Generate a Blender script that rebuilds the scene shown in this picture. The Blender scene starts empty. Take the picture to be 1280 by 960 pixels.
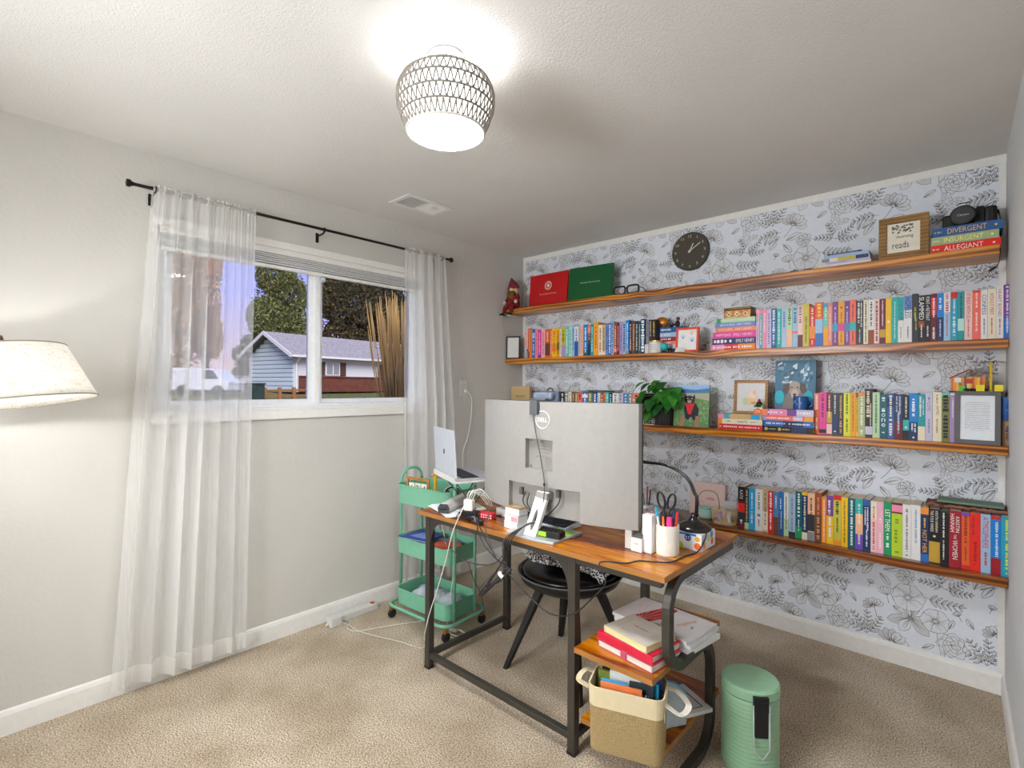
import bpy, math, random
from mathutils import Vector, Matrix, noise
# ------------------------------------------------------------------ camera
S = bpy.context.scene
FPX, YAW, PITCH, ROLL = 640.007, 0.742342, 0.00329, 0.006465
CAM = Vector((2.81619, -3.204352, 1.379168))
Fw = Vector((-math.sin(YAW)*math.cos(PITCH), math.cos(YAW)*math.cos(PITCH), math.sin(PITCH)))
R0 = Vector((math.cos(YAW), math.sin(YAW), 0)); U0 = R0.cross(Fw)
Rt = R0*math.cos(ROLL)+U0*math.sin(ROLL); Up = -R0*math.sin(ROLL)+U0*math.cos(ROLL)
cd = bpy.data.cameras.new('camera'); cam = bpy.data.objects.new('camera', cd); S.collection.objects.link(cam)
cd.sensor_width = 36; cd.lens = FPX/1280*36; cd.clip_start = .02; cd.clip_end = 500
cam.matrix_world = Matrix(((Rt.x,Up.x,-Fw.x,CAM.x),(Rt.y,Up.y,-Fw.y,CAM.y),(Rt.z,Up.z,-Fw.z,CAM.z),(0,0,0,1)))
S.camera = cam
# ------------------------------------------------------------------ world: dusk sky
wd = bpy.data.worlds.new('world'); S.world = wd; wd.use_nodes = True
wn = wd.node_tree.nodes; wl = wd.node_tree.links
bg = wn['Background']; tc = wn.new('ShaderNodeTexCoord'); sx = wn.new('ShaderNodeSeparateXYZ'); cr = wn.new('ShaderNodeValToRGB')
wl.new(tc.outputs['Generated'], sx.inputs[0]); wl.new(sx.outputs['Z'], cr.inputs[0]); wl.new(cr.outputs[0], bg.inputs[0])
cr.color_ramp.elements[0].position = 0.0; cr.color_ramp.elements[0].color = (.62,.42,.42,1)
cr.color_ramp.elements[1].position = .6; cr.color_ramp.elements[1].color = (.10,.17,.62,1)
e = cr.color_ramp.elements.new(.16); e.color = (.34,.36,.85,1)
bg.inputs[1].default_value = 1.15
# ------------------------------------------------------------------ large lights and exposure
def area(name, loc, rot, sx_, sy_, power, col):
    l = bpy.data.lights.new(name,'AREA'); l.shape='RECTANGLE'; l.size=sx_; l.size_y=sy_; l.energy=power; l.color=col
    o = bpy.data.objects.new(name,l); S.collection.objects.link(o); o.location=loc; o.rotation_euler=rot; return o
# added fill light, shining in through the open doorway behind the camera
area('doorway_fill_light', (1.45,-4.35,1.75), (math.radians(92),0,0), 1.1, 1.3, 72, (.95,.98,1))
su = bpy.data.lights.new('outdoor_fill_sun','SUN'); su.energy = 3.4; su.angle = .6; su.color = (1,.93,.88); so = bpy.data.objects.new('outdoor_fill_sun',su); S.collection.objects.link(so)  # added sun lamp that brightens the house outside under the dusk sky
so.rotation_euler = Vector((-.72,.30,-.62)).to_track_quat('-Z','Y').to_euler()
S.view_settings.view_transform = 'Standard'; S.view_settings.look = 'None'; S.view_settings.gamma = 1
S.view_settings.exposure = 0.42; S.view_settings.use_curve_mapping = False
S.cycles.max_bounces = 10; S.cycles.diffuse_bounces = 5; S.cycles.transparent_max_bounces = 24; S.cycles.transmission_bounces = 8
S.cycles.use_denoising = True; S.cycles.sample_clamp_indirect = 6
# ------------------------------------------------------------------ helpers
rnd = random.Random(7)
PI = math.pi
def V(*a): return Vector(a)
def at(ax, v, px, py):
    d = Fw + Rt*((px-640)/FPX) - Up*((py-480)/FPX); i = 'xyz'.index(ax)
    return CAM + d*((v-CAM[i])/d[i])
def atd(px, py, depth): return CAM + (Fw + Rt*((px-640)/FPX) - Up*((py-480)/FPX))*depth
def lin(h):
    h = h.lstrip('#'); out = []
    for i in (0,2,4):
        c = int(h[i:i+2],16)/255; out.append(c/12.92 if c <= .04045 else ((c+.055)/1.055)**2.4)
    return (*out, 1)
MATS = {}
def mat(key, col=None, rough=.55, metal=0, spec=.5, bump=None, mix=None, emit=0, trans=0, ior=1.45, alpha=1, sheen=0, coat=0, subs=0, stretch=None):
    if key in MATS: return MATS[key]
    m = bpy.data.materials.new(key); MATS[key] = m; m.use_nodes = True
    n = m.node_tree.nodes; l = m.node_tree.links; b = n['Principled BSDF']
    c = lin(col or key)
    b.inputs['Base Color'].default_value = c; b.inputs['Roughness'].default_value = rough; b.inputs['Metallic'].default_value = metal
    b.inputs['Specular IOR Level'].default_value = spec; b.inputs['IOR'].default_value = ior
    if trans: b.inputs['Transmission Weight'].default_value = trans
    if alpha < 1: b.inputs['Alpha'].default_value = alpha
    if coat: b.inputs['Coat Weight'].default_value = coat; b.inputs['Coat Roughness'].default_value = .15
    if sheen: b.inputs['Sheen Weight'].default_value = sheen
    if emit: b.inputs['Emission Color'].default_value = c; b.inputs['Emission Strength'].default_value = emit
    co = n.new('ShaderNodeTexCoord'); src = co.outputs['Object']
    if stretch:
        mp = n.new('ShaderNodeMapping'); mp.inputs['Scale'].default_value = stretch; l.new(src, mp.inputs[0]); src = mp.outputs[0]
    sc, amt, c2 = mix or (40, .05, None)      # every material keeps a little procedural variation
    nz = n.new('ShaderNodeTexNoise'); nz.inputs['Scale'].default_value = sc; nz.inputs['Detail'].default_value = 4; l.new(src, nz.inputs['Vector'])
    mx = n.new('ShaderNodeMix'); mx.data_type = 'RGBA'; rp = n.new('ShaderNodeValToRGB')
    rp.color_ramp.elements[0].position = .35; rp.color_ramp.elements[1].position = .65
    l.new(nz.outputs[0], rp.inputs[0]); l.new(rp.outputs[0], mx.inputs['Factor'])
    mx.inputs['A'].default_value = c
    mx.inputs['B'].default_value = lin(c2) if c2 else (*[x*(1-amt) for x in c[:3]],1)
    l.new(mx.outputs['Result'], b.inputs['Base Color'])
    if bump:
        nb = n.new('ShaderNodeTexNoise'); nb.inputs['Scale'].default_value = bump[0]; nb.inputs['Detail'].default_value = 3; l.new(src, nb.inputs['Vector'])
        bp = n.new('ShaderNodeBump'); bp.inputs['Strength'].default_value = bump[1]; bp.inputs['Distance'].default_value = bump[2] if len(bump)>2 else .01
        l.new(nb.outputs[0], bp.inputs['Height']); l.new(bp.outputs[0], b.inputs['Normal'])
    return m
def ramp(n, pts):
    r = n.new('ShaderNodeValToRGB'); el = r.color_ramp.elements
    el[0].position, el[0].color = pts[0][0], lin(pts[0][1]); el[1].position, el[1].color = pts[-1][0], lin(pts[-1][1])
    for p, c in pts[1:-1]: q = el.new(p); q.color = lin(c)
    return r
def wood(key, cols, scale=(1.2,14,14), ring=5, rough=.35, off=0, coat=.2, dist=3.0, knots=0):
    m = bpy.data.materials.new(key); MATS[key] = m; m.use_nodes = True
    n = m.node_tree.nodes; l = m.node_tree.links; b = n['Principled BSDF']
    co = n.new('ShaderNodeTexCoord'); mp = n.new('ShaderNodeMapping'); mp.inputs['Scale'].default_value = scale; mp.inputs['Location'].default_value = (off,off*.7,off*.3)
    l.new(co.outputs['Object'], mp.inputs[0])
    wv = n.new('ShaderNodeTexWave'); wv.wave_type='BANDS'; wv.bands_direction='Z'; wv.inputs['Scale'].default_value = ring; wv.inputs['Distortion'].default_value = dist
    wv.inputs['Detail'].default_value = 3; wv.inputs['Detail Scale'].default_value = .9; l.new(mp.outputs[0], wv.inputs['Vector'])
    nz = n.new('ShaderNodeTexNoise'); nz.inputs['Scale'].default_value = 2.6; nz.inputs['Detail'].default_value = 7; nz.inputs['Distortion'].default_value = .8; l.new(mp.outputs[0], nz.inputs['Vector'])
    a = n.new('ShaderNodeMath'); a.operation='MULTIPLY_ADD'; a.inputs[1].default_value=.30; l.new(wv.outputs['Fac'], a.inputs[0])
    a2 = n.new('ShaderNodeMath'); a2.operation='MULTIPLY'; a2.inputs[1].default_value=.85; l.new(nz.outputs[0], a2.inputs[0]); l.new(a2.outputs[0], a.inputs[2])
    r = ramp(n, cols); l.new(a.outputs[0], r.inputs[0]); l.new(r.outputs[0], b.inputs['Base Color'])
    if knots:
        mk = n.new('ShaderNodeMapping'); mk.inputs['Scale'].default_value = (2.1,5.5,5.5); mk.inputs['Location'].default_value = (off*1.3,.37+off,.21); l.new(co.outputs['Object'], mk.inputs[0])
        vo = n.new('ShaderNodeTexVoronoi'); vo.inputs['Scale'].default_value = 1; l.new(mk.outputs[0], vo.inputs['Vector'])
        kr = ramp(n,[(.03,'#241003'),(.09,'#4a2408'),(.12,'#b98a58'),(.2,'#ffffff')]); l.new(vo.outputs['Distance'], kr.inputs[0])
        mm = n.new('ShaderNodeMix'); mm.data_type='RGBA'; mm.blend_type='MULTIPLY'; mm.inputs['Factor'].default_value=1; l.new(r.outputs[0], mm.inputs['A']); l.new(kr.outputs[0], mm.inputs['B']); l.new(mm.outputs['Result'], b.inputs['Base Color'])
        dv_ = n.new('ShaderNodeMath'); dv_.operation='DIVIDE'; dv_.inputs[0].default_value=.05; l.new(vo.outputs['Distance'], dv_.inputs[1]); vx = n.new('ShaderNodeVectorMath'); vx.operation='ADD'; l.new(mp.outputs[0], vx.inputs[0]); cmb = n.new('ShaderNodeCombineXYZ'); l.new(dv_.outputs[0], cmb.inputs[2]); l.new(cmb.outputs[0], vx.inputs[1]); l.new(vx.outputs[0], wv.inputs['Vector'])
    b.inputs['Roughness'].default_value = rough; b.inputs['Coat Weight'].default_value = coat; b.inputs['Coat Roughness'].default_value = .2
    bp = n.new('ShaderNodeBump'); bp.inputs['Strength'].default_value=.15; bp.inputs['Distance'].default_value=.003; l.new(a.outputs[0], bp.inputs['Height']); l.new(bp.outputs[0], b.inputs['Normal'])
    return m
def rotm(ax, deg): return Matrix.Rotation(math.radians(deg), 3, ax)
class MB:
    def __init__(s): s.v=[]; s.f=[]; s.m=[]; s.mi=0
    def add(s, vs, fs):
        k=len(s.v); s.v += [Vector(p) for p in vs]; s.f += [tuple(i+k for i in f) for f in fs]; s.m += [s.mi]*len(fs); return s
    def mat(s, i): s.mi=i; return s
    def box(s, a, b, R=None, c=None):
        a=Vector(a); b=Vector(b); vs=[V(x,y,z) for x in (a.x,b.x) for y in (a.y,b.y) for z in (a.z,b.z)]
        if R is not None:
            c = (a+b)/2 if c is None else Vector(c); vs=[R@(p-c)+c for p in vs]
        return s.add(vs, [(0,1,3,2),(4,6,7,5),(0,4,5,1),(2,3,7,6),(0,2,6,4),(1,5,7,3)])
    def cbox(s, c, d, R=None): c=Vector(c); d=Vector(d)/2; return s.box(c-d, c+d, R)
    def poly(s, pts): return s.add(pts, [tuple(range(len(pts)))])
    def prism(s, pts, d):              # planar polygon pushed along d
        n=len(pts); d=Vector(d); P=[Vector(p) for p in pts]
        return s.add(P+[p+d for p in P], [tuple(range(n))[::-1], tuple(range(n,2*n))]+[(i,(i+1)%n,(i+1)%n+n,i+n) for i in range(n)])
    def tube(s, pts, r, n=8, closed=False, flat=None):
        P=[Vector(p) for p in pts]; N=len(P); vs=[]; up=None
        for i,p in enumerate(P):
            t=(P[(i+1)%N]-P[i-1]) if (closed or 0<i<N-1) else (P[1]-P[0] if i==0 else P[-1]-P[-2])
            if t.length<1e-9: t=V(0,0,1)
            t.normalize()
            if up is None: up=t.cross(V(0,0,1) if abs(t.z)<.9 else V(1,0,0)).normalized()
            up=(up-t*up.dot(t)); up = up.normalized() if up.length>1e-6 else t.orthogonal().normalized()
            w=t.cross(up); rr=r[i] if isinstance(r,(list,tuple)) else r
            for k in range(n):
                a=2*PI*(k+.5)/n; vs.append(p+up*(math.cos(a)*rr)+w*(math.sin(a)*rr*(flat or 1)))
        fs=[(i*n+k,i*n+(k+1)%n,((i+1)%N)*n+(k+1)%n,((i+1)%N)*n+k) for i in range(N if closed else N-1) for k in range(n)]
        if not closed: fs += [tuple(range(n))[::-1], tuple(range((N-1)*n,N*n))]
        return s.add(vs, fs)
    def bar(s, pts, w, h, up=(0,0,1)):         # rectangular section swept along a path
        P=[Vector(p) for p in pts]; N=len(P); vs=[]; U=Vector(up)
        for i,p in enumerate(P):
            t=(P[min(i+1,N-1)]-P[max(i-1,0)]).normalized(); sd=t.cross(U).normalized(); u=sd.cross(t).normalized()
            for a,b in ((-1,-1),(1,-1),(1,1),(-1,1)): vs.append(p+sd*(a*w/2)+u*(b*h/2))
        fs=[(i*4+k,i*4+(k+1)%4,(i+1)*4+(k+1)%4,(i+1)*4+k) for i in range(N-1) for k in range(4)]
        return s.add(vs, fs+[(3,2,1,0),tuple(range(N*4-4,N*4))])
    def lathe(s, prof, n=24, c=(0,0,0), R=None, sx=1, sy=1, closed=False, caps=True):
        c=Vector(c); vs=[]
        for r,z in prof:
            for k in range(n):
                a=2*PI*k/n; p=V(math.cos(a)*r*sx, math.sin(a)*r*sy, z); vs.append((R@p if R is not None else p)+c)
        N=len(prof); fs=[(i*n+k,i*n+(k+1)%n,((i+1)%N)*n+(k+1)%n,((i+1)%N)*n+k) for i in range(N if closed else N-1) for k in range(n)]
        if not closed and caps:
            if prof[0][0]>1e-6: fs.append(tuple(range(n))[::-1])
            if prof[-1][0]>1e-6: fs.append(tuple(range((N-1)*n,N*n)))
        return s.add(vs, fs)
    def ball(s, c, r, n=12, m=8, sc=(1,1,1), R=None):
        c=Vector(c); vs=[]
        for i in range(m+1):
            th=PI*i/m
            for k in range(n):
                a=2*PI*k/n; p=V(math.sin(th)*math.cos(a)*r*sc[0], math.sin(th)*math.sin(a)*r*sc[1], -math.cos(th)*r*sc[2]); vs.append((R@p if R is not None else p)+c)
        return s.add(vs, [(i*n+k,i*n+(k+1)%n,(i+1)*n+(k+1)%n,(i+1)*n+k) for i in range(m) for k in range(n)])
    def grid(s, fn, nu, nv):
        vs=[fn(i/nu, j/nv) for j in range(nv+1) for i in range(nu+1)]
        return s.add(vs, [(j*(nu+1)+i,j*(nu+1)+i+1,(j+1)*(nu+1)+i+1,(j+1)*(nu+1)+i) for j in range(nv) for i in range(nu)])
    def build(s, name, mats, parent=None, smooth=False, bev=0, w=False, label=None, kind=None, loc=None, sub=0, solid=0, seg=2):
        me=bpy.data.meshes.new(name); vs=s.v
        if w and parent is not None: inv=parent_mx(parent).inverted(); vs=[inv@p for p in vs]
        if loc is not None: L=Vector(loc); vs=[p-L for p in vs]
        me.from_pydata([tuple(p) for p in vs], [], s.f)
        mats = mats if isinstance(mats,(list,tuple)) else [mats]
        for x in mats: me.materials.append(x)
        if len(mats)>1: me.polygons.foreach_set('material_index', s.m)
        if smooth: me.polygons.foreach_set('use_smooth', [True]*len(s.f))
        me.update()
        o=bpy.data.objects.new(name, me); S.collection.objects.link(o)
        if parent is not None: o.parent=parent
        if loc is not None: o.location=loc
        if solid: q=o.modifiers.new('s','SOLIDIFY'); q.thickness=solid; q.offset=0
        if bev: q=o.modifiers.new('b','BEVEL'); q.width=bev; q.segments=seg; q.limit_method='ANGLE'; q.angle_limit=.6
        if sub: q=o.modifiers.new('u','SUBSURF'); q.levels=sub; q.render_levels=sub
        if smooth and bev and not sub: me.polygons.foreach_set('use_smooth', [True]*len(s.f)); q=o.modifiers.new('w','WEIGHTED_NORMAL')
        if label: o['label']=label
        if kind: o['kind']=kind
        return o
def parent_mx(o):
    m = Matrix.LocRotScale(o.location, o.rotation_euler, o.scale)
    return parent_mx(o.parent)@m if o.parent else m
def tag(o, label, cat, group=None):
    o['label']=label; o['category']=cat
    if group: o['group']=group
    return o
def thing(name, label, cat, loc=(0,0,0), rz=0, group=None, rot=None):
    o=bpy.data.objects.new(name, None); S.collection.objects.link(o); o.location=loc; o.rotation_euler=rot or (0,0,math.radians(rz)); o.empty_display_size=.05
    return tag(o,label,cat,group)
def struct(name, mb, m, parent=None, **k):
    o=mb.build(name, m, parent, **k)
    if parent is None: o['kind']='structure'
    return o
FONT = {}
def text_geo(s):
    if s in FONT: return FONT[s]
    cu=bpy.data.curves.new('t','FONT'); cu.body=s; cu.resolution_u=2; ob=bpy.data.objects.new('t',cu)
    me=bpy.data.meshes.new_from_object(ob); vs=[v.co.copy() for v in me.vertices]; fs=[tuple(p.vertices) for p in me.polygons]
    bpy.data.objects.remove(ob); bpy.data.curves.remove(cu); bpy.data.meshes.remove(me)
    xs=[v.x for v in vs] or [0]; ys=[v.y for v in vs] or [0]; cx=(min(xs)+max(xs))/2; cy=(min(ys)+max(ys))/2
    W=max(xs)-min(xs) or 1; H=max(ys)-min(ys) or 1
    FONT[s]=([((v.x-cx)/W,(v.y-cy)/H) for v in vs], fs, W/H); return FONT[s]
def put_text(mb, s, c, X, Y, w, h, keep=False):       # lettering centred at c, reading along X, up along Y, fitted to w by h
    vs,fs,asp=text_geo(s); X=Vector(X).normalized(); Y=Vector(Y).normalized(); c=Vector(c)
    if keep: w=min(w,h*asp*1.15)
    return mb.add([c+X*(a*w)+Y*(b*h) for a,b in vs], fs)
def squiggle(mb, c, X, Y, w, h, words=3, r=rnd):        # print too small to read: broken rows of short marks
    X=Vector(X).normalized(); Y=Vector(Y).normalized(); c=Vector(c); u=-.5*w
    while u < .5*w:
        L=min(r.uniform(.5,1.1)*h, .5*w-u); hh=h*r.uniform(.55,1)
        if L>0: mb.poly([c+X*u-Y*hh/2, c+X*(u+L*.72)-Y*hh/2, c+X*(u+L*.72)+Y*hh/2, c+X*u+Y*hh/2])
        u += L*(1.0 if r.random()>.2 else 1.6)+1e-4
    return mb
def arc(c, r, a0, a1, n, ax='z'):
    out=[]
    for i in range(n+1):
        a=math.radians(a0+(a1-a0)*i/n); x,y=math.cos(a)*r,math.sin(a)*r
        out.append(Vector(c)+(V(x,y,0) if ax=='z' else V(0,x,y) if ax=='x' else V(x,0,y)))
    return out
def spline(pts, n=8):
    P=[Vector(p) for p in pts]; P=[P[0]*2-P[1]]+P+[P[-1]*2-P[-2]]; out=[]
    for i in range(1,len(P)-2):
        for k in range(n):
            t=k/n; a,b,c,d=P[i-1:i+3]
            out.append(.5*((2*b)+(c-a)*t+(2*a-5*b+4*c-d)*t*t+(3*b-a-3*c+d)*t**3))
    return out+[P[-2]]
# ------------------------------------------------------------------ materials of the shell
H, W = 2.44, 2.897
m_wall = mat('wall_paint','#cdcac4',rough=.85,spec=.2,bump=(55,.35,.006),mix=(3,.03,None))
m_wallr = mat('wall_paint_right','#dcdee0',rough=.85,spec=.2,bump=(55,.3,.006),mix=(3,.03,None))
m_ceil = mat('ceiling_paint','#e3e1de',rough=.9,spec=.15,bump=(160,.5,.004),mix=(3,.03,None))
m_trim = mat('white_trim_paint','#eceae6',rough=.45)
m_paper = mat('wallpaper_base','#e4e9f2',rough=.8,spec=.2)
m_ink = mat('wallpaper_ink','#56524f',rough=.8,spec=.1)
m_ink2 = mat('wallpaper_grey_wash','#d0d1d5',rough=.8,spec=.1)
m_ink3 = mat('wallpaper_pale_wash','#e0e3e9',rough=.8,spec=.1)
m_vinyl = mat('window_vinyl','#eceef0',rough=.35)
def carpet():
    m=bpy.data.materials.new('carpet'); m.use_nodes=True; n=m.node_tree.nodes; l=m.node_tree.links; b=n['Principled BSDF']
    co=n.new('ShaderNodeTexCoord')
    a=n.new('ShaderNodeTexNoise'); a.inputs['Scale'].default_value=170; a.inputs['Detail'].default_value=4; l.new(co.outputs['Object'],a.inputs['Vector'])
    c=n.new('ShaderNodeTexNoise'); c.inputs['Scale'].default_value=3.5; c.inputs['Detail'].default_value=5; c.inputs['Distortion'].default_value=.2; l.new(co.outputs['Object'],c.inputs['Vector'])
    r1=ramp(n,[(.34,'#7f6d58'),(.5,'#c9b79e'),(.66,'#f2e5d0')]); l.new(a.outputs[0],r1.inputs[0])
    r2=ramp(n,[(.35,'#dcd6cd'),(.65,'#ffffff')]); l.new(c.outputs[0],r2.inputs[0])
    mx=n.new('ShaderNodeMix'); mx.data_type='RGBA'; mx.blend_type='MULTIPLY'; mx.inputs['Factor'].default_value=1; l.new(r1.outputs[0],mx.inputs['A']); l.new(r2.outputs[0],mx.inputs['B']); l.new(mx.outputs['Result'],b.inputs['Base Color'])
    bp=n.new('ShaderNodeBump'); bp.inputs['Strength'].default_value=.9; bp.inputs['Distance'].default_value=.01; l.new(a.outputs[0],bp.inputs['Height']); l.new(bp.outputs[0],b.inputs['Normal'])
    b.inputs['Roughness'].default_value=.95; b.inputs['Specular IOR Level'].default_value=.1; b.inputs['Sheen Weight'].default_value=.2
    return m
YF, XR = -3.95, 3.05                       # front wall
TW = math.tan(0.0231)                       # the right wall runs slightly out of square
struct('floor', MB().box((-.1,YF-.1,-.06),(3.3,.1,0)), carpet())
struct('ceiling', MB().box((-.12,YF-.1,H),(3.3,.12,H+.08)), m_ceil)
wy0,wy1,wz0,wz1 = -2.57,-1.03,1.235,2.125       # window opening
mb=MB().box((-.12,YF,0),(0,wy0,H)).box((-.12,wy1,0),(0,0,H)).box((-.12,wy0,0),(0,wy1,wz0)).box((-.12,wy0,wz1),(0,wy1,H))
struct('wall_left', mb, m_wall)
wb = struct('wall_back', MB().box((-.12,0.0,0),(W+.15,.12,H)), m_paper)
struct('wall_right', MB().prism([(W,0,0),(W+.15,0,0),(W+.15+TW*4,YF,0),(W-TW*YF,YF,0)],(0,0,H)), m_wallr)
dx0,dx1,dz = 1.0,1.95,2.05
mb=MB().box((-.12,YF-.12,0),(dx0,YF,H)).box((dx1,YF-.12,0),(3.3,YF,H)).box((dx0,YF-.12,dz),(dx1,YF,H))
struct('wall_front', mb, m_wall)
mb=MB().box((dx0-.06,YF,0),(dx0,YF+.015,dz+.06)).box((dx1,YF,0),(dx1+.06,YF+.015,dz+.06)).box((dx0,YF,dz),(dx1,YF+.015,dz+.06))
struct('trim_1', mb, m_trim, bev=.002)
# hallway beyond the doorway, so that the room is closed all round
mb=MB().box((.4,YF-1.2,-.06),(2.6,YF-.12,0)).box((.4,YF-1.2,H),(2.6,YF-.12,H+.06)).box((.3,YF-1.2,0),(.4,YF-.12,H)).box((2.6,YF-1.2,0),(2.7,YF-.12,H)).box((.3,YF-1.3,0),(2.7,YF-1.2,H))
struct('wall_hallway', mb, m_wall)
def baseb(name, a, b, n):
    a=Vector(a); b=Vector(b); n=Vector(n); mb=MB()
    prof=[(0,0),(.013,0),(.013,.078),(.009,.092),(.003,.098),(0,.098)]
    P=[a+n*x+V(0,0,z) for x,z in prof]; mb.prism(P,b-a); struct(name, mb, m_trim)
baseb('baseboard_left',(0,YF,0),(0,0,0),(1,0,0)); baseb('baseboard_back',(0.013,0,0),(W,0,0),(0,-1,0))
baseb('baseboard_right',(W,-.013,0),(W-TW*YF,YF,0),(-1,0,0))
struct('trim_2', MB().box((0,-.006,2.402),(W,0,H)), m_trim, bev=.001)
struct('trim_3', MB().box((0,-.005,.098),(.03,0,2.402)), m_trim)
struct('trim_4', MB().box((2.872,-.006,.098),(W-.001,0,2.402)), m_trim)
# ------------------------------------------------------------------ wallpaper: strips, and the line drawing printed on them
PW, PH = .4575, .44
x = .03; k = 0
edges = [.03]+[2.762-PW*i for i in range(5,-1,-1)]+[2.872]
for a,b in zip(edges,edges[1:]):
    wp=MB().box((a+.0006,-.0012,.098),(b-.0006,0,2.402)).build('wallpaper_strip', m_paper, wb)
LAY=[0]; INK=MB()
BX=(.031,2.871,.099,2.401)
def clip(P):
    for ax,lim,sg in ((0,BX[0],1),(0,BX[1],-1),(1,BX[2],1),(1,BX[3],-1)):
        out=[]
        for i in range(len(P)):
            p,q=P[i-1],P[i]; ip=(p[ax]-lim)*sg>=0; iq=(q[ax]-lim)*sg>=0
            if ip!=iq:
                t=(lim-p[ax])/(q[ax]-p[ax]); out.append((p[0]+(q[0]-p[0])*t,p[1]+(q[1]-p[1])*t))
            if iq: out.append(q)
        P=out
        if len(P)<3: return None
    return P
def emitp(P, m, dy):
    if not (min(p[0] for p in P)>BX[0] and max(p[0] for p in P)<BX[1] and min(p[1] for p in P)>BX[2] and max(p[1] for p in P)<BX[3]):
        P=clip(P)
        if P is None: return
    k=len(INK.v); y=-.0014-dy
    for p in P: INK.v.append((p[0],y,p[1]))
    INK.f.append(tuple(range(k,k+len(P)))); INK.m.append(m)
class Art:                        # one drawing: list of (kind, points, width / material)
    def __init__(s): s.it=[]; s.L=0
    def fill(s,P,m=2): s.L+=1; s.it.append(('f',P,m,s.L)); return s
    def line(s,P,w=.0015,m=0): s.it.append(('l',P,w,s.L,m)); return s
    def petal(s,c,ang,L,Wd,tip=.5,hatch=2,m=3,wav=0,r=rnd):
        ca,sa=math.cos(ang),math.sin(ang); A=[]; n=9
        for sd in (1,-1):
            for i in (range(n+1) if sd==1 else range(n-1,0,-1)):
                t=i/n; wd=Wd*math.sin(PI*t**(.5+tip))**.8*sd if 0<t<1 else 0; wd+= wav*math.sin(t*17+sd)*Wd*.12 if 0<t<1 else 0
                A.append((c[0]+ca*t*L-sa*wd, c[1]+sa*t*L+ca*wd))
        s.fill(A,m); s.line(A+[A[0]])
        for j in range(hatch):
            o=(j+1)/(hatch+1)*2-1; e=.45+.4*((j*7)%3)/3
            s.line([(c[0]+ca*t*L-sa*o*Wd*.6*math.sin(PI*min(t,.99)**(.5+tip)), c[1]+sa*t*L+ca*o*Wd*.6*math.sin(PI*min(t,.99)**(.5+tip))) for t in (.06,e*.5,e)],.0009)
        return s
def rot2(a,c=(0,0)): return lambda p:(c[0]+p[0]*math.cos(a)-p[1]*math.sin(a), c[1]+p[0]*math.sin(a)+p[1]*math.cos(a))
def fern(s,c,ang,L,n=8,wd=.03,m=2):
    n=max(4,n-2)
    P=[(c[0]+math.cos(ang+.25*t)*L*t, c[1]+math.sin(ang+.25*t)*L*t) for t in [i/8 for i in range(9)]]
    s.line(P,.0016)
    for i in range(1,n+1):
        t=i/n; p=(c[0]+math.cos(ang+.25*t)*L*t, c[1]+math.sin(ang+.25*t)*L*t); l=wd*(1.1-.5*t)
        for sd in (-.85,.85): s.petal(p,ang+.25+sd,l,l*.13,.6,1,m)
    s.petal(P[-1],ang+.4,wd*.7,wd*.12,.6,0,m)
def peony(s,c,R,seed=0):
    q=random.Random(seed)
    for ring,(rr,n) in enumerate(((1,8),(.78,7),(.55,6),(.36,4))):
        for k in range(n):
            a=2*PI*k/n+ring*.4+q.uniform(-.15,.15); s.petal((c[0]-math.cos(a)*R*rr*.12,c[1]-math.sin(a)*R*rr*.12),a,R*rr*q.uniform(.9,1.08),R*rr*.34,.9,3 if ring<2 else 2,3,.6)
def anem(s,c,R,seed=1):
    q=random.Random(seed)
    for k in range(6):
        a=2*PI*k/6+q.uniform(-.2,.2); s.petal(c,a,R,R*.5,1.1,3,3,1)
    s.fill([(c[0]+math.cos(i)*R*.16,c[1]+math.sin(i)*R*.13) for i in [2*PI*j/10 for j in range(10)]],2)
    for k in range(13):
        a=2*PI*k/13; s.line([(c[0]+math.cos(a)*R*.12,c[1]+math.sin(a)*R*.12),(c[0]+math.cos(a)*R*.3,c[1]+math.sin(a)*R*.27)],.0017)
def lily(s,c,R,seed=2):
    for k in range(6):
        a=2*PI*k/6+.3*(k%2); s.petal(c,a,R*(1 if k%2 else .85),R*.24,.75,6,2 if k%2 else 3)
    for k in range(4): s.line([c,(c[0]+math.cos(k+.5)*R*.4,c[1]+math.sin(k+.5)*R*.4)],.0015)
def poppy(s,c,R,ang=.5):
    f=rot2(ang,c)
    for k,(a,l) in enumerate(((.15,1),(3,.95),(.6,.95),(2.5,.95),(1.1,.9),(2.0,.9),(1.55,.85))):
        s.petal(f((0,-R*.25)),a+ang,R*l,R*.24,.9,6,2 if k%2 else 3,1)
    s.petal(f((0,-R*.4)),PI/2+ang,R*.25,R*.12,.6,1,2); s.line([f((0,-R*.35)),f((-R*.05,-R*.9)),f((-R*.15,-R*1.3))],.002)
def leafm(s,c,ang,L): s.petal(c,ang,L,L*.2,.6,4,3); s.line([c,(c[0]+math.cos(ang)*L*.95,c[1]+math.sin(ang)*L*.95)],.0012)
def tulip(s,c,R,ang=.2):
    for a in (-.75,.75,-.4,.4,0): s.petal((c[0]-math.sin(ang)*0,c[1]),PI/2+ang+a,R,R*.24,.7,2,3)
    s.line([c,(c[0]+math.sin(ang)*R,c[1]-R*.9)],.0018)
def berry(s,c,R,seed):
    q=random.Random(seed)
    for i in range(26):
        a=q.uniform(0,2*PI); d=R*q.random()**.5; p=(c[0]+math.cos(a)*d*1.1,c[1]+math.sin(a)*d*.8); r=R*.17
        P=[(p[0]+math.cos(t)*r,p[1]+math.sin(t)*r) for t in [2*PI*j/7 for j in range(7)]]; s.fill(P,3); s.line(P+[P[0]],.001)
ART=[]                               # (x offset from a strip's left edge, height below the tile's top, drawing)
def art(fn,*a,**k):
    s=Art(); fn(s,*a,**k); ART.append(s)
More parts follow.
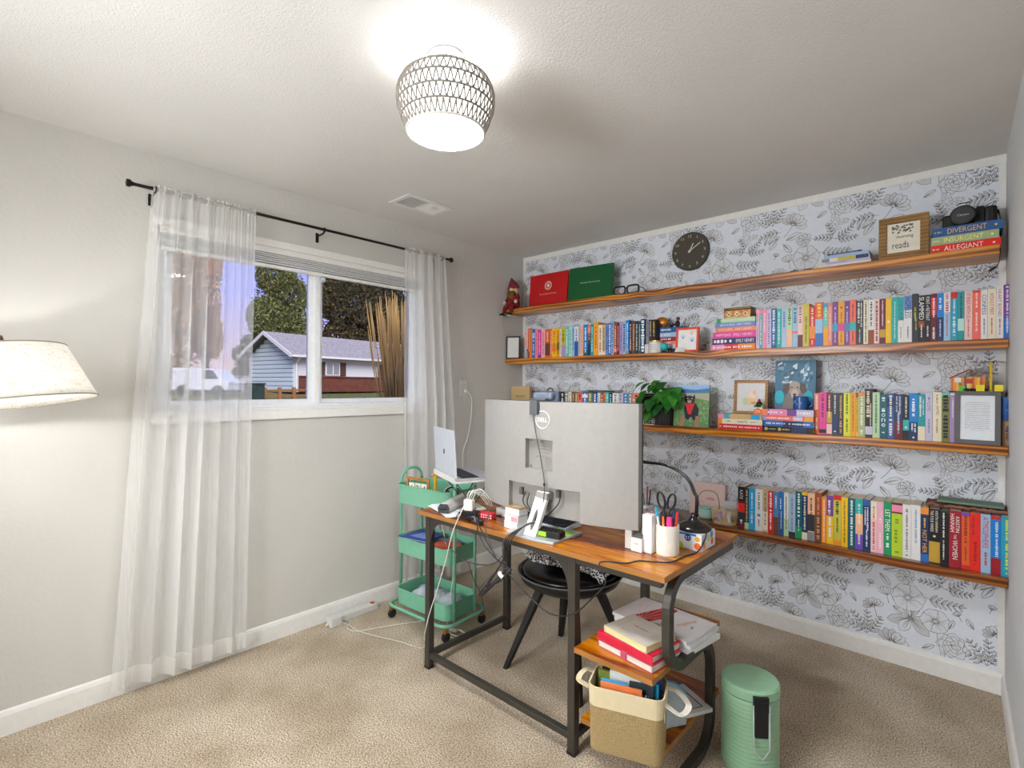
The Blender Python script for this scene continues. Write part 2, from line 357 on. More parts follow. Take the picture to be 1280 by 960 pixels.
art(lily,(.255,.075),.098); art(anem,(.35,.09),.06,3)
art(leafm,(.03,-.16),1.2,.08); art(leafm,(.05,-.155),.5,.07)
for aa in (2.5,1.9,1.3,.75): art(fern,(.075,-.055),aa,.1,7,.034)
art(poppy,(.19,-.05),.075,-.5); art(leafm,(.30,-.055),.55,.055)
art(berry,(.39,-.095),.05,5)
for aa in (2.7,.35,-.3): art(fern,(.385,-.185),aa,.085,7,.03)
art(fern,(.375,-.18),1.6,.07,6,.03)
art(peony,(.41,-.005),.072,4)
art(fern,(.12,-.10),3.0,.10,7,.034); art(leafm,(.10,-.13),4.1,.075); art(leafm,(.145,-.15),.35,.085); art(leafm,(.13,-.17),5.4,.07)
art(peony,(.235,-.165),.045,9); art(leafm,(.245,-.21),4.9,.06)
art(anem,(.245,-.265),.07,6); art(fern,(.31,-.245),5.95,.125,8,.04)
art(tulip,(.16,-.275),.045,.2); art(tulip,(.09,-.235),.022,-.3); art(leafm,(.185,-.32),5.5,.05)
art(poppy,(.10,-.335),.05,.4); art(tulip,(.435,-.30),.024,.5); art(leafm,(.40,-.37),1.2,.05); art(leafm,(.03,-.345),2.1,.05)
def ribbon(P,w):
    out=[]; n=len(P); N=[]
    for i in range(n):
        a=P[max(i-1,0)]; b=P[min(i+1,n-1)]; dx,dy=b[0]-a[0],b[1]-a[1]; L=math.hypot(dx,dy) or 1; N.append((-dy/L*w/2,dx/L*w/2))
    for i in range(n-1): out.append([(P[i][0]+N[i][0],P[i][1]+N[i][1]),(P[i][0]-N[i][0],P[i][1]-N[i][1]),(P[i+1][0]-N[i+1][0],P[i+1][1]-N[i+1][1]),(P[i+1][0]+N[i+1][0],P[i+1][1]+N[i+1][1])])
    return out
TILE=[]; lay=0
for s in ART:
    for it in s.it:
        dy=(lay+it[3])*2.2e-6
        if it[0]=='f': TILE.append((it[1],{2:1,3:2}[it[2]],dy))
        else:
            for qd in ribbon(it[1],it[2]): TILE.append((qd,0,dy+1.1e-6))
    lay+=s.L
for i in range(-1,7):
    for j in range(-1,6):
        ox=2.762-PW*6+PW*i; oz=2.367-PH*j
        if ox>2.95 or oz<-.2: continue
        for P,m,dy in TILE:
            Q=[(p[0]+ox,p[1]+oz) for p in P]
            if Q[0][0]<-.15 or Q[0][0]>3.02 or Q[0][1]>2.6: continue
            emitp(Q,m,dy)
INK.build('wallpaper_drawing',[m_ink,m_ink2,m_ink3],wb,kind='stuff')
# ------------------------------------------------------------------ window_1
win=MB()                                             # reveal and sill are painted wood
xg=-.075
win.box((-.118,wy0,wz0),(-.03,wy0+.045,wz1)).box((-.118,wy1-.045,wz0),(-.03,wy1,wz1)).box((-.118,wy0+.045,wz0),(-.03,wy1-.045,wz0+.035)).box((-.118,wy0+.045,wz1-.05),(-.03,wy1-.045,wz1))
win=struct('window_1',win,m_vinyl,bev=.003)
ym=at('x',-.06,394.5,400).y
MB().box((-.11,ym-.018,wz0+.035),(-.035,ym+.018,wz1-.05)).build('mullion',m_vinyl,win,bev=.003)
def sash(y0,y1,xf):
    z0,z1=wz0+.035,wz1-.05; b=.025
    f=MB().box((xf-.02,y0,z0),(xf+.012,y0+b,z1)).box((xf-.02,y1-b,z0),(xf+.012,y1,z1)).box((xf-.02,y0+b,z0),(xf+.012,y1-b,z0+b)).box((xf-.02,y0+b,z1-b),(xf+.012,y1-b,z1)).build('sash',m_vinyl,win,bev=.002)
    g=bpy.data.materials.get('pane_glass')
    if not g:
        g=bpy.data.materials.new('pane_glass'); g.use_nodes=True; n=g.node_tree.nodes; l=g.node_tree.links; n.remove(n['Principled BSDF'])
        t=n.new('ShaderNodeBsdfTransparent'); t.inputs[0].default_value=(.93,.95,.95,1); gl=n.new('ShaderNodeBsdfGlossy'); gl.inputs['Roughness'].default_value=.01
        fr=n.new('ShaderNodeFresnel'); fr.inputs[0].default_value=1.3; mx=n.new('ShaderNodeMixShader'); l.new(fr.outputs[0],mx.inputs[0]); l.new(t.outputs[0],mx.inputs[1]); l.new(gl.outputs[0],mx.inputs[2]); l.new(mx.outputs[0],n['Material Output'].inputs[0])
    MB().box((xf-.006,y0+b,z0+b),(xf-.003,y1-b,z1-b)).build('pane',g,f)
sash(wy0+.045,ym-.018,-.065); sash(ym+.018,wy1-.045,-.075)
mb=MB().cbox((-.04,ym+.0,1.86),(.012,.02,.05)).cbox((-.04,ym,1.40),(.012,.02,.05)); mb.build('latch',m_trim,win,bev=.003)
struct('trim_5',MB().box((-.03,wy0,wz0-.001),(.0,wy1,wz0+.02)).box((0,wy0-.02,wz0-.045),(.018,wy1+.02,wz0+.006)),m_trim,bev=.004)
struct('trim_6',MB().box((0,wy0-.02,wz1-.01),(.014,wy1+.02,wz1+.03)),m_trim,bev=.003)
bl=thing('window_blind','white window blind raised to the top of the window behind the curtain rod','blind',(0,ym,wz1-.01))
MB().box((-.026,wy0+.01,2.085),(-.002,wy1-.01,2.118)).build('headrail',m_trim,bl,w=True,bev=.003)
mb=MB()
for i in range(5): mb.box((-.026,wy0+.02,2.082-.011*i-.007),(-.004+.003*(i%2),wy1-.02,2.082-.011*i-.001))
mb.build('folded_fabric',mat('blind_fabric','#dcdcdb',rough=.8),bl,w=True)
MB().box((-.028,wy0+.015,2.006),(-.003,wy1-.015,2.024)).build('bottom_rail',m_trim,bl,w=True,bev=.003)
cx=-1.765
MB().tube([(.0,cx,2.08),(.002,cx,1.995)],.0012,6).build('pull_cord',m_trim,bl,w=True)
MB().ball((.004,cx,1.985),.017,14,10).build('cord_knob',mat('clear_plastic_knob','#e8eef2',rough=.1,trans=.6),bl,w=True,smooth=True)
# ------------------------------------------------------------------ ceiling vent
v0,v1=(.285,-1.512),(.485,-1.185)
vt=thing('ceiling_vent','white rectangular metal air vent in the ceiling near the window','vent',((v0[0]+v1[0])/2,(v0[1]+v1[1])/2,H))
f=MB(); a,b=V(v0[0],v0[1],0),V(v1[0],v1[1],0); t=.028
for (x0,y0,x1,y1) in ((a.x,a.y,b.x,a.y+t),(a.x,b.y-t,b.x,b.y),(a.x,a.y+t,a.x+t,b.y-t),(b.x-t,a.y+t,b.x,b.y-t),(a.x+t,(a.y+b.y)/2-.006,b.x-t,(a.y+b.y)/2+.006)): f.box((x0,y0,H-.008),(x1,y1,H-.001))
f.build('frame',m_trim,vt,w=True,bev=.002)
MB().box((a.x+t,a.y+t,H-.0025),(b.x-t,b.y-t,H-.0005)).build('backing',mat('vent_dark','#4c4b49'),vt,w=True)
for half in (0,1):
    for i in range(13):
        y0=a.y+t+.005+half*((b.y-a.y)/2-t+.004)+i*.0098
        MB().box((a.x+t,y0,H-.0085),(b.x-t,y0+.0015,H-.001),R=rotm('X',-38 if half==0 else 38)).build('slat',m_trim,vt,w=True)
MB().box((b.x-.06,a.y+.2,H-.02),(b.x-.052,a.y+.235,H-.008)).build('damper_lever',m_trim,vt,w=True)
# ------------------------------------------------------------------ wall shelves
SZ=[None,(1.953,1.991),(1.554,1.592),(1.098,1.138),(.543,.583)]     # underside and top of the four shelves
SY=-.222
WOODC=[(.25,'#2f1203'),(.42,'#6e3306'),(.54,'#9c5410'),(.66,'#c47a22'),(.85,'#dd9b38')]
names=['','top','second','third','lowest']
for i in (1,2,3,4):
    xl = .0 if i!=4 else .45
    xr = 2.872 if i==1 else W+.003
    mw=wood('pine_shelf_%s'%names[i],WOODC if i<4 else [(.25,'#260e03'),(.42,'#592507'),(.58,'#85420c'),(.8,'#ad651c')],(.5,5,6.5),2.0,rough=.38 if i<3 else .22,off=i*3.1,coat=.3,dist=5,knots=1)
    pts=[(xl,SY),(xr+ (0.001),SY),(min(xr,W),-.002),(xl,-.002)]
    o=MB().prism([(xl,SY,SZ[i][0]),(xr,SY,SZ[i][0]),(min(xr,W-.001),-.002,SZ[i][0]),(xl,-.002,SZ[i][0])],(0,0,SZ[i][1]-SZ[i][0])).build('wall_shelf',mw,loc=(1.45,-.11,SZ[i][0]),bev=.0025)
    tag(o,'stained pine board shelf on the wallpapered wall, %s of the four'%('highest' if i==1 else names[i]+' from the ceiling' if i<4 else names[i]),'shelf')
# ------------------------------------------------------------------ books
CO={'blush':'#f3c9c4','salmon':'#f08a6c','orange':'#f5902e','blue':'#2f6fc0','pink':'#f48fb4','hot pink':'#e8459b','light pink':'#f5b6c9','burnt orange':'#e5622a','yellow':'#f3c21f',
'golden':'#f0a92b','cream':'#ece2c8','olive yellow':'#cfc04a','mint':'#6fcbb8','pale aqua':'#b9ded8','light blue':'#9cc4e4','white':'#e9e7e4','lavender':'#cdc4dd','peach':'#f4bd96','steel blue':'#4f86b8',
'teal':'#1f9aa0','tan':'#cbb389','periwinkle':'#6f8ecb','maroon':'#6e1c2c','lilac':'#b295c8','bright blue':'#1d82d4','black':'#1d1b1d','brown':'#6b4630','navy':'#1e3565','grey':'#8d9096','charcoal':'#34363a',
'turquoise':'#22b3b0','coral':'#f5705e','purple':'#7a4596','red':'#d8262c','bright red':'#ee2a1e','dark teal':'#12606c','pale green':'#bcd9b0','lime':'#b9d531','green':'#1f9a63','dark green':'#23412f',
'sky blue':'#23a7e0','powder blue':'#a9c2dd','acid yellow':'#dfe02a','olive':'#7f8447','rust':'#9c4a2a','crimson':'#a31d2e','aqua':'#2aa3c4','denim':'#2d5f9e','sage':'#a9b989','violet':'#6f4fc0','gold':'#c9a13b','kraft':'#b98f5c'}
m_pages=mat('book_pages','#e6ddc9',rough=.9,spec=.1,mix=(300,.15,None),stretch=(1,1,1))
def cm(name, rough=.42): return mat('cover_'+name, CO[name], rough=rough, spec=.4)
def im(hexc): return mat('print_'+hexc.strip('#'), hexc, rough=.5)
LAST=None
def book(label, x0, x1, yf, z0, h, cov, ink=None, title='', bands=(), depth=.14, lean=0, lying=0, group=None, hb=True, cat='book', rz=0, two=False):
    """upright: spine between x0 and x1 at y=yf.  lying: x0..x1 is the spine's length and h its thickness"""
    w=(x1-x0) if not lying else h; L=h if not lying else (x1-x0); g=.0004; t=min(.0022,w*.12); w-=2*g
    mb=MB().box((-w/2,0,0),(w/2,t,L)).box((-w/2,t,0),(-w/2+t,depth,L)).box((w/2-t,t,0),(w/2,depth,L))
    o=mb.build('book',cm(cov))
    ins=.003 if hb else .0004
    MB().box((-w/2+t,t,ins),(w/2-t,depth-ins,L-ins)).build('pages',m_pages,o)
    for (a,b,c) in (bands or ()):
        MB().box((-w/2+.0002,-.0004-.00008*bands.index((a,b,c)),L*(1-b)),(w/2-.0002,.0001,L*(1-a))).build('printed_band',cm(c) if c in CO else im(c),o)
    if ink:
        q=MB(); Xd,Yd=(0,0,-1),(1,0,0); y=-.0009
        def row(s,a,b,xo,hh):
            c=(xo,y,L*(1-(a+b)/2)); ww=L*(b-a)
            if s.startswith('~'): squiggle(q,c,Xd,Yd,ww,hh*.8)
            elif s.startswith('^'):       # letters stacked upright down the spine
                n=len(s)-1
                for i,ch in enumerate(s[1:]): put_text(q,ch,(xo,y,L*(1-(a+(b-a)*(i+.5)/n))),(1,0,0),(0,0,1),hh*.9,ww/n*.7)
            elif s=='o': q.lathe([(0,-.0001),(hh*.42,-.0001),(hh*.42,.0001),(0,.0001)],12,c,rotm('X',90))
            else: put_text(q,s,c,Xd,Yd,ww,hh,True)
        for part in (title.split('|') if isinstance(title,str) else title):
            bits=part.split('@')         # text@from@to@row@size
            a,b=(float(bits[1]),float(bits[2])) if len(bits)>2 else (.08,.9)
            xo=float(bits[3])*w if len(bits)>3 else 0; hh=(float(bits[4]) if len(bits)>4 else .55)*w
            row(bits[0],a,b,xo,hh)
        if q.v: q.build('title',im(ink),o)
    if lying: o.location=(x1,yf,z0+h/2); o.rotation_euler=(0,-PI/2,0) if not rz else Matrix.LocRotScale(None,(Matrix.Rotation(math.radians(rz),3,'Z')@Matrix.Rotation(-PI/2,3,'Y')).to_euler(),None).to_euler()
    else: o.location=((x0+x1)/2,yf,z0); o.rotation_euler=(0,0,math.radians(rz)) if not lean else (0,math.radians(lean),0)
    tag(o,label,cat,group)
    global LAST; LAST=o
    return o
ORD='first second third fourth fifth sixth seventh eighth ninth tenth eleventh twelfth thirteenth fourteenth fifteenth sixteenth seventeenth eighteenth nineteenth twentieth'.split()
ORD+=['twenty-'+x for x in ORD[:9]]+['thirtieth']+['thirty-'+x for x in ORD[:9]]+['fortieth']+['forty-'+x for x in ORD[:9]]
def row(shelf, yf, px0, pyb, data, anchor, group, h0, dh=.006, seed=1, depth=.135, named=None):
    """data: px of the spine's right edge, colour, ink, lettering, bands, height"""
    r=random.Random(seed); x=at('y',yf,px0,pyb).x; n=0
    for d in data:
        d=list(d)+[None]*6; px,cov,ink,title,bands,h=d[:6]; x1=at('y',yf,px,pyb).x
        hh=h if h else h0+r.uniform(-dh,dh)
        if r.random()<.75 and not h: hh=h0+r.uniform(-.25,.25)*dh
        n+=1; word=d[6]
        lab='%s book, %s from the %s on the %s shelf'%((word+' ' if word else '')+cov if not (word and word.startswith('=')) else word[1:],ORD[n-1],anchor,names[shelf])
        q=book(lab,x,x1,yf+r.uniform(0,.004),SZ[shelf][1],hh,cov,ink,title or '~@.1@.55|~@.62@.9@0@.35',bands or (),depth=depth+r.uniform(-.01,.01),group=group,hb=r.random()<.5)
        x=x1
S2L=[(659.2,'blush','#c7505a','~@.05@.6',[(.6,1,'lavender')],.215),(661.8,'salmon','#b0432f','~@.1@.7',[(.8,1,'red')],.232),(664.8,'orange','#c05030','~@.05@.8',0,.222),(668.6,'blue','#cfe0f4','~@.1@.45|~@.5@.9',[(.12,.3,'powder blue')],.219),
(672,'pink','#e0508a','~@.1@.9'),(676.2,'hot pink','#f7c3d8','~@.1@.9',[(.88,1,'purple')]),(681,'light pink','#e06a94','~@.1@.9'),(687,'burnt orange','#f7d9a0','~@.1@.45',[(.5,.92,'brown')]),(689.8,'coral','#fbe0c8','~@.1@.9'),
(695.4,'yellow','#e06a20','~@.1@.9',[(.55,.8,'orange')]),(699,'golden','#6b4a12','~@.1@.9',[(.5,.75,'olive')]),(701.2,'cream','#b08a40','~@.1@.9'),(706.5,'olive yellow','#5f6b28','~@.1@.5',[(.6,1,'lilac')]),(710.5,'mint','#eef7f2','~@.1@.9'),
(714.5,'pale aqua','#5f9ab0','~@.1@.9'),(717.8,'light blue','#2c5f9a','~@.1@.8',0,.225),(722.5,'white','#3b62a8','~@.1@.5',[(.5,1,'denim')]),(725,'lavender','#8a7ab0','~@.1@.9'),(728.7,'peach','#e58a50','~@.1@.9'),
(734.2,'bright blue','#e6f0fb','~@.1@.9',[(.8,1,'dark teal')],.222),(738,'brown','#f0a8a0','~@.1@.5',[(.0,.25,'salmon'),(.6,1,'navy')]),(741.8,'teal','#c9e8ee','~@.1@.9',0,.222),(747.4,'golden','#c86a1c','~@.15@.8',0,.232),
(752.5,'cream','#b0403c','~@.1@.9',0,.21),(756.5,'tan','#4f6b68','~@.1@.9',[(.85,1,'cream')],.21),(760.3,'periwinkle','#26407c','~@.1@.9'),(763.6,'blue','#eef3fa','~@.05@.95@0@.8'),(766.8,'light blue','#22539c','~@.05@.95@0@.8',0,.225),
(770.6,'rust','#f3c7b0','~@.1@.9',[(.8,.92,'salmon')]),(774,'maroon','#d79aa6','~@.1@.9'),(777.8,'lilac','#53347a','~@.1@.9'),(782,'light blue','#1c3f78','~@.05@.95@0@.8',0,.212),(786,'bright blue','#d8eafa','~@.1@.9',[(.85,1,'grey')],.226),
(789.8,'navy','#e9c88a','~@.1@.9'),(793.6,'brown','#d8b59a','~@.1@.9'),(797.5,'charcoal','#cfcfcf','~@.1@.9'),(800.2,'dark teal','#e5d9b0','~@.1@.9'),(805.6,'navy','#f0f3f8','~@.04@.96@0@.95',0,.224)]
row(2,-.195,655.4,447,S2L,'small black frame','books in rainbow order on the second shelf',.215,seed=3)
def under(names_):   # the three standing on the candle side
    pass
xa=[at('y',-.195,q,446).x for q in (805.8,809.5,813.4,818.2)]
for i,(c,ik,wd) in enumerate((('grey','#22406a','blue-grey'),('charcoal','#d9b98a','dark brown'),('black','#d9b648','black and gold'))):
    book('%s book standing behind the white candle jar on the second shelf'%wd,xa[i],xa[i+1],-.18,SZ[2][1],.22-.002*i,c,ik,'~@.05@.5',group='books behind the candle jar')
S2R=[(948.8,'lavender','#d05a86','~@.1@.9',[(.0,.2,'light pink')]),(952.9,'turquoise','#f7e2ea','~@.15@.9',[(.0,.12,'pink')]),(958,'pink','#f7dfe0','~@.1@.6'),(963.7,'lavender','#8a6fb8','~@.1@.9'),(970.3,'denim','#e6ecf7','~@.04@.62@0@.7|~@.66@.92@0@.5'),
(976.5,'turquoise','#d5f2f2','~@.08@.9@0@.5'),(983,'powder blue','#4f77a8','~@.1@.5'),(990.3,'pale green','#4a7a5a','~@.03@.45@0@.7',[(.55,1,'peach')],.0,'green and peach'),(996.9,'light blue','#39668f','~@.03@.42@0@.7',[(.6,.66,'coral')]),(1003.4,'blush','#7a6a72','~@.03@.42@0@.7',[(.7,1,'maroon')]),
(1011.5,'olive yellow','#5f6a1f','~@.3@.92@0@.4',0,.226),(1018.8,'red','#fbe3c0','~@.05@.5|~@.85@.95',[(.5,.8,'orange')]),(1028.6,'burnt orange','#f8c84a','~@.03@.35@0@.7',[(.38,.7,'light blue'),(.7,1,'blue')],.226),(1035,'mint','#f4e7b0','~@.1@.4',[(.0,.15,'aqua'),(.55,1,'golden')]),
(1040.3,'salmon','#f7e3d6','~@.08@.9@0@.4'),(1047.4,'purple','#f0e6f4','o@.1@.2@0@.4|~@.25@.5@0@.3|~@.7@.93@0@.3',[(.5,.68,'aqua')],.222),(1055.3,'golden','#8a3a10','o@.1@.2@0@.4|~@.25@.5@0@.3|~@.7@.93@0@.3',[(.5,.68,'hot pink')],.224),(1062,'purple','#f0e6f4','o@.1@.2@0@.4|~@.25@.5@0@.3|~@.7@.93@0@.3',[(.5,.68,'steel blue')],.222,'striped'),
(1069.8,'coral','#8a1c20','~@.1@.48@0@.3|~@.7@.93@0@.3',[(.5,.68,'turquoise')],.224),(1079,'charcoal','#eeeae2','~@.04@.5@-.15@.4|~@.04@.6@.22@.25|~@.65@.95@0@.2'),(1085,'cream','#2f3a30','~@.05@.95@0@.5'),(1092.5,'white','#3c3c3a','~@.05@.6@0@.5',[(.68,1,'rust')]),(1099.2,'blush','#2d2a2a','~@.05@.95@0@.55'),
(1106.7,'maroon','#f0d9dc','~@.04@.6@0@.35',[(.68,.86,'gold')]),(1114.4,'yellow','#fbf5dc','~@.5@.56@0@.5'),(1122.1,'turquoise','#d9f3f0','~@.1@.9@0@.3'),(1129.7,'white','#1d4b59','LOSING HOPE@.04@.52@0@.75|~@.65@.9@0@.2',[(.0,.5,'turquoise')]),(1139.8,'white','#26306f','HOPELESS@.04@.48@0@.75|~@.65@.9@0@.25',[(.0,.3,'periwinkle')]),
(1147.6,'charcoal','#c9cf4a','~@.28@.55@0@.4|~@.5@.75@.15@.3',0,.226),(1155.7,'black','#f5eef0','SLAMMED@.04@.52@0@.8|~@.62@.9@0@.3',[(.55,.68,'rust')]),(1163.2,'black','#f0f0ee','POINT@.04@.2@0@.6|of@.21@.26@0@.4|RETREAT@.28@.55@0@.6|~@.66@.9@0@.35'),(1170.9,'maroon','#f2e8ea','~@.1@.5@0@.5|~@.7@.95',[(.08,.45,'red')]),
(1179.4,'navy','#dfeefa','~@.1@.35|~@.55@.9@0@.3',[(.0,.5,'bright blue')]),(1188.2,'light blue','#d1505f','~@.03@.4@0@.6|~@.45@.9@0@.35',[(.0,.4,'white')]),(1196.8,'aqua','#f2f7fa','~@.15@.45@0@.35|~@.5@.9',[(.0,.13,'red')]),(1205.3,'teal','#0f3f52','~@.05@.55@0@.45',[(.55,.8,'pale aqua')]),
(1215.5,'blush','#b23a48','IT ENDS WITH US@.05@.55@0@.5|~@.58@.93@0@.3'),(1225.8,'coral','#fbe5dd','~@.05@.35@0@.35|~@.45@.85@0@.4',[(.0,.04,'bright red')]),(1234.4,'white','#2b5f86','CONFESS@.1@.5@0@.65|~@.58@.9@0@.3'),(1245,'cream','#c03a52','WITHOUT MERIT@.08@.52@0@.5|~@.58@.9@0@.3'),
(1254.3,'white','#b5535c','HEART BONES@.03@.6@0@.5|~@.62@.93@0@.35',0,.224),(1263.6,'blue','#e9e0f2','~@.03@.55@0@.5|~@.58@.9@0@.45',[(.0,.6,'purple')],.229)]
row(2,-.195,944.8,432,S2R,'flowered tin','paperbacks on the second shelf',.2165,seed=5)
S3L=[(705.3,'black','#e8e8e8','~@.05@.9'),(710,'grey','#f0f0f0','~@.05@.9'),(714,'cream','#777777','~@.05@.9'),(718,'brown','#d8c8a0','~@.05@.9'),(721.5,'olive','#e4dcb8','~@.05@.9'),(727.5,'coral','#7a1f18','~@.05@.9'),(734.3,'blue','#e8eef6','~@.05@.9',[(.08,.2,'white')]),
(740.3,'olive','#e8e4c8','~@.05@.9'),(746.3,'denim','#f2f4f8','~@.05@.9'),(749.8,'white','#999999','~@.05@.9'),(754,'rust','#f0dcd0','~@.05@.9'),(756.6,'orange','#5a2a10','~@.05@.9'),(761,'turquoise','#e2f4f4','~@.05@.9'),(765,'navy','#e0e6f0','~@.05@.9'),(772.2,'white','#8a8a8a','~@.05@.9'),
(778.3,'lavender','#7a7a8a','~@.05@.9'),(785,'steel blue','#e8eef6','~@.05@.9'),(790.2,'grey','#f2f2f2','~@.05@.9'),(799.6,'salmon','#7a3020','~@.05@.9',[(.2,.24,'cream')]),(804.5,'black','#555555','~@.05@.9')]
row(3,-.185,699.5,545,S3L,'grey-blue case','books behind the monitor',.196,seed=9,dh=.004)
S3R=[(1023.4,'salmon','#fbe0d0','~@.05@.4@0@.4|~@.6@.9',[(.4,1,'burnt orange')],.212),(1032.8,'hot pink','#7a1248','~@.05@.6@0@.5',[(.88,.97,'black')],.217),(1039.8,'maroon','#f0e2c0','~@.05@.6@0@.4',[(.45,.72,'gold'),(.74,.98,'blush')],.214),(1047,'charcoal','#c9e0ea','~@.05@.5@0@.4|~@.9@.95',[(.55,.95,'navy')],.214),(1054.3,'charcoal','#d9a070','~@.05@.6@0@.5|~@.65@.95',0,.213),
(1062.8,'acid yellow','#2d4a10','~@.04@.5@0@.45|~@.6@.92@0@.4',0,.217),(1069.5,'golden','#b04a10','~@.04@.9@0@.4',0,.217),(1072.6,'yellow','#7a4a10','~@.1@.9',[(.0,.1,'rust')],.216),(1081,'sage','#f6f2dc','~@.1@.75@0@.5|~@.85@.95',[(.0,.08,'orange')],.219),(1090.4,'black','#e6d7bd','~@.05@.6@-.1@.6|~@.3@.8@.25@.25',[(.78,.95,'lavender')],.237),
(1099.5,'pale green','#2f6b3c','~@.05@.9@0@.4',0,.220),(1108.7,'dark teal','#eaf4f7','~@.06@.16@0@.6|^ione@.3@.76@0@.6|~@.86@.92@0@.5',0,.210),(1117.5,'denim','#e9e2d8','~@.04@.95@0@.6',[(.1,.3,'navy')],.215),(1128.4,'navy','#c9d2e6','~@.04@.4@-.2@.3|~@.04@.45@.15@.3|~@.4@.88@0@.35',[(.6,1,'maroon')],.211),(1136.3,'black','#dfe8e4','~@.05@.5@0@.4|o@.7@.76@0@.5',[(.56,.8,'turquoise')],.208),
(1147,'bright blue','#f0f6fb','~@.12@.5@0@.5|~@.65@.82@-.15@.3|~@.65@.84@.2@.3|o@.93@.97@0@.3',[(.62,1,'navy')],.218),(1156.6,'teal','#f0f7f7','~@.05@.5@-.15@.4|~@.1@.45@.22@.2',[(.7,1,'cream')],.213),(1165.6,'lavender','#5b6c9c','~@.1@.2@0@.4|LOVE@.22@.38@0@.5|~@.55@.85@0@.3',0,.222),(1176.8,'cream','#a8783c','~@.05@.25@0@.3|JAMES@.27@.47@0@.45|~@.55@.85@0@.3',0,.224),
(1187,'olive','#1a1c18','~@.05@.95@0@.9',[(.0,.08,'mint')],.222),(1194.7,'lilac','#f4ecf6','~@.1@.5@0@.35',[(.0,.04,'white')],.220),(1203,'pink','#ffffff','~@.1@.9',0,.222),(1215,'bright blue','#ffffff','~@.1@.9',0,.222),(1227,'sage','#ffffff','~@.1@.9',0,.222),(1238,'salmon','#ffffff','~@.1@.9',0,.220),(1250,'maroon','#ffffff','~@.1@.9',0,.21)]
row(3,-.165,1017.5,548,S3R,'dog portrait with the mug','books on the right half of the third shelf',.215,seed=11)
x0=at('y',-.165,1252.5,548).x
book('blue and brown book standing between the grey letter frame and the corner',x0,x0+.034,-.165,SZ[3][1],.205,'blue','#1c3f78','~@.1@.5@0@.4|~@.6@.9@0@.5',[(.5,1,'kraft')])
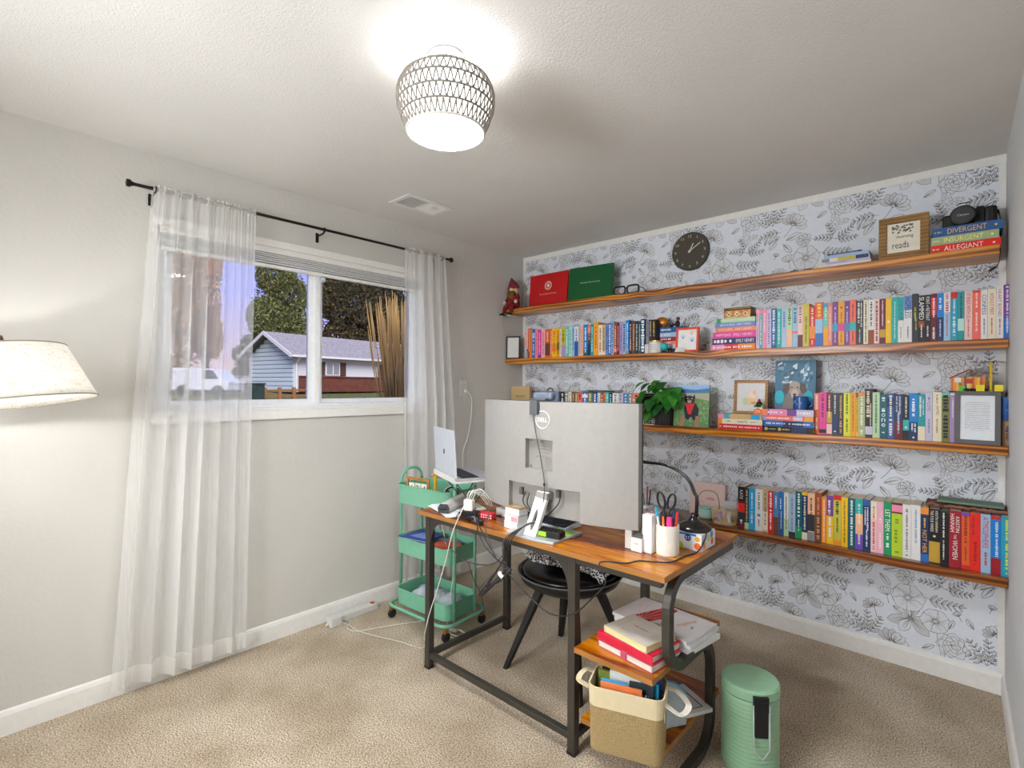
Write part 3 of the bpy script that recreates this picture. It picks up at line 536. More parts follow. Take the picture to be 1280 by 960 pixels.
S4R=[(930.5,'maroon','#f3e4e6','KATE@.08@.3@0@.45|~@.8@.9',[(.0,.35,'black'),(.4,.62,'bright red'),(.62,.9,'charcoal')],.232),(935.8,'charcoal','#d9b98a','~@.05@.85@0@.55',[(.85,1,'pale green')],.229),(943.5,'sky blue','#eaf7fd','~@.1@.5@0@.35|~@.55@.85@0@.4',0,.230),(952.9,'white','#6b7580','~@.08@.5@0@.4|o@.58@.66@0@.5|~@.72@.9@0@.3',0,.230),(959.6,'tan','#7a5c2a','~@.06@.85@0@.4',[(.5,.95,'cream')],.229),
(966.2,'red','#fbf0ec','~@.04@.4@0@.6|o@.42@.5@0@.5|~@.52@.92@0@.5',0,.229),(972.8,'steel blue','#f0f5fa','~@.1@.4@0@.4',[(.6,1,'brown')],.229),(979.4,'denim','#eef4fb','~@.15@.4@-.1@.35|~@.45@.85@0@.3',[(.0,.5,'blue')],.232),(985.4,'pale green','#4a5a52','~@.1@.85@0@.4',[(.0,.6,'white')],.233),(993.9,'powder blue','#7a5f86','~@.1@.5@0@.35|~@.55@.85@0@.3',[(.88,1,'charcoal')],.229),
(1002.1,'dark teal','#eaf5f0','~@.04@.55@0@.6|~@.6@.85@0@.3',[(.75,1,'green')],.246),(1009.2,'navy','#e9dfb2','~@.1@.8@0@.5',[(.0,.07,'yellow'),(.85,1,'cream')],.248),(1018.2,'peach','#3a2a24','~@.1@.5@0@.4|~@.5@.75@.1@.3',[(.45,.8,'charcoal'),(.82,1,'grey')],.247),(1026.7,'rust','#d89a6a','~@.1@.45@0@.45|~@.5@.95@0@.6',[(.45,1,'brown')],.253),(1032.8,'orange','#fde7cc','~@.05@.95@0@.35',0,.235),(1041.5,'yellow','#f3ecf8','~@.1@.4@-.1@.5|~@.45@.85@0@.55',[(.0,.42,'purple')],.247),
(1051.4,'olive yellow','#3a3d18','~@.13@.4@0@.55|~@.45@.75@0@.3',[(.0,.1,'red'),(.9,1,'orange')],.254),(1059.5,'yellow','#6a5a10','~@.08@.92@0@.35',0,.248),(1069,'dark teal','#e6f4f2','~@.04@.95@0@.45',0,.246),(1078.3,'peach','#f6f2b8','~@.1@.5@0@.4|~@.7@.9@0@.4',[(.0,.3,'turquoise'),(.7,1,'violet')],.249),(1088,'navy','#f3eef9','~@.15@.5@-.2@.28|~@.15@.6@.12@.28|~@.6@.92@0@.3',[(.0,.12,'denim')],.250),
(1095.8,'cream','#c8402c','~@.1@.35@0@.4|~@.4@.95@0@.5',[(.35,1,'blush')],.247),(1104.4,'light pink','#fdf2f5','~@.3@.4@0@.4|~@.6@.9@0@.4',0,.248),(1114.2,'green','#f4faf6','LET THEM@.15@.55@0@.62|~@.6@.72@0@.4|~@.78@.88@0@.5',0,.253),(1128,'lime','#8a9a10','~@.3@.4@0@.6|~@.5@.8@-.1@.5|~@.9@.95@0@.6',[(.0,.2,'maroon'),(.04,.17,'pink')],.253),(1138.9,'white','#8a7a7a','~@.08@.88@0@.4|o@.92@.96@0@.3',0,.251),(1150.5,'white','#8fa9c4','~@.08@.7@0@.35',0,.254,'wide'),
(1160.8,'navy','#f2b929','~@.2@.38@0@.35|NOT HER@.42@.84@0@.55',[(.0,.13,'orange'),(.86,1,'blue')],.249),(1175,'black','#efe6d4','THE FOUR WINDS@.03@.42@-.22@.3|KRISTIN HANNAH@.03@.42@.2@.25|o@.47@.53@0@.3',[(.6,.98,'gold')],.247),(1186,'black','#f0f0ee','~@.05@.5@-.1@.3|~@.55@.9@-.1@.25',[(.0,.04,'dark green')],.247,'matt'),(1201.7,'crimson','#f6ece8','KRISTIN@.1@.38@.2@.3|HANNAH@.06@.38@-.22@.34|THE@.42@.5@0@.2|WOMEN@.52@.86@0@.42',0,.251),
(1212.2,'burnt orange','#a31c1c','~@.05@.55@0@.5|~@.6@.85@0@.3',[(.0,.06,'violet'),(.93,1,'red')],.249),(1225.8,'bright red','#b01010','~@.05@.4@-.2@.35|~@.5@.9@0@.4',0,.253),(1238.4,'light blue','#d42a30','ATMOSPHERE@.04@.58@0@.6|~@.65@.88@0@.4',0,.252),(1250.9,'bright blue','#cfe6f7','~@.1@.7@.1@.4',[(.0,.06,'red'),(.72,1,'crimson')],.250),(1266,'aqua','#e6ee3a','~@.05@.4@0@.35|~@.45@.88@0@.35|o@.93@.96@0@.2',0,.253)]
row(4,-.185,921.8,690,S4R,'gold wire basket','books on the lowest shelf',.248,seed=13,depth=.15)
# ---- flat stacks
def stack(shelf, yf, zb, items, where, group, depth=.14, seed=0):
    """items from the bottom: px left, px right, py of the spine's middle, thickness, cover, ink, lettering, bands, label words"""
    z=zb
    for k,(pa,pb,py,t,cov,ink,title,bands,words) in enumerate(items):
        xa=at('y',yf,pa,py).x; xb=at('y',yf,pb,py).x
        book('%s book lying %s'%(words,where),xa,xb,yf,z,t,cov,ink,title,bands,depth=depth,lying=1,group=group,hb=k%2==0); z+=t
    return z
sz=stack(2,-.19,SZ[2][1],[(888.5,946.5,434,.034,'red','#f9dfe8','~@.05@.65@0@.5|~@.68@.9@0@.5',[(.0,.3,'pink'),(.6,.95,'orange')],'red and pink patterned'),(890.5,945.5,425,.036,'navy','#e9e4f4','~@.04@.5@0@.75|EMILY HENRY@.55@.95@0@.55',[(.0,.04,'maroon')],'purple patterned'),
 (891,946.5,417,.036,'hot pink','#fbd3e4','HAPPY PLACE@.08@.42@0@.4|EMILY HENRY@.48@.9@0@.45',0,'hot pink'),(894.5,945.5,411,.026,'salmon','#f9e3d6','BOOK LOVERS@.08@.42@0@.45|EMILY HENRY@.5@.9@0@.45',0,'salmon orange'),
 (894.5,944.5,405,.026,'periwinkle','#eef2fa','BEACH READ@.12@.5@0@.5|EMILY HENRY@.55@.9@0@.45',0,'blue'),(896,944,399,.026,'pale green','#dbeed9','~@.1@.5@0@.4|~@.55@.9@0@.4',[(.0,.12,'green')],'pale green')],'in the flat stack under the flowered tin','novels stacked under the flowered tin')
stA=stack(3,-.19,SZ[3][1],[(897.5,952.8,536,.030,'red','#fbe3df','~@.04@.45@0@.5|~@.48@.95@0@.4',[(.0,.03,'coral')],'red, bottommost'),(897.5,952.8,529,.030,'cream','#343a4a','~@.18@.3@0@.3|SAINTS@.45@.68@0@.45|~@.75@.9@0@.3',[(.0,.1,'orange')],'cream, middle'),(897.5,952.5,521,.028,'tan','#e9b04a','~@.25@.75@0@.4',[(.0,.12,'pink'),(.15,.28,'aqua'),(.76,.95,'sky blue')],'multicoloured, uppermost')],'in the three-book stack under the small wooden frame','books under the small wooden frame')
stB=stack(3,-.192,SZ[3][1],[(953.8,1017,538,.031,'black','#cdb36a','o@.03@.1@0@.7|~@.12@.26@0@.35|o@.3@.38@0@.7|~@.4@.55@0@.35',[(.58,.86,'navy')],'black, bottommost'),(954.5,1017,529,.031,'blue','#e8eef6','~@.05@.45@0@.45|~@.52@.94@0@.4',[(.4,.8,'navy')],'blue and black, second'),
 (953,1016.5,522,.026,'coral','#fbeef2','~@.08@.55@0@.45|~@.62@.8@0@.4',[(.0,.08,'lilac'),(.62,.8,'lavender'),(.84,1,'golden')],'pink and red, third'),(952.5,1017,514,.036,'purple','#f8e6ee','~@.12@.45@0@.5|~@.7@.95@0@.5',[(.0,.12,'salmon'),(.14,.5,'pink'),(.68,1,'lavender')],'violet, uppermost')],'in the four-book stack under the dog portrait','books under the dog portrait')
stD=stack(1,-.19,SZ[1][1],[(1163.5,1251.5,301,.037,'bright red','#fbf4f2','~@.03@.14@0@.25|ALLEGIANT@.2@.76@0@.6|o@.88@.93@0@.3',0,'red, bottommost,'),(1164,1249,292,.037,'sage','#f2f0a0','~@.03@.14@0@.25|INSURGENT@.2@.78@0@.6|o@.88@.93@0@.3',0,'sage green, middle,'),(1166,1254,280,.040,'denim','#f4b93a','~@.03@.14@0@.25|DIVERGENT@.22@.78@0@.6|o@.88@.93@0@.3',0,'dark blue, uppermost,')],'in the stack under the camera','trilogy stacked under the camera',depth=.15)
stack(1,-.17,SZ[1][1],[(1021.5,1091,326,.009,'black','#d9d9d9','~@.05@.7@0@.4',[(.88,1,'red')],'thin black and red, bottommost,'),(1022,1089,321,.012,'white','#9a9a9a','~@.05@.3@0@.2',0,'white, second,'),(1023,1088,316,.012,'lavender','#7a68b0','~@.05@.6@0@.3',[(.0,.15,'cream')],'lilac-spined, third,'),(1025,1087,311,.018,'white','#5a6a80','~@.78@.95@0@.5',[(.04,.2,'grey'),(.37,.72,'olive yellow'),(.73,.98,'navy')],'white and mustard, fourth,'),(1030,1086,304,.016,'powder blue','#c9a0b0','~@.1@.6@0@.3',0,'pale blue, fifth,'),(1034,1077,300,.008,'navy','#e0e0e0','~@.1@.9@0@.4',0,'thin navy, uppermost,')],'in the thin pile on the top shelf','thin books piled on the top shelf')
# two books lying on top of the upright rows
zc=SZ[3][1]+.202
book('dark grey book lying on top of the row behind the monitor',.77,.98,-.17,zc,.010,'charcoal','#777777','~@.2@.8',depth=.12,lying=1)
book('thin cream book lying on top of the row behind the monitor',.52,.70,-.17,zc,.006,'cream','#777777','~@.2@.8',depth=.12,lying=1)
# ------------------------------------------------------------------ things on the shelves
black=mat('black_plastic','#171718',rough=.35); dark=mat('dark_matt','#262524',rough=.7); white=mat('white_plastic','#d6d5d2',rough=.35)
def X(px,py,y): return at('y',y,px,py).x
def framed(name,label,cat,x0,x1,y,z0,h,bw,th,mf,lean=8,rz=0,base=None,group=None,art=None,mitre=False,fm=None):
    """a framed or plain panel standing on z0 and leaning back; art(mb_add, u->point) draws flat print on its face"""
    w=x1-x0; t=thing(name,label,cat,((x0+x1)/2,y,z0),group=group); t.rotation_euler=(math.radians(-lean),0,math.radians(rz))
    if bw>0:
        f=MB()
        for P in ([(-w/2,0),(w/2,0),(w/2-bw,bw),(-w/2+bw,bw)],[(w/2,0),(w/2,h),(w/2-bw,h-bw),(w/2-bw,bw)],[(w/2,h),(-w/2,h),(-w/2+bw,h-bw),(w/2-bw,h-bw)],[(-w/2,h),(-w/2,0),(-w/2+bw,bw),(-w/2+bw,h-bw)]):
            if mitre: MB().prism([(a,0,b) for a,b in P],(0,th,0)).build('frame_side',mf,t,bev=.0015)
            else: f.prism([(a,0,b) for a,b in P],(0,th,0))
        if not mitre: f.build('frame',mf,t,bev=.0012)
        MB().box((-w/2+bw*.8,th*.45,bw*.8),(w/2-bw*.8,th*.9,h-bw*.8)).build('backing_sheet' ,base or white,t)
        yy=th*.45-.0006
    else:
        MB().box((-w/2,0,0),(w/2,th,h)).build('panel',base or white,t); yy=-.0004
    if art: art(t,lambda u,v,k=0:V(-w/2+bw+u*(w-2*bw), yy-.00025*k, bw+v*(h-2*bw)), w-2*bw, h-2*bw)
    return t
def shape(t,P,name,col,pts,k=1):
    MB().poly([P(u,v,k) for u,v in pts]).build(name,im(col) if isinstance(col,str) else col,t)
def blob(cx,cy,rx,ry,n=14,a0=0): return [(cx+math.cos(2*PI*i/n+a0)*rx,cy+math.sin(2*PI*i/n+a0)*ry) for i in range(n)]
# clock
ck=thing('wall_clock','round dark brown wall clock with pale numerals hung above the top shelf','clock',(1.437,-.001,2.248))
RX=rotm('X',90)
MB().lathe([(0,0),(.118,0),(.122,.004),(.122,.02),(.119,.024),(0,.024)],48,(0,0,0),RX).build('clock_body',mat('clock_face','#4a443a',rough=.6,bump=(300,.2,.001)),ck)
cn=MB()
for i in range(1,13):
    a=math.radians(90-30*i); put_text(cn,str(i),(math.cos(a)*.096,-.0246,math.sin(a)*.096),(1,0,0),(0,0,1),.02,.0165,True)
cn.build('numeral',im('#d8cdb4'),ck)
for nm,a,L,w_ in (('hour_hand',62,.052,.006),('minute_hand',33,.082,.005)):
    a=math.radians(a); d=V(math.cos(a),0,math.sin(a)); n=V(-d.z,0,d.x)
    MB().prism([V(0,-.027,0)-d*.012+n*w_/2,V(0,-.027,0)-d*.012-n*w_/2,V(0,-.027,0)+d*L-n*w_*.4,V(0,-.027,0)+d*L+n*w_*.4],(0,-.0012,0)).build(nm,im('#ece4cf'),ck)
MB().lathe([(0,0),(.007,0),(.006,.008),(0,.008)],16,(0,-.024,0),RX).build('hand_hub',im('#ece4cf'),ck)
# gnome
gx=.048; gz=SZ[1][1]
gn=thing('gnome_doll','bearded cloth gnome doll sitting on the end of the top shelf by the window wall','doll',(gx+.012,-.185,gz)); gn.scale=(1.28,1.1,1.22)
cr_=mat('gnome_red','#9e1822',rough=.9,mix=(60,.5,'#5a0f18')); bd=mat('gnome_beard','#8a6b2a',rough=1,mix=(80,.5,'#4a3416'),bump=(120,.8,.01))
MB().lathe([(0,0),(.035,.002),(.042,.03),(.038,.07),(.026,.1),(0,.105)],16).build('body',cr_,gn,smooth=True)
MB().ball((0,0,.118),.03,14,10).build('head',mat('gnome_skin','#e2b48c',rough=.8),gn,smooth=True)
MB().ball((.004,-.032,.122),.013,12,8).build('nose',mat('gnome_nose','#e9c6a4',rough=.8),gn,smooth=True)
b_=MB().lathe([(0,-.052),(.010,-.045),(.020,-.025),(.029,0),(.031,.018),(.024,.03),(0,.034)],16,(0,-.026,.085),None,1,.55); b_.v=[p+V(.004*noise.noise(p*90),.004*noise.noise(p*70+V(3,0,0)),0) for p in b_.v]; b_.build('beard',bd,gn,smooth=True)
MB().lathe([(.036,.0),(.040,.008),(.034,.026),(.022,.045),(.010,.064),(0,.078)],14,(0,0,.13),rotm('X',8)@rotm('Y',-10)).build('hat',mat('gnome_plaid','#3b3a42',rough=.9,mix=(45,.6,'#a02630')),gn,smooth=True)
for s_ in (-1,1):
    L_=MB().tube(spline([(s_*.022,-.02,.015),(s_*.028,-.05,.014),(s_*.03-.004,-.06,-.01),(s_*.03-.006,-.062,-.03)],4),[.012,.012,.0115,.011,.011,.011,.0105,.0105,.01,.01,.01,.01,.01],10).build('leg',cr_,gn,smooth=True)
    MB().ball((s_*.031-.007,-.075,-.043),.014,12,8,(1,1.9,.9)).build('shoe',black,L_,smooth=True)
    MB().ball((s_*.031-.007,-.077,-.052),.0145,12,6,(1,1.9,.4)).build('sole',white,L_,smooth=True)
    ar=MB().tube(spline([(s_*.03,-.002,.09),(s_*.05,-.012,.065),(s_*.047,-.035,.045)],4),[.011]*5+[.01]*4,10).build('arm',cr_,gn,smooth=True)
    MB().ball((s_*.047,-.04,.042),.012,10,8).build('mitten',mat('mitten','#d9cfc0',rough=.9),ar,smooth=True)
# diploma covers
def dip(name,label,pa,pb,ptop,pbot,col,text,seal,lean,rz,yy):
    x0,x1=X(pa,pbot,yy),X(pb,pbot,yy); h=(at('y',yy,(pa+pb)/2,ptop).z-SZ[1][1])
    def art(t,P,w,h_):
        q=MB(); put_text(q,text,P(.5,.36 if seal else .52,1),(1,0,0),(0,0,1),w*.5,.012,True); q.build('lettering',im('#f1ead8'),t)
        if seal:
            q=MB(); c=P(.5,.62,1)
            for r0,r1 in ((.033,.030),(.024,.0225)):
                q.add([c+V(math.cos(2*PI*i/24)*r,0,math.sin(2*PI*i/24)*r) for r in (r0,r1) for i in range(24)],[(i,(i+1)%24,24+(i+1)%24,24+i) for i in range(24)])
            for i in range(16):
                a=2*PI*i/16; d=V(math.cos(a),0,math.sin(a)); n=V(-d.z,0,d.x)*.0022; q.poly([c+d*.0245-n,c+d*.0295-n,c+d*.0295+n,c+d*.0245+n])
            q.poly([c+V(math.cos(2*PI*i/12)*.012,0,math.sin(2*PI*i/12)*.014) for i in range(12)]); q.build('seal',im('#f1ead8'),t)
    m=mat('leatherette_'+col,col,rough=.38,bump=(900,.15,.0006))
    t=framed('diploma_cover',label,'folder',x0,x1,yy,SZ[1][1]+.001,h,0,.004,m,lean,rz,base=m,art=art)
    w=x1-x0; MB().box((-w/2+.004,.0045,.004),(w/2-.004,.009,h-.004)).build('pages',m_pages,t); MB().box((-w/2,.0095,0),(w/2,.0135,h)).build('back_board',m,t)
dip('diploma_cover','red diploma folder with a round pale seal next to the gnome on the top shelf',661,708,341,381,'#c3141a','The Ohio State University',True,5,0,-.16)
dip('diploma_cover','green leather-look diploma folder between the red folder and the big glasses on the top shelf',711,763,331,372,'#0d5a2c','Colorado State University',False,7,6,-.165)
# outsize spectacles
ga,gb=X(767,365,-.17),X(799,362,-.17); gw=gb-ga
gl=thing('spectacles','thick black spectacles standing beside the green folder on the top shelf','spectacles',((ga+gb)/2,-.17,SZ[1][1]))
for s_ in (-1,1):
    c=s_*gw*.26; w2,h2=gw*.22,.026
    P=[V(c+w2*math.copysign(abs(math.cos(a))**.5,math.cos(a)),0,.034+h2*math.copysign(abs(math.sin(a))**.5,math.sin(a))) for a in [2*PI*i/28 for i in range(28)]]
    rim=MB().tube(P,.0062,8,closed=True).build('rim',black,gl,smooth=True)
    MB().poly([p*1 for p in P]).build('lens',mat('lens_glass','#e8eef0',rough=.05,alpha=.18),rim)
    MB().tube([(s_*gw*.49,0,.045),(s_*gw*.5,.06,.043),(s_*gw*.49,.1,.02)],.003,6).build('temple',black,gl,smooth=True)
MB().tube([(-gw*.05,0,.042),(0,-.003,.046),(gw*.05,0,.042)],.004,8).build('bridge',black,gl,smooth=True)
# black cable organiser / folded dark glasses lying flat
fx=X(985,335,-.15); o=MB()
for i in range(2):
    c=V(fx+.03+i*.065,-.15,SZ[1][1]+.009); P=[c+V(.026*math.cos(a),.012*math.sin(a)*0+.002,.008*math.sin(a)) for a in [2*PI*k/14 for k in range(14)]]; o.tube(P,.003,6,closed=True)
fg=thing('folded_sunglasses','small folded black sunglasses lying in the middle of the top shelf','sunglasses',(fx+.06,-.15,SZ[1][1])); o.build('rims',black,fg,w=True,smooth=True)
for i in range(2):
    c=V(fx+.03+i*.065,-.148,SZ[1][1]+.009); MB().prism([c+V(.024*math.cos(a),0,.007*math.sin(a)) for a in [2*PI*k/12 for k in range(12)]],(0,.001,0)).build('dark_lens',black,fg,w=True)
MB().tube([(fx-.02,-.13,SZ[1][1]+.004),(fx+.06,-.135,SZ[1][1]+.004),(fx+.13,-.13,SZ[1][1]+.004)],.003,6).build('temple',black,fg,w=True)
# wooden frame with script
m_oak=wood('rustic_frame_wood',[(.1,'#5a3a1c'),(.45,'#86602f'),(.9,'#a98148')],(3,30,6),3,rough=.6,coat=0)
def script(t,P,w,h):
    q=MB(); put_text(q,'morning',P(.55,.52,1),V(1,0,0),(0,0,1),w*.5,.02,True); put_text(q,'reads',P(.42,.26,1),(1,0,0),(0,0,1),w*.5,.032,True); q.build('lettering',im('#4b4641'),t)
    q=MB(); r=random.Random(3)
    for i in range(30):
        a=P(.12+r.random()*.62,.62+r.random()*.26,1); q.poly([a,a+V(.012,0,.004+.004*r.random()),a+V(.004,0,.012)])
    q.build('leaf_drawing',im('#6a6a66'),t)
xa,xb=X(1098,318,-.185),X(1161,314,-.185)
framed('photo_frame','rustic wooden frame with a hand-lettered card next to the stack under the camera','frame',xa,xb,-.185,SZ[1][1],.205,.032,.018,m_oak,3,0,base=mat('card_ivory','#efe8d8',rough=.8),art=script,mitre=True)
# camera
cx0,cx1=X(1178,272,-.15),X(1247,262,-.15); zc_=stD; cw=min(cx1-cx0,.155); cx0=cx1-cw
cm_=thing('camera','black digital camera with lens cap and strap lying on top of the dark blue book','camera',((cx0+cx1)/2-.022,-.105,zc_)); cm_.scale=(1.28,1.05,1.2)
mk=mat('camera_body','#151516',rough=.45,bump=(500,.3,.0006))
MB().box((-.02,-.02,0.002),(cw/2,.03,.068)).box((-cw/2+.01,-.01,.002),(-.02,.03,.06)).build('camera_body',mk,cm_,bev=.008,seg=3)
MB().box((cw/2-.034,-.035,.002),(cw/2,-.0,.066)).build('grip',mk,cm_,bev=.010,seg=3)
MB().prism([(-.028,-.012,.064),(.012,-.012,.064),(.006,-.012,.086),(-.022,-.012,.086)],(0,.036,0)).build('viewfinder_hump',mk,cm_,bev=.003)
ln=MB().lathe([(.036,0),(.036,.012),(.033,.014),(.033,.04),(.035,.042),(.035,.058),(.031,.06),(0,.058)],28,(-.01,-.02,.037),RX).build('lens',mk,cm_,smooth=False)
MB().lathe([(0,0),(.030,0),(.030,.003),(.0,.004)],28,(-.01,-.0785,.037),RX).build('lens_cap',mat('lens_cap','#3a3a3d',rough=.4),ln)
q=MB(); put_text(q,'Canon',(-.01,-.0835,.037),(1,0,0),(0,0,1),.03,.008,True); q.build('cap_lettering',im('#dcdcdc'),ln)
MB().lathe([(0,0),(.010,0),(.010,.008),(0,.008)],16,(.035,.008,.068)).build('dial',mk,cm_)
MB().tube([(-.028,-.02,.088),(-.02,-.026,.092),(.01,-.026,.092)],.002,6).build('flash_edge',mk,cm_)
MB().bar(spline([(-cw/2+.008,.0,.05),(-cw/2-.03,-.02,.03),(-cw/2-.06,-.03,.008),(-cw/2-.07,-.01,.004)],6),.018,.002).build('strap',dark,cm_)
MB().bar(spline([(cw/2-.004,.01,.055),(cw/2+.006,-.01,.03),(cw/2+.008,-.02,-.06),(cw/2+.004,-.012,-.145),(cw/2-.02,.0,-.17)],6),.016,.002,up=(1,0,0)).build('strap',dark,cm_)
# ---------------- second shelf
z2=SZ[2][1]
xa,xb=.012,.085
def letter(n=9,col='#8e8e8e'):
    def art(t,P,w,h):
        q=MB(); r=random.Random(n)
        for i in range(n): squiggle(q,P(.5,.84-.62*i/(n-1),1),(1,0,0),(0,0,1),w*.72*(1 if i<n-1 else .5),h*.014,r=r)
        q.build('print',im(col),t)
    return art
framed('photo_frame','small black frame holding a white note at the start of the second shelf','frame',-.0,.118,-.2,z2,.182,.011,.012,mat('frame_black','#2a2724',rough=.5),2,22,art=None,base=mat('note_white','#dddcd6',rough=.8)).location.x=.066
bt=thing('small_bottle','tiny grey bottle with black cap between the small black frame and the first book','bottle',(X(658.5,446,-.21),-.207,z2))
MB().lathe([(0,0),(.009,0),(.01,.004),(.01,.05),(.006,.056),(.006,.06),(0,.06)],14).build('glass_body',mat('grey_glass','#8ea0a6',rough=.2),bt,smooth=True); MB().lathe([(0,.06),(.007,.06),(.007,.068),(0,.068)],14).build('cap',black,bt)
# horizontal books behind the candle
kz=(at('y',-.13,846,408).z-z2)/.126; z=z2; xs0,xs1=X(823,430,-.15),X(842,430,-.15)
for k,(c,t_,w_) in enumerate((('charcoal',.022,'dark grey, bottommost'),('lavender',.02,'lilac, second'),('salmon',.016,'pale red, third'),('crimson',.02,'crimson, fourth'),('light blue',.022,'light blue, fifth'),('denim',.026,'denim blue, uppermost'))):
    book('%s book lying behind the red picture frame on the second shelf'%w_,xs0,xs1+.05,-.13,z,t_*kz,c,'#e8eef2','~@.05@.5',depth=.115,lying=1,group='books behind the red frame'); z+=t_*kz
zs=z
cj=thing('candle_jar','white candle in a jar with brass lid near the red picture frame','candle',((X(811.5,440,-.2)+X(827,440,-.2))/2,-.195,z2)); r_=(X(827,440,-.2)-X(811.5,440,-.2))/2
MB().lathe([(0,0),(r_*.95,0),(r_,.004),(r_,.064),(r_*.96,.068),(0,.068)],28).build('jar',white,cj,smooth=False); MB().lathe([(0,.068),(r_*1.02,.068),(r_*1.02,.078),(0,.078)],28).build('lid',mat('brass_lid','#c99b58',rough=.35,metal=.8),cj)
q=MB(); [squiggle(q,(0,-r_-.0006,.05-.013*i),(1,0,0),(0,0,1),r_*1.1,.004) for i in range(3)]; q.build('label_print',im('#777777'),cj)
wx=thing('small_box','slim white box pressed against the candle jar on the second shelf','box',(X(808.5,440,-.198),-.192,z2)); MB().box((-.014,-.008,0),(.012,.02,.058)).build('carton',white,wx,bev=.001); MB().box((-.0142,-.0082,.045),(.0122,.0202,.0475)).build('tape_band',im('#bfc6c4'),wx)
bx_=X(832,435,-.19)
tb=thing('string_ball','turquoise ball ornament on a dark stand beside the candle jar','ornament',(bx_,-.205,z2)); MB().lathe([(0,0),(.018,0),(.018,.006),(.009,.01),(.009,.014),(0,.014)],18).build('stand',dark,tb); MB().ball((0,0,.036),.024,20,14).build('ball',mat('turquoise_knit','#1fb0b4',rough=.8,bump=(150,.8,.004)),tb,smooth=True)
ox=X(828,405,-.08)
ob=thing('copper_ornament','rounded amber copper ornament with a dark arch on the books behind the candle','ornament',(X(827,405,-.1),-.1,zs)); MB().ball((0,0,.036),.045,22,14,(1,.6,.8)).build('shell',mat('amber_lacquer','#b9701c',rough=.3,metal=.3,coat=.5),ob,smooth=True)
MB().grid(lambda u,v:V(.022*math.cos(PI*u)*v,-.0275+.004*v*0,.006+.02*math.sin(PI*u)*v),10,2).build('arch_opening',dark,ob,solid=.002)
# seated figurine
fz=zs; sf=thing('figurine','small seated figurine with red face and black clothes behind the red picture frame','figurine',(X(846,407,-.13),-.13,fz))
bo=MB().lathe([(0,.0),(.014,.0),(.016,.012),(.012,.03),(.006,.037),(0,.038)],14,(0,0,0),rotm('Y',12)).build('torso',black,sf,smooth=True)
MB().ball((.009,-.001,.046),.011,12,9).build('head',mat('figurine_red','#a8382c',rough=.6),sf,smooth=True); MB().lathe([(.0115,0),(.0105,.006),(.006,.01),(0,.011)],12,(.009,-.001,.047)).build('cap',black,sf,smooth=True)
for s_ in (-1,1):
    lg=MB().tube([(0,s_*.006,.006),(-.022,s_*.008,.016),(-.036,s_*.009,-.002)],[.006,.0055,.005],8).build('leg',black,sf,smooth=True); MB().ball((-.039,s_*.009,-.003),.006,8,6,(1.5,1,1)).build('boot',im('#3f6a8c'),lg,smooth=True)
    MB().tube([(.008,s_*.012,.032),(.012,s_*.016,.018),(-.002,s_*.012,.016)],.0042,8).build('arm',black,sf,smooth=True)
def hands(t,P,w,h):
    for cx_,cy_,c in ((.27,.62,'#6fb2e0'),(.75,.45,'#5aa5dc'),(.72,.8,'#f2a9a0')):
        q=MB(); q.poly([P(cx_+.07*math.cos(i),cy_+.06*math.sin(i),1) for i in [2*PI*k/8 for k in range(8)]])
        for k in range(5):
            a=.4+k*.55; q.poly([P(cx_+.05*math.cos(a),cy_+.05*math.sin(a),1),P(cx_+.15*math.cos(a-.08),cy_+.15*math.sin(a-.08),1),P(cx_+.15*math.cos(a+.12),cy_+.15*math.sin(a+.12),1)])
        q.build('hand_print',im(c),t)
xa,xb=X(842.5,440,-.2),X(871,439,-.2)
framed('photo_frame','red-orange frame with blue handprint drawing on the second shelf','frame',xa,xb,-.185,z2,at('y',-.185,856,409).z-z2,.013,.012,mat('frame_red','#dd4a28',rough=.45),6,0,base=mat('drawing_paper','#ecebea',rough=.8),art=hands)
xc=X(849,441,-.205); nc=MB().prism([(xc-.03,-.207,z2),(xc+.035,-.207,z2),(xc+.03,-.200,z2+.026),(xc-.02,-.200,z2+.028)],(0,.001,0)).build('note_card',white,loc=(xc,-.205,z2)); tag(nc,'folded white card leaning on the foot of the red-orange frame','card')
wo=MB(); xw=X(877,437,-.19)
for k in range(5):
    wo.tube([(xw+.02*math.cos(a)*(1-.1*k),-.17+.004*k,z2+.022+.02*math.sin(a+k*.6)) for a in [2*PI*i/16 for i in range(16)]],.0011,5,closed=True)
tag(wo.build('wire_ornament',mat('dark_wire','#3a2f2a',rough=.5,metal=.6),loc=(xw,-.17,z2)),'tangled dark wire ornament between the red-orange frame and the flat book stack','ornament')
# tin
xa,xb=X(905,396,-.15),X(939,394,-.15); tw=xb-xa
tn=thing('keepsake_tin','gold patterned keepsake tin on top of the flat stack of novels','tin',((xa+xb)/2,-.12,sz))
m_tin=mat('tin_gold','#b99a5c',rough=.35,metal=.5,mix=(60,.5,'#8c3a30'))
MB().box((-tw/2,-.035,0),(tw/2,.045,.05)).build('box_body',m_tin,tn,bev=.004); MB().box((-tw/2-.0015,-.0365,.05),(tw/2+.0015,.0465,.064)).build('lid',mat('tin_lid','#7a6230',rough=.35,metal=.7),tn,bev=.004)
q=MB(); 
for i in range(-1,2): q.poly([(i*tw*.3+a,-.0356,.025+b) for a,b in ((-.016,0),(0,-.014),(.016,0),(0,.014))])
q.build('printed_ornament',im('#e7d9b6'),tn); q=MB(); [q.poly([(i*tw*.3+a*.5,-.0360,.025+b*.5) for a,b in ((-.016,0),(0,-.014),(.016,0),(0,.014))]) for i in range(-1,2)]; q.build('printed_flower',im('#a03028'),tn)
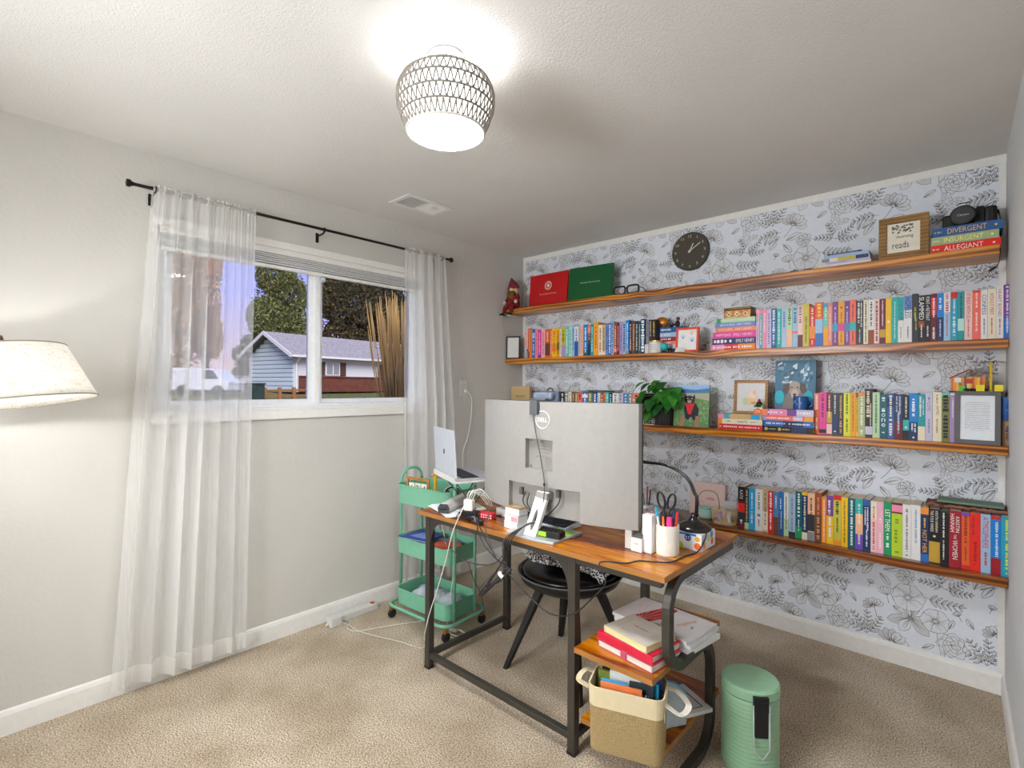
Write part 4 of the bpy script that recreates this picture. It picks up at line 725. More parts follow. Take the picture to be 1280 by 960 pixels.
pc=thing('dried_pod','small brown dried pod lying just beyond the keepsake tin','ornament',(xb+.022,-.10,sz)); MB().ball((0,0,.016),.017,12,8,(1.1,1,.9)).build('husk',mat('pod_brown','#5a3a24',rough=.9,bump=(120,.8,.004)),pc,smooth=True); MB().tube([(0,0,.03),(.004,0,.037)],.002,6).build('stalk',dark,pc)
# ---------------- third shelf
z3=SZ[3][1]
xa,xb=X(638,500,-.17),X(661,500,-.17)
framed('wooden_sign','small pale wooden block sign at the window end of the third shelf','sign',max(xa,.012),xb,-.16,z3,at('y',-.16,650,483).z-z3,0,.022,mat('block_birch','#c7ab7c',rough=.7),0,0,base=mat('block_birch'),art=lambda t,P,w,h:(lambda q:(put_text(q,"MOM'S",P(.5,.66,1),(1,0,0),(0,0,1),w*.5,.022,True),squiggle(q,P(.5,.4,1),(1,0,0),(0,0,1),w*.5,.015),q.build('lettering',im('#5b4630'),t)))(MB()))
wr=MB(); r=random.Random(2)
for k in range(40):
    a=r.uniform(0,2*PI); wr.tube([(.03*math.cos(a),.004*r.uniform(-1,1),.03*math.sin(a)),(.038*math.cos(a+.4),.01*r.uniform(-1,1),.038*math.sin(a+.4)),(.03*math.cos(a+.8),0,.03*math.sin(a+.8))],.0016,5)
wr=MB.build(wr,'twig_wreath',mat('twig','#6b4c33',rough=.9)); wr.location=(X(667,492,-.17)+.0,-.13,z3+.19); tag(wr,'small brown twig wreath leaning behind the wooden block sign','wreath')
wr.location.z=z3+.04; wr.scale=(1,1,1)
s2=wr.copy(); S.collection.objects.link(s2); s2.location=(.03,-.1,z3+.17); wr.location=(X(664,490,-.15),-.12,z3+.165); tag(s2,'small brown twig wreath behind the left edge of the block sign'.replace('left edge','window side'),'wreath')
pg=thing('peg_rack','narrow wooden ledge holding the two twig wreaths behind the block sign','rack',(.11,-.09,z3)); MB().box((-.095,-.012,0),(.08,.012,.128)).build('board',mat('block_birch'),pg,bev=.002)
MB().box((-.095,-.04,.124),(.08,.012,.13)).build('ledge',mat('block_birch'),pg)
xa,xb=X(668,497,-.17),X(698,497,-.17); cz=at('y',-.17,683,489).z
gc=thing('padded_case','grey-blue padded case standing between the block sign and the books behind the monitor','case',((xa+xb)/2,-.12,z3)); MB().box((-(xb-xa)/2,-.05,0),((xb-xa)/2,.05,cz-z3)).build('case_shell',mat('case_blue_grey','#7e8ea6',rough=.7),gc,bev=.012,seg=3); MB().tube(arc((0,0,cz-z3-.004),.028,0,180,10,'y'),.004,8).build('handle',dark,gc); MB().tube([(-(xb-xa)/2,-.0505,(cz-z3)*.6),((xb-xa)/2,-.0505,(cz-z3)*.6)],.0015,6).build('zip',dark,gc)
# plant in ribbed pot
pxx=X(826,534,-.16); pr=(X(840,534,-.16)-X(812.5,534,-.16))/2
pt=thing('potted_plant','green trailing houseplant in a ribbed black pot near the monitor','plant',(pxx,-.135,z3))
P=[]; n=96
pm=MB()
for z_,rr in ((0,.86),(.004,.9),(.1,1.0),(.118,1.02),(.118,.92),(.10,.9)):
    for k in range(n): a=2*PI*k/n; q_=pr*rr*(1+(.025 if k%4<2 else -.01)*(1 if z_<.1 and rr>=.86 else 0)); pm.v.append(V(math.cos(a)*q_,math.sin(a)*q_,z_))
pm.f=[(i*n+k,i*n+(k+1)%n,(i+1)*n+(k+1)%n,(i+1)*n+k) for i in range(5) for k in range(n)]+[tuple(range(n))[::-1]]; pm.m=[0]*len(pm.f)
pm.build('pot',mat('pot_black','#2b292b',rough=.5),pt); MB().lathe([(0,.098),(pr*.93,.098)],24).build('soil',mat('soil','#3a2a1d',rough=1),pt)
lm=[mat('leaf_green_%d'%i,c,rough=.38,spec=.5,mix=(30,.3,None)) for i,c in enumerate(('#2f7a2a','#1f5e20','#4a9436'))]; st=mat('plant_stem','#7a9a4a',rough=.6)
def leaf(mb,base,d,L,wd,droop=.4):
    d=Vector(d).normalized(); sd=d.cross(V(0,0,1)).normalized(); up=sd.cross(d); n=6; L_=[];R_=[];C_=[]
    for i in range(n+1):
        t=i/n; c=Vector(base)+d*(L*t)-V(0,0,1)*(droop*L*t*t); w_=wd*math.sin(PI*min(.999,t**.62+.0))**.75 if t<1 else 0
        if t==0: w_=wd*.1
        C_.append(c); L_.append(c+sd*w_+up*w_*.22); R_.append(c-sd*w_+up*w_*.22)
    k=len(mb.v); mb.v+=C_+L_+R_; m=n+1
    for i in range(n): mb.f+=[(k+i,k+i+1,k+m+i+1,k+m+i),(k+i+1,k+i,k+2*m+i,k+2*m+i+1)]; mb.m+=[mb.mi]*2
r=random.Random(21); tips=[]
lv=[]
for i in range(34):
    a=r.uniform(-.12,.115); b=-.02-.085*r.random(); c=.05+.21*r.random()
    if abs(a)>.08 and c<.12: c+=.07
    if c>.2 and abs(a)>.09: c-=.05
    lv.append((a,b,c))
for i,(a,b,c) in enumerate(lv):
    tip=V(a,b,c+.03); base=V(a*.2,b*.2,.1); mid=V(a*.55,b*.4,max(c,.16)+.02)
    if i%2==0: MB().tube(spline([base,mid,tip],5),.0016,5).build('stem',st,pt,smooth=True)
    q=MB(); d=V(a*6+r.uniform(-.35,.35),-.55-r.random()*.4,-.7 if c<.2 else -.25); leaf(q,tip,d,.066+.02*r.random(),.031+.007*r.random(),.35); q.build('leaf',lm[i%3],pt,smooth=True)
dk=X(810,524,-.19)
wf=thing('carved_figure','little carved wooden figure half behind the monitor beside the plant','figurine',(dk,-.15,z3)); MB().lathe([(0,0),(.014,0),(.012,.02),(.016,.035),(.009,.05),(.012,.06),(.008,.072),(0,.076)],12).build('carving',mat('carved_wood','#b08d5f',rough=.7,bump=(90,.5,.004)),wf,smooth=True); MB().lathe([(0,.076),(.005,.078),(.003,.084),(0,.085)],8).build('topknot',dark,wf)
xa,xb=X(804,533,-.205),X(817.5,532,-.205)
framed('name_plaque','small black and white lettered plaque in front of the ribbed pot','sign',xa,xb,-.205,z3,.037,.0025,.006,mat('plaque_white','#e8e6e0'),8,0,base=black,art=lambda t,P,w,h:(lambda q:(put_text(q,"GY'S",P(.5,.5,1),(1,0,0),(0,0,1),w*.85,.018),q.build('lettering',im('#efefec'),t)))(MB()))
# dog photograph on canvas
def dog1(t,P,w,h):
    shape(t,P,'printed_sky','#9fc0e6',[(0,.82),(1,.84),(1,1),(0,1)]); shape(t,P,'printed_hills','#3f7fc4',[(0,.84),(.3,.9),(.6,.88),(1,.92),(1,.83),(.5,.81),(0,.8)],2); shape(t,P,'printed_path','#b8b49c',[(0,.66),(.4,.72),(1,.62),(1,.8),(0,.8)],1)
    q=MB(); r=random.Random(4)
    for i in range(160):
        u,v=r.random()*.94,r.random()*.6; q.mat(r.randrange(2)); q.poly([P(u,v,2),P(u+.05,v+.01,2),P(u+.03,v+.05,2)])
    q.build('printed_grass',[im('#5d8a4c'),im('#9dbb8a')],t)
    shape(t,P,'printed_dog_body','#20202a',[(.34,.2),(.3,.42),(.38,.56),(.62,.58),(.72,.42),(.7,.18),(.6,.14),(.5,.24),(.42,.14)],3)
    for c in (.24,.66): shape(t,P,'printed_leg','#b8846a',[(c-.06,.0),(c+.06,.0),(c+.08,.24),(c-.02,.26)],4)
    shape(t,P,'printed_dog_head','#26242c',blob(.46,.64,.15,.1),4)
    for c in (.34,.58): shape(t,P,'printed_ear','#17161c',[(c-.04,.68),(c+.04,.68),(c+.01,.78)],5)
    shape(t,P,'printed_muzzle','#c9a89a',blob(.45,.6,.06,.04,10),6); shape(t,P,'printed_nose','#101014',blob(.45,.62,.02,.014,8),7)
    for c in (.4,.52): shape(t,P,'printed_eye','#e6e2dc',blob(c,.67,.018,.012,8),6)
    shape(t,P,'printed_bandana','#e0222c',[(.34,.54),(.6,.56),(.66,.6),(.58,.5),(.5,.28),(.42,.3)],7)
xa,xb=X(841.5,534,-.16),X(885.5,534,-.16); m_side=mat('canvas_side','#dcdad4',rough=.8)
framed('dog_photo','photo print of a black dog in a red bandana on grass, beside the plant','photo',xa,xb,-.16,z3,at('y',-.16,875,481).z-z3,0,.012,m_side,4,0,base=mat('print_green','#6f9a5c',rough=.5),art=dog1)
# small wooden frame on stack A with kitten-coloured drawing
def kit(t,P,w,h):
    shape(t,P,'printed_shape','#efc9a0',blob(.5,.38,.2,.15)); shape(t,P,'printed_shape','#f3d9c4',blob(.55,.58,.14,.13),2); shape(t,P,'printed_shape','#bcd3a4',blob(.3,.35,.09,.13),3); shape(t,P,'printed_shape','#f0b28a',blob(.62,.66,.05,.08),4); shape(t,P,'printed_shape','#e3a65a',blob(.6,.3,.1,.05),4)
xa,xb=X(914.5,514,-.16),X(957.5,514,-.16); m_lf=wood('light_frame_wood',[(.1,'#6e4a20'),(.5,'#97692f'),(.9,'#b98a4a')],(3,30,6),3,rough=.55,coat=0)
framed('photo_frame','small square wooden frame with a pastel print standing on the three-book stack','frame',xa,xb,-.135,stA,at('y',-.135,935,475).z-stA,.016,.014,m_lf,5,0,base=white,art=kit,mitre=True)
cp=thing('cactus_pot','orange and white pot with tiny cactus and red flower before the square frame','plant',((X(941,515,-.18)+X(955,515,-.18))/2,-.165,stA)); rr=.022
MB().box((-rr,-rr,0),(rr,rr,.042)).build('pot',mat('pot_white','#e6e2d8',rough=.5),cp,bev=.004); MB().prism([(-rr-.0004,-rr-.0006,.002),(rr+.0004,-rr-.0006,.002),(rr+.0004,-rr-.0006,.028),(0,-rr-.0006,.038),(-rr-.0004,-rr-.0006,.028)],(0,.001,0)).build('printed_band',im('#ee6a1e'),cp)
q=MB(); [squiggle(q,(0,-rr-.0010,.024-.009*i),(1,0,0),(0,0,1),.03,.005) for i in range(2)]; q.build('pot_print',im('#f6d9c0'),cp)
MB().ball((0,0,.056),.017,12,10,(1,1,1.2)).build('cactus',mat('cactus_dark','#2f3d22',rough=.8,bump=(200,1,.004)),cp,smooth=True); MB().ball((0,0,.08),.008,10,8).build('flower',mat('flower_red','#c81e2e',rough=.6),cp,smooth=True)
for a,c in ((-.018,'#2f8f86'),(.018,'#8fbf3a')): MB().ball((a,-.006,.048),.009,10,8).build('succulent',mat('succ'+c,c,rough=.6),cp,smooth=True)
tr=thing('bottle_brush_tree','tiny dark glittery tree ornament between the square frame and dog portrait','ornament',(X(962,508,-.13),-.11,stB)); q=MB(); r=random.Random(5)
for i in range(240):
    z_=.01+.08*r.random(); R_=.026*(1-z_/.1); a=r.uniform(0,2*PI); q.tube([(0,0,z_),(math.cos(a)*R_,math.sin(a)*R_,z_-.004)],.0007,3)
q.build('bristles',mat('tree_dark','#3c3f3a',rough=.7,mix=(200,.5,'#8a8478')),tr); MB().tube([(0,0,0),(0,0,.092)],.002,6).build('trunk',dark,tr); MB().lathe([(0,0),(.01,0),(.008,.006),(0,.006)],10).build('foot',dark,tr)
def dog2(t,P,w,h):
    r=random.Random(8); q=MB()
    for i in range(46):
        u,v=r.random()*.86,.42+r.random()*.5; q.mat(r.choice((0,0,1,2,3))); a=r.uniform(.04,.14); q.poly([P(u,v,1+i%3),P(u+a,v+r.uniform(-.03,.03),1+i%3),P(u+a*1.1,v+.05+.05*r.random(),1+i%3),P(u+a*.2,v+.04,1+i%3)])
    q.build('printed_paint',[im('#8fb6cc'),im('#2f6f94'),im('#dfe9ee'),im('#4a6d82')],t)
    for c in (.12,.82): shape(t,P,'printed_circle','#1fb8cc',blob(c,.24,.12,.14,16),5)
    shape(t,P,'printed_dog_chest','#8d817c',[(.18,0),(.26,.24),(.36,.4),(.66,.4),(.78,.2),(.82,0)],6)
    for s_ in (-1,1): shape(t,P,'printed_ear','#5d504c',[(.5+s_*.13,.54),(.5+s_*.27,.5),(.5+s_*.3,.36),(.5+s_*.2,.3),(.5+s_*.12,.4)],8)
    shape(t,P,'printed_dog_head','#b3a29b',blob(.5,.42,.16,.15,16),7); shape(t,P,'printed_muzzle','#d2bdb4',blob(.5,.3,.09,.1,12),9); shape(t,P,'printed_nose','#4c4040',blob(.5,.29,.04,.03,10),10)
    for s_ in (-1,1): shape(t,P,'printed_eye','#3e3634',blob(.5+s_*.07,.44,.022,.018,8),9)
xa,xb=X(966.5,508,-.13),X(1017.5,508,-.13)
framed('dog_portrait','painted canvas portrait of a grey dog on blue, standing on the four-book stack','painting',xa,xb,-.105,stB,at('y',-.105,992,450).z-stB,0,.02,mat('canvas_dark','#23262b',rough=.8),4,0,base=mat('print_steel','#5f87a0',rough=.7),art=dog2)
mgx=(X(990.5,511,-.17)+X(1009,511,-.17))/2
mg=thing('enamel_mug','dark blue enamel mug with landscape print in front of the dog portrait','mug',(mgx,-.155,stB)); mb_=mat('enamel_blue','#1f559c',rough=.25,coat=.4); R_=(X(1009,511,-.17)-X(990.5,511,-.17))/2
MB().lathe([(0,.0),(R_*.93,.0),(R_,.004),(R_,.066),(R_*1.04,.069),(R_*.98,.07),(R_*.94,.066),(R_*.94,.006),(0,.006)],32).build('cup',mb_,mg,smooth=False,bev=0)
MB().tube(arc((R_*.98,0,.035),.021,-80,80,10,'y'),.0045,8).build('handle',mb_,mg,smooth=True)
q=MB(); q.mat(0).poly([(R_*math.sin(a)*1.012,-R_*math.cos(a)*1.012,z_) for a,z_ in ((-.9,.03),(-.3,.028),(.3,.03),(.35,.04),(.0,.046),(-.4,.052),(-.6,.046),(-.9,.044))]); q.build('printed_scene',[im('#dce8ee')],mg)
# grey letter frame
xa,xb=X(1192.5,555,-.2),X(1251,560,-.2)
framed('photo_frame','grey frame with a typed letter leaning on the books near the corner','frame',xa,xb,-.208,z3,.232,.019,.014,mat('frame_grey','#5f5c5c',rough=.5),7,-2,base=mat('letter_paper','#e9edf2',rough=.8),art=letter(16,'#8a8f96'))
# craft house with palm
sx0,sx1=X(1187,493,-.1),X(1252,496,-.1)
zz=z3+.224
hs=thing('craft_house','colourful handmade craft-stick house with yellow palm on the books above the letter frame','craft model',((sx0+sx1)/2,-.09,zz)); w_=sx1-sx0
MB().box((-w_/2,-.085,0),(w_/2,.06,.006)).build('base_board',dark,hs)
stc=['#e86a1c','#f0a02a','#f6c23a','#d4571c','#e8912a','#8a4a1c','#e9d9b0','#f0b71f']
for i in range(14):
    MB().box((-w_*.46+i*.0088,-.06,.006),(-w_*.46+i*.0088+.008,-.057,.068+.003*(i%2))).build('craft_stick',im(stc[i%8]),hs)
MB().box((-w_*.46+.012,-.0615,.045),(-w_*.46+.034,-.0605,.066)).build('window_cutout',im('#e6e6e6'),hs); MB().box((-.028,-.0615,.04),(-.006,-.0605,.062)).build('window_cutout',im('#c23a2a'),hs)
for i in range(12):
    for s_ in (-1,1):
        c=V(-w_*.46+.062+s_*.032,-.07+.011*i,.086); MB().cbox(c,(.084,.0095,.002),rotm('Y',s_*28)).build('roof_stick',im(['#e2603a','#c99a6a','#d9a4c8','#b5602e','#f0a85a'][(i+(s_>0))%5]),hs)
MB().tube([(w_*.3,-.05,.006),(w_*.3,-.05,.135)],.005,8).build('palm_post',im('#f0cc1e'),hs)
for k in range(9):
    a=2*PI*k/9; q=MB(); leaf(q,(w_*.3,-.05,.134),(math.cos(a),math.sin(a),.15),.06,.007,.25); q.build('palm_leaf',im('#7a5a2a'),hs)
for k in range(5):
    q=MB(); leaf(q,(w_*.3,-.05,.085),(math.cos(k*1.3),math.sin(k*1.3),.1),.045,.005,.2); q.build('palm_leaf',im('#9a7a3a'),hs)
for a in (.02,.36): MB().box((w_*a,-.083,.006),(w_*a+.028,-.081,.034),rotm('X',-12)).build('yellow_tile',im('#f1df2a'),hs)
MB().box((-w_*.3,-.08,.006),(-w_*.3+.02,-.078,.03)).build('green_tile',im('#6ac23a'),hs)
for i in range(7): MB().ball((-.035+.012*i,-.075,.012),.007,8,6).build('dark_bead',dark,hs,smooth=True)
MB().box((w_*.06,-.058,.006),(w_*.06+.008,-.05,.055)).build('blue_post',im('#2a6ab0'),hs); MB().box((w_*.0,-.058,.006),(w_*.0+.008,-.05,.055)).build('yellow_post',im('#f0d22a'),hs)
# ---------------- lowest shelf
z4=SZ[4][1]; zb4=z4+.256
xa,xb=X(1158,622,-.1),X(1262,640,-.1)
lg_=thing('driftwood_tray','rough dark brown bark tray lying on the books at the end of the lowest shelf','tray',((xa+xb)/2-.0,-.09,zb4)); q=MB(); r=random.Random(3); wl_=xb-xa
q.grid(lambda u,v:V((u-.5)*wl_, (v-.5)*.13, .006+.006*noise.noise(V(u*9,v*4,1))),30,8); q.build('bark_slab',mat('bark','#5a3626',rough=.95,mix=(50,.5,'#8a5c4a'),bump=(60,1,.01)),lg_,solid=.014)
for i in range(16):
    a=r.uniform(-.5,.5)*wl_; MB().tube([(a,-.066,.004),(a+.02,-.07,.01+.006*r.random()),(a+.045,-.066,.006)],.004,6).build('bark_strip',mat('bark_light','#9a6a58',rough=.95),lg_)
xa,xb=X(1172,622,-.1),X(1255,640,-.1)
tag(MB().box((-(xb-xa)/2,-.055,0),((xb-xa)/2,.055,.012)).build('green_box',mat('sage_cloth','#6f8a77',rough=.7),None,bev=.003,loc=None),'flat sage green case on top of the bark tray on the lowest shelf','case').location=((xa+xb)/2,-.1,zb4+.021)
# gold wire basket
bx0,bx1=X(889.5,655,-.15),X(921,655,-.15); bw=(bx1-bx0)/2
gb_=thing('wire_basket','oval gold wire basket holding small pastel things next to the first book','basket',((bx0+bx1)/2,-.145,z4)); gold=mat('gold_wire','#ecd6a0',rough=.35,metal=.5)
for z_,s_ in ((.003,.9),(.078,1.0)): MB().tube([(bw*s_*math.cos(a),.05*s_*math.sin(a),z_) for a in [2*PI*i/28 for i in range(28)]],.0032,6,closed=True).build('hoop',gold,gb_,smooth=True)
for i in range(14):
    a=2*PI*i/14; MB().tube([(bw*math.cos(a+d)*(.9+.1*t),.05*math.sin(a+d)*(.9+.1*t),.003+.075*t) for t,d in ((0,0),(.25,.22),(.5,.05),(.75,-.2),(1,0))],.0024,6).build('scroll_wire',gold,gb_,smooth=True)
MB().lathe([(0,.002),(.9,.002),(.9,.004),(0,.004)],24,(0,0,0),None,bw,.05).build('base_plate',gold,gb_)
for i,(a,c,h) in enumerate(((-.03,'#c9a9d0',.05),(.0,'#e7b8c4',.06),(.03,'#e6e6e6',.055),(.015,'#d9c9a0',.045))):
    tt=thing('small_tube','%s cosmetic tube inside the gold wire basket'%('lilac','pink','white','sand coloured')[i],'tube',((bx0+bx1)/2+a,-.145+.015*(i%2),z4+.006),group='tubes in the wire basket'); MB().lathe([(0,0),(.011,0),(.011,h),(.007,h+.006),(0,h+.006)],12).build('tube_body',mat('tube'+c,c,rough=.4),tt); MB().lathe([(0,h+.006),(.007,h+.006),(.007,h+.014),(0,h+.014)],12).build('cap',white,tt)
jx=X(882,648,-.12); jr=(X(890,648,-.12)-X(875,648,-.12))/2
mj=thing('mint_jar','frosted mint green glass jar before the pink card','jar',(jx,-.115,z4)); MB().lathe([(0,0),(jr*.8,0),(jr,.012),(jr*1.0,.05),(jr*.8,.064),(jr*.85,.07),(jr*.78,.07),(jr*.75,.062),(jr*.92,.045),(jr*.9,.012),(0,.006)],24).build('glass_body',mat('mint_glass','#a8d8cc',rough=.3),mj,smooth=True); MB().tube([(jr*.84*math.cos(a),jr*.84*math.sin(a),.062) for a in [2*PI*i/20 for i in range(20)]],.0012,5,closed=True).build('neck_wire',mat('dark_wire'),mj)
MB().tube(spline([(-jr,0,.062),(-jr*1.3,0,.12),(-jr*.3,0,.165),(jr*1.6,0,.16),(jr*2.2,0,.09),(jr*1.9,-.01,.05)],8),.0022,6).build('cane_handle',mat('cane','#8a6a48',rough=.6),mj,smooth=True)
xa,xb=X(861,641,-.06),X(905,640,-.06)
framed('gift_bag','pale pink card bag with blush shapes standing against the wallpaper','bag',xa,xb,-.05,z4,.2,0,.03,mat('pale_pink','#edd3cb',rough=.8),3,0,base=mat('pale_pink'),art=lambda t,P,w,h:(shape(t,P,'printed_shape','#e6a9a4',[(.45,.5),(.55,.58),(.68,.57),(.74,.48)]),shape(t,P,'printed_shape','#eebab4',[(.25,.4),(.32,.46),(.42,.44),(.46,.38)],2)))
xa,xb=X(903,640,-.1),X(918,640,-.1)
framed('white_card','white card with small print upright behind the gold wire basket','card',xa-.02,xb,-.08,z4,.115,0,.002,white,5,0,base=white,art=lambda t,P,w,h:(lambda q:(squiggle(q,P(.6,.75,1),(1,0,0),(0,0,1),w*.6,.006),squiggle(q,P(.6,.55,1),(1,0,0),(0,0,1),w*.5,.004),q.build('print',im('#9a9a9a'),t)))(MB()))
# ------------------------------------------------------------------ desk
steel=mat('dark_steel','#45413b',rough=.4,metal=.35,spec=.5); DZ=.765
m_desk=wood('acacia_top',[(.25,'#5e2a06'),(.42,'#6e3001'),(.54,'#954a02'),(.67,'#b86a03'),(.85,'#cf8a18')],(1.6,13,13),.9,rough=.27,off=2,coat=.2,dist=7)
m_desk.node_tree.nodes['Principled BSDF'].inputs['Specular IOR Level'].default_value=.3
m_edge=mat('desk_edge_band','#a87238',rough=.4,mix=(30,.2,None),stretch=(.3,1,1))
DX0,DX1,DY0,DY1=.772,2.066,-1.655,-.99
dk=thing('desk','brown wood topped desk with dark steel legs and a curved side frame','desk',((DX0+DX1)/2,(DY0+DY1)/2,0))
def top(name,x0,x1,y0,y1,z,par):
    o=MB().box((x0,y0,z-.02),(x1,y1,z)).build(name,m_desk,par,w=True)
    MB().box((x0-.0012,y0-.0012,z-.0195),(x1+.0012,y0,z-.0005)).box((x1,y0,z-.0195),(x1+.0012,y1,z-.0005)).box((x0-.0012,y0,z-.0195),(x0,y1,z-.0005)).build('edge_band',m_edge,o,w=True)
    return o
top('desktop',DX0,DX1,DY0,DY1,DZ,dk)
LX=[(.812,.845),(1.672,1.705)]; LY=[(-1.64,-1.607),(-1.085,-1.052)]; zt=DZ-.021
for lx in LX:
    for ly in LY:
        MB().box((lx[0],ly[0],0.008),(lx[1],ly[1],zt)).build('leg',steel,dk,w=True,bev=.0025)
        MB().box((lx[0]-.001,ly[0]-.001,0),(lx[1]+.001,ly[1]+.001,.012)).build('foot_cap',black,dk,w=True)
for ly in LY: MB().box((LX[0][1],ly[0]+.003,zt-.026),(2.045,ly[1]-.003,zt)).build('top_rail',steel,dk,w=True,bev=.002)
for lx in LX: MB().box((lx[0]+.003,LY[0][1],zt-.026),(lx[1]-.003,LY[1][0],zt)).build('top_rail',steel,dk,w=True,bev=.002)
MB().box((LX[0][1],LY[0][0]+.004,.052),(LX[1][0],LY[0][1]-.004,.078)).build('stretcher',steel,dk,w=True,bev=.002)
for lx in LX: MB().box((lx[0]+.004,LY[0][1],.052),(lx[1]-.004,LY[1][0],.078)).build('stretcher',steel,dk,w=True,bev=.002)
def gusset(x,y,s,z=zt-.026):
    P=[(x,y,z),(x+s*.085,y,z)]+[(x+s*(.085-.085*math.sin(a)),y,z-.13+.13*math.cos(a)) for a in [i*PI/2/8 for i in range(1,8)]]+[(x,y,z-.13)]
    MB().prism(P,(0,.003,0)).build('corner_gusset',steel,dk,w=True)
gusset(LX[0][1],LY[0][0]+.004,1); gusset(LX[1][0],LY[0][0]+.004,-1); gusset(LX[0][1],LY[1][0]+.004,1)
# curved side frame
sx_=2.047
path=[V(sx_,-1.02,zt-.016),V(sx_,-1.5,zt-.016)]+arc((sx_,-1.5,zt-.116),.1,90,180,8,'x')+arc((sx_,-1.50,.52),.1,180,270,8,'x')
path=[V(sx_,-1.02,zt-.016)]+[V(sx_,p.y,p.z) for p in arc((sx_,-1.485,zt-.121),.105,90,180,9,'x')]+[V(sx_,p.y,p.z) for p in arc((sx_,-1.485,.525),.105,180,270,9,'x')]+[V(sx_,p.y,p.z) for p in arc((sx_,-1.33,.315),.105,90,0,9,'x')]+[V(sx_,p.y,p.z) for p in arc((sx_,-1.33,.123),.105,0,-90,9,'x')]+[V(sx_,-1.64,.018)]
MB().bar(path,.034,.030,up=(1,0,0)).build('curved_frame',steel,dk,w=True,bev=.003)
sh=top('side_shelf',1.722,2.03,-1.665,-1.085,.425,dk)
MB().box((1.705,-1.63,.395),(1.73,-1.1,.405)).build('shelf_bracket',steel,dk,w=True)
top('low_shelf',1.722,2.03,-1.62,-1.085,.15,dk)
# ------------------------------------------------------------------ slabs placed by their four corners on a horizontal plane
def slab_pts(px, z): return [at('z',z,a,b) for a,b in px]
def slab(mb,P,t): return mb.prism([V(p[0],p[1],p[2]-t) for p in P],(0,0,t))
def rect(c,ang,w,d,z): 
    c=Vector((c[0],c[1],0)); a=math.radians(ang); u=V(math.cos(a),math.sin(a),0); v=V(-u.y,u.x,0)
    return [c-u*w/2-v*d/2+V(0,0,z),c+u*w/2-v*d/2+V(0,0,z),c+u*w/2+v*d/2+V(0,0,z),c-u*w/2+v*d/2+V(0,0,z)]
def notebook(label,c,ang,w,d,z,t,cov,pages='#e9e2d2',cat='notebook',extra=None,group=None,sp=False):
    o=thing('notebook',label,cat,(c[0],c[1],z),ang,group=group); m=mat('nb'+cov,cov,rough=.5)
    (MB().box((-w/2,-d/2,0),(w/2,d/2,.0025)).box((-w/2,-d/2,t-.0025),(w/2,d/2,t)).box(*(((-w/2,-d/2,.0025),(-w/2+.003,d/2,t-.0025)) if not sp else ((-w/2,-d/2,.0025),(w/2,-d/2+.003,t-.0025))))).build('cover',m,o,bev=.0008)
    MB().box((-w/2+.003,-d/2+.004,.0025),(w/2-.004,d/2-.004,t-.0025)).build('pages',mat('nbp'+pages,pages,rough=.9,mix=(400,.2,None),stretch=(.05,.05,1)),o)
    if extra: extra(o,w,d,t)
    return o
zs3=.4255
A=at('z',.45,747,799); B=at('z',.45,815,834); ang=math.degrees(math.atan2(B.y-A.y,B.x-A.x)); cN=(A+B)/2+V(-(B-A).y,(B-A).x,0).normalized()*.085
Lw=(B-A).length
def strap(o,w,d,t): MB().box((-.012,-d/2-.002,-.0004),(.012,-d/2+.03,t+.0012)).build('closing_strap',mat('strap_pink','#c0566a',rough=.5),o); 
notebook('dusty pink notebook with a closing strap, lowest in the pile on the desk side shelf',cN,ang,Lw,.17,zs3,.026,'#b8485c',extra=strap)
notebook('bright crimson notebook, second in the pile on the desk side shelf',cN+V(-.005,.008,0),ang+1,Lw*1.0,.17,zs3+.0265,.026,'#cf1f3c',sp=True)
A=at('z',.505,755,780); B=at('z',.505,808,808); a3=math.degrees(math.atan2(B.y-A.y,B.x-A.x)); c3=(A+B)/2+V(-(B-A).y,(B-A).x,0).normalized()*.08
def pic(o,w,d,t): MB().box((-w*.3,-d*.3,t),(w*.3,d*.3,t+.0004)).build('printed_window',im('#d3cdc2'),o); q=MB(); squiggle(q,(0,d*.05,t+.0008),(1,0,0),(0,1,0),w*.35,.008); q.build('print',im('#b06a50'),o)
notebook('cream and grey hardcover notebook, topmost in the pile on the desk side shelf',c3,a3,(B-A).length,.16,zs3+.053,.024,'#cbc4b6','#efdf9e',extra=pic)
# spiral pads with red fan print
px=[(767,766.5),(861,806),(897,774),(803,744)]
zz=.475; P=slab_pts(px,zz); c=(P[0]+P[1]+P[2]+P[3])/4; a4=math.degrees(math.atan2((P[1]-P[0]).y,(P[1]-P[0]).x)); w4=(P[1]-P[0]).length; d4=min((P[3]-P[0]).length,.23)
c=V(c.x,c.y,0)
def pad(label,c,ang,w,d,z,t,art=None,group=None):
    o=thing('spiral_pad',label,'notepad',(c[0],c[1],z),ang,group=group); MB().box((-w/2,-d/2,0),(w/2,d/2-.008,t)).build('pages',mat('pad_white','#e4e4e6',rough=.7),o,bev=.001)
    MB().box((-w/2,-d/2,t),(w/2,d/2-.008,t+.001)).build('front_cover',mat('pad_cover','#eceaea',rough=.4),o)
    q=MB()
    for i in range(int(w/.011)):
        x_=-w/2+.008+i*.011
        if x_<w/2-.004: q.tube([(x_,d/2-.008+.008*math.cos(a),t/2+(t/2+.004)*math.sin(a)) for a in [2*PI*k/8 for k in range(8)]],.0009,4,closed=True)
    q.build('spiral_binding',black,o)
    if art: art(o,w,d,t+.0014)
    return o
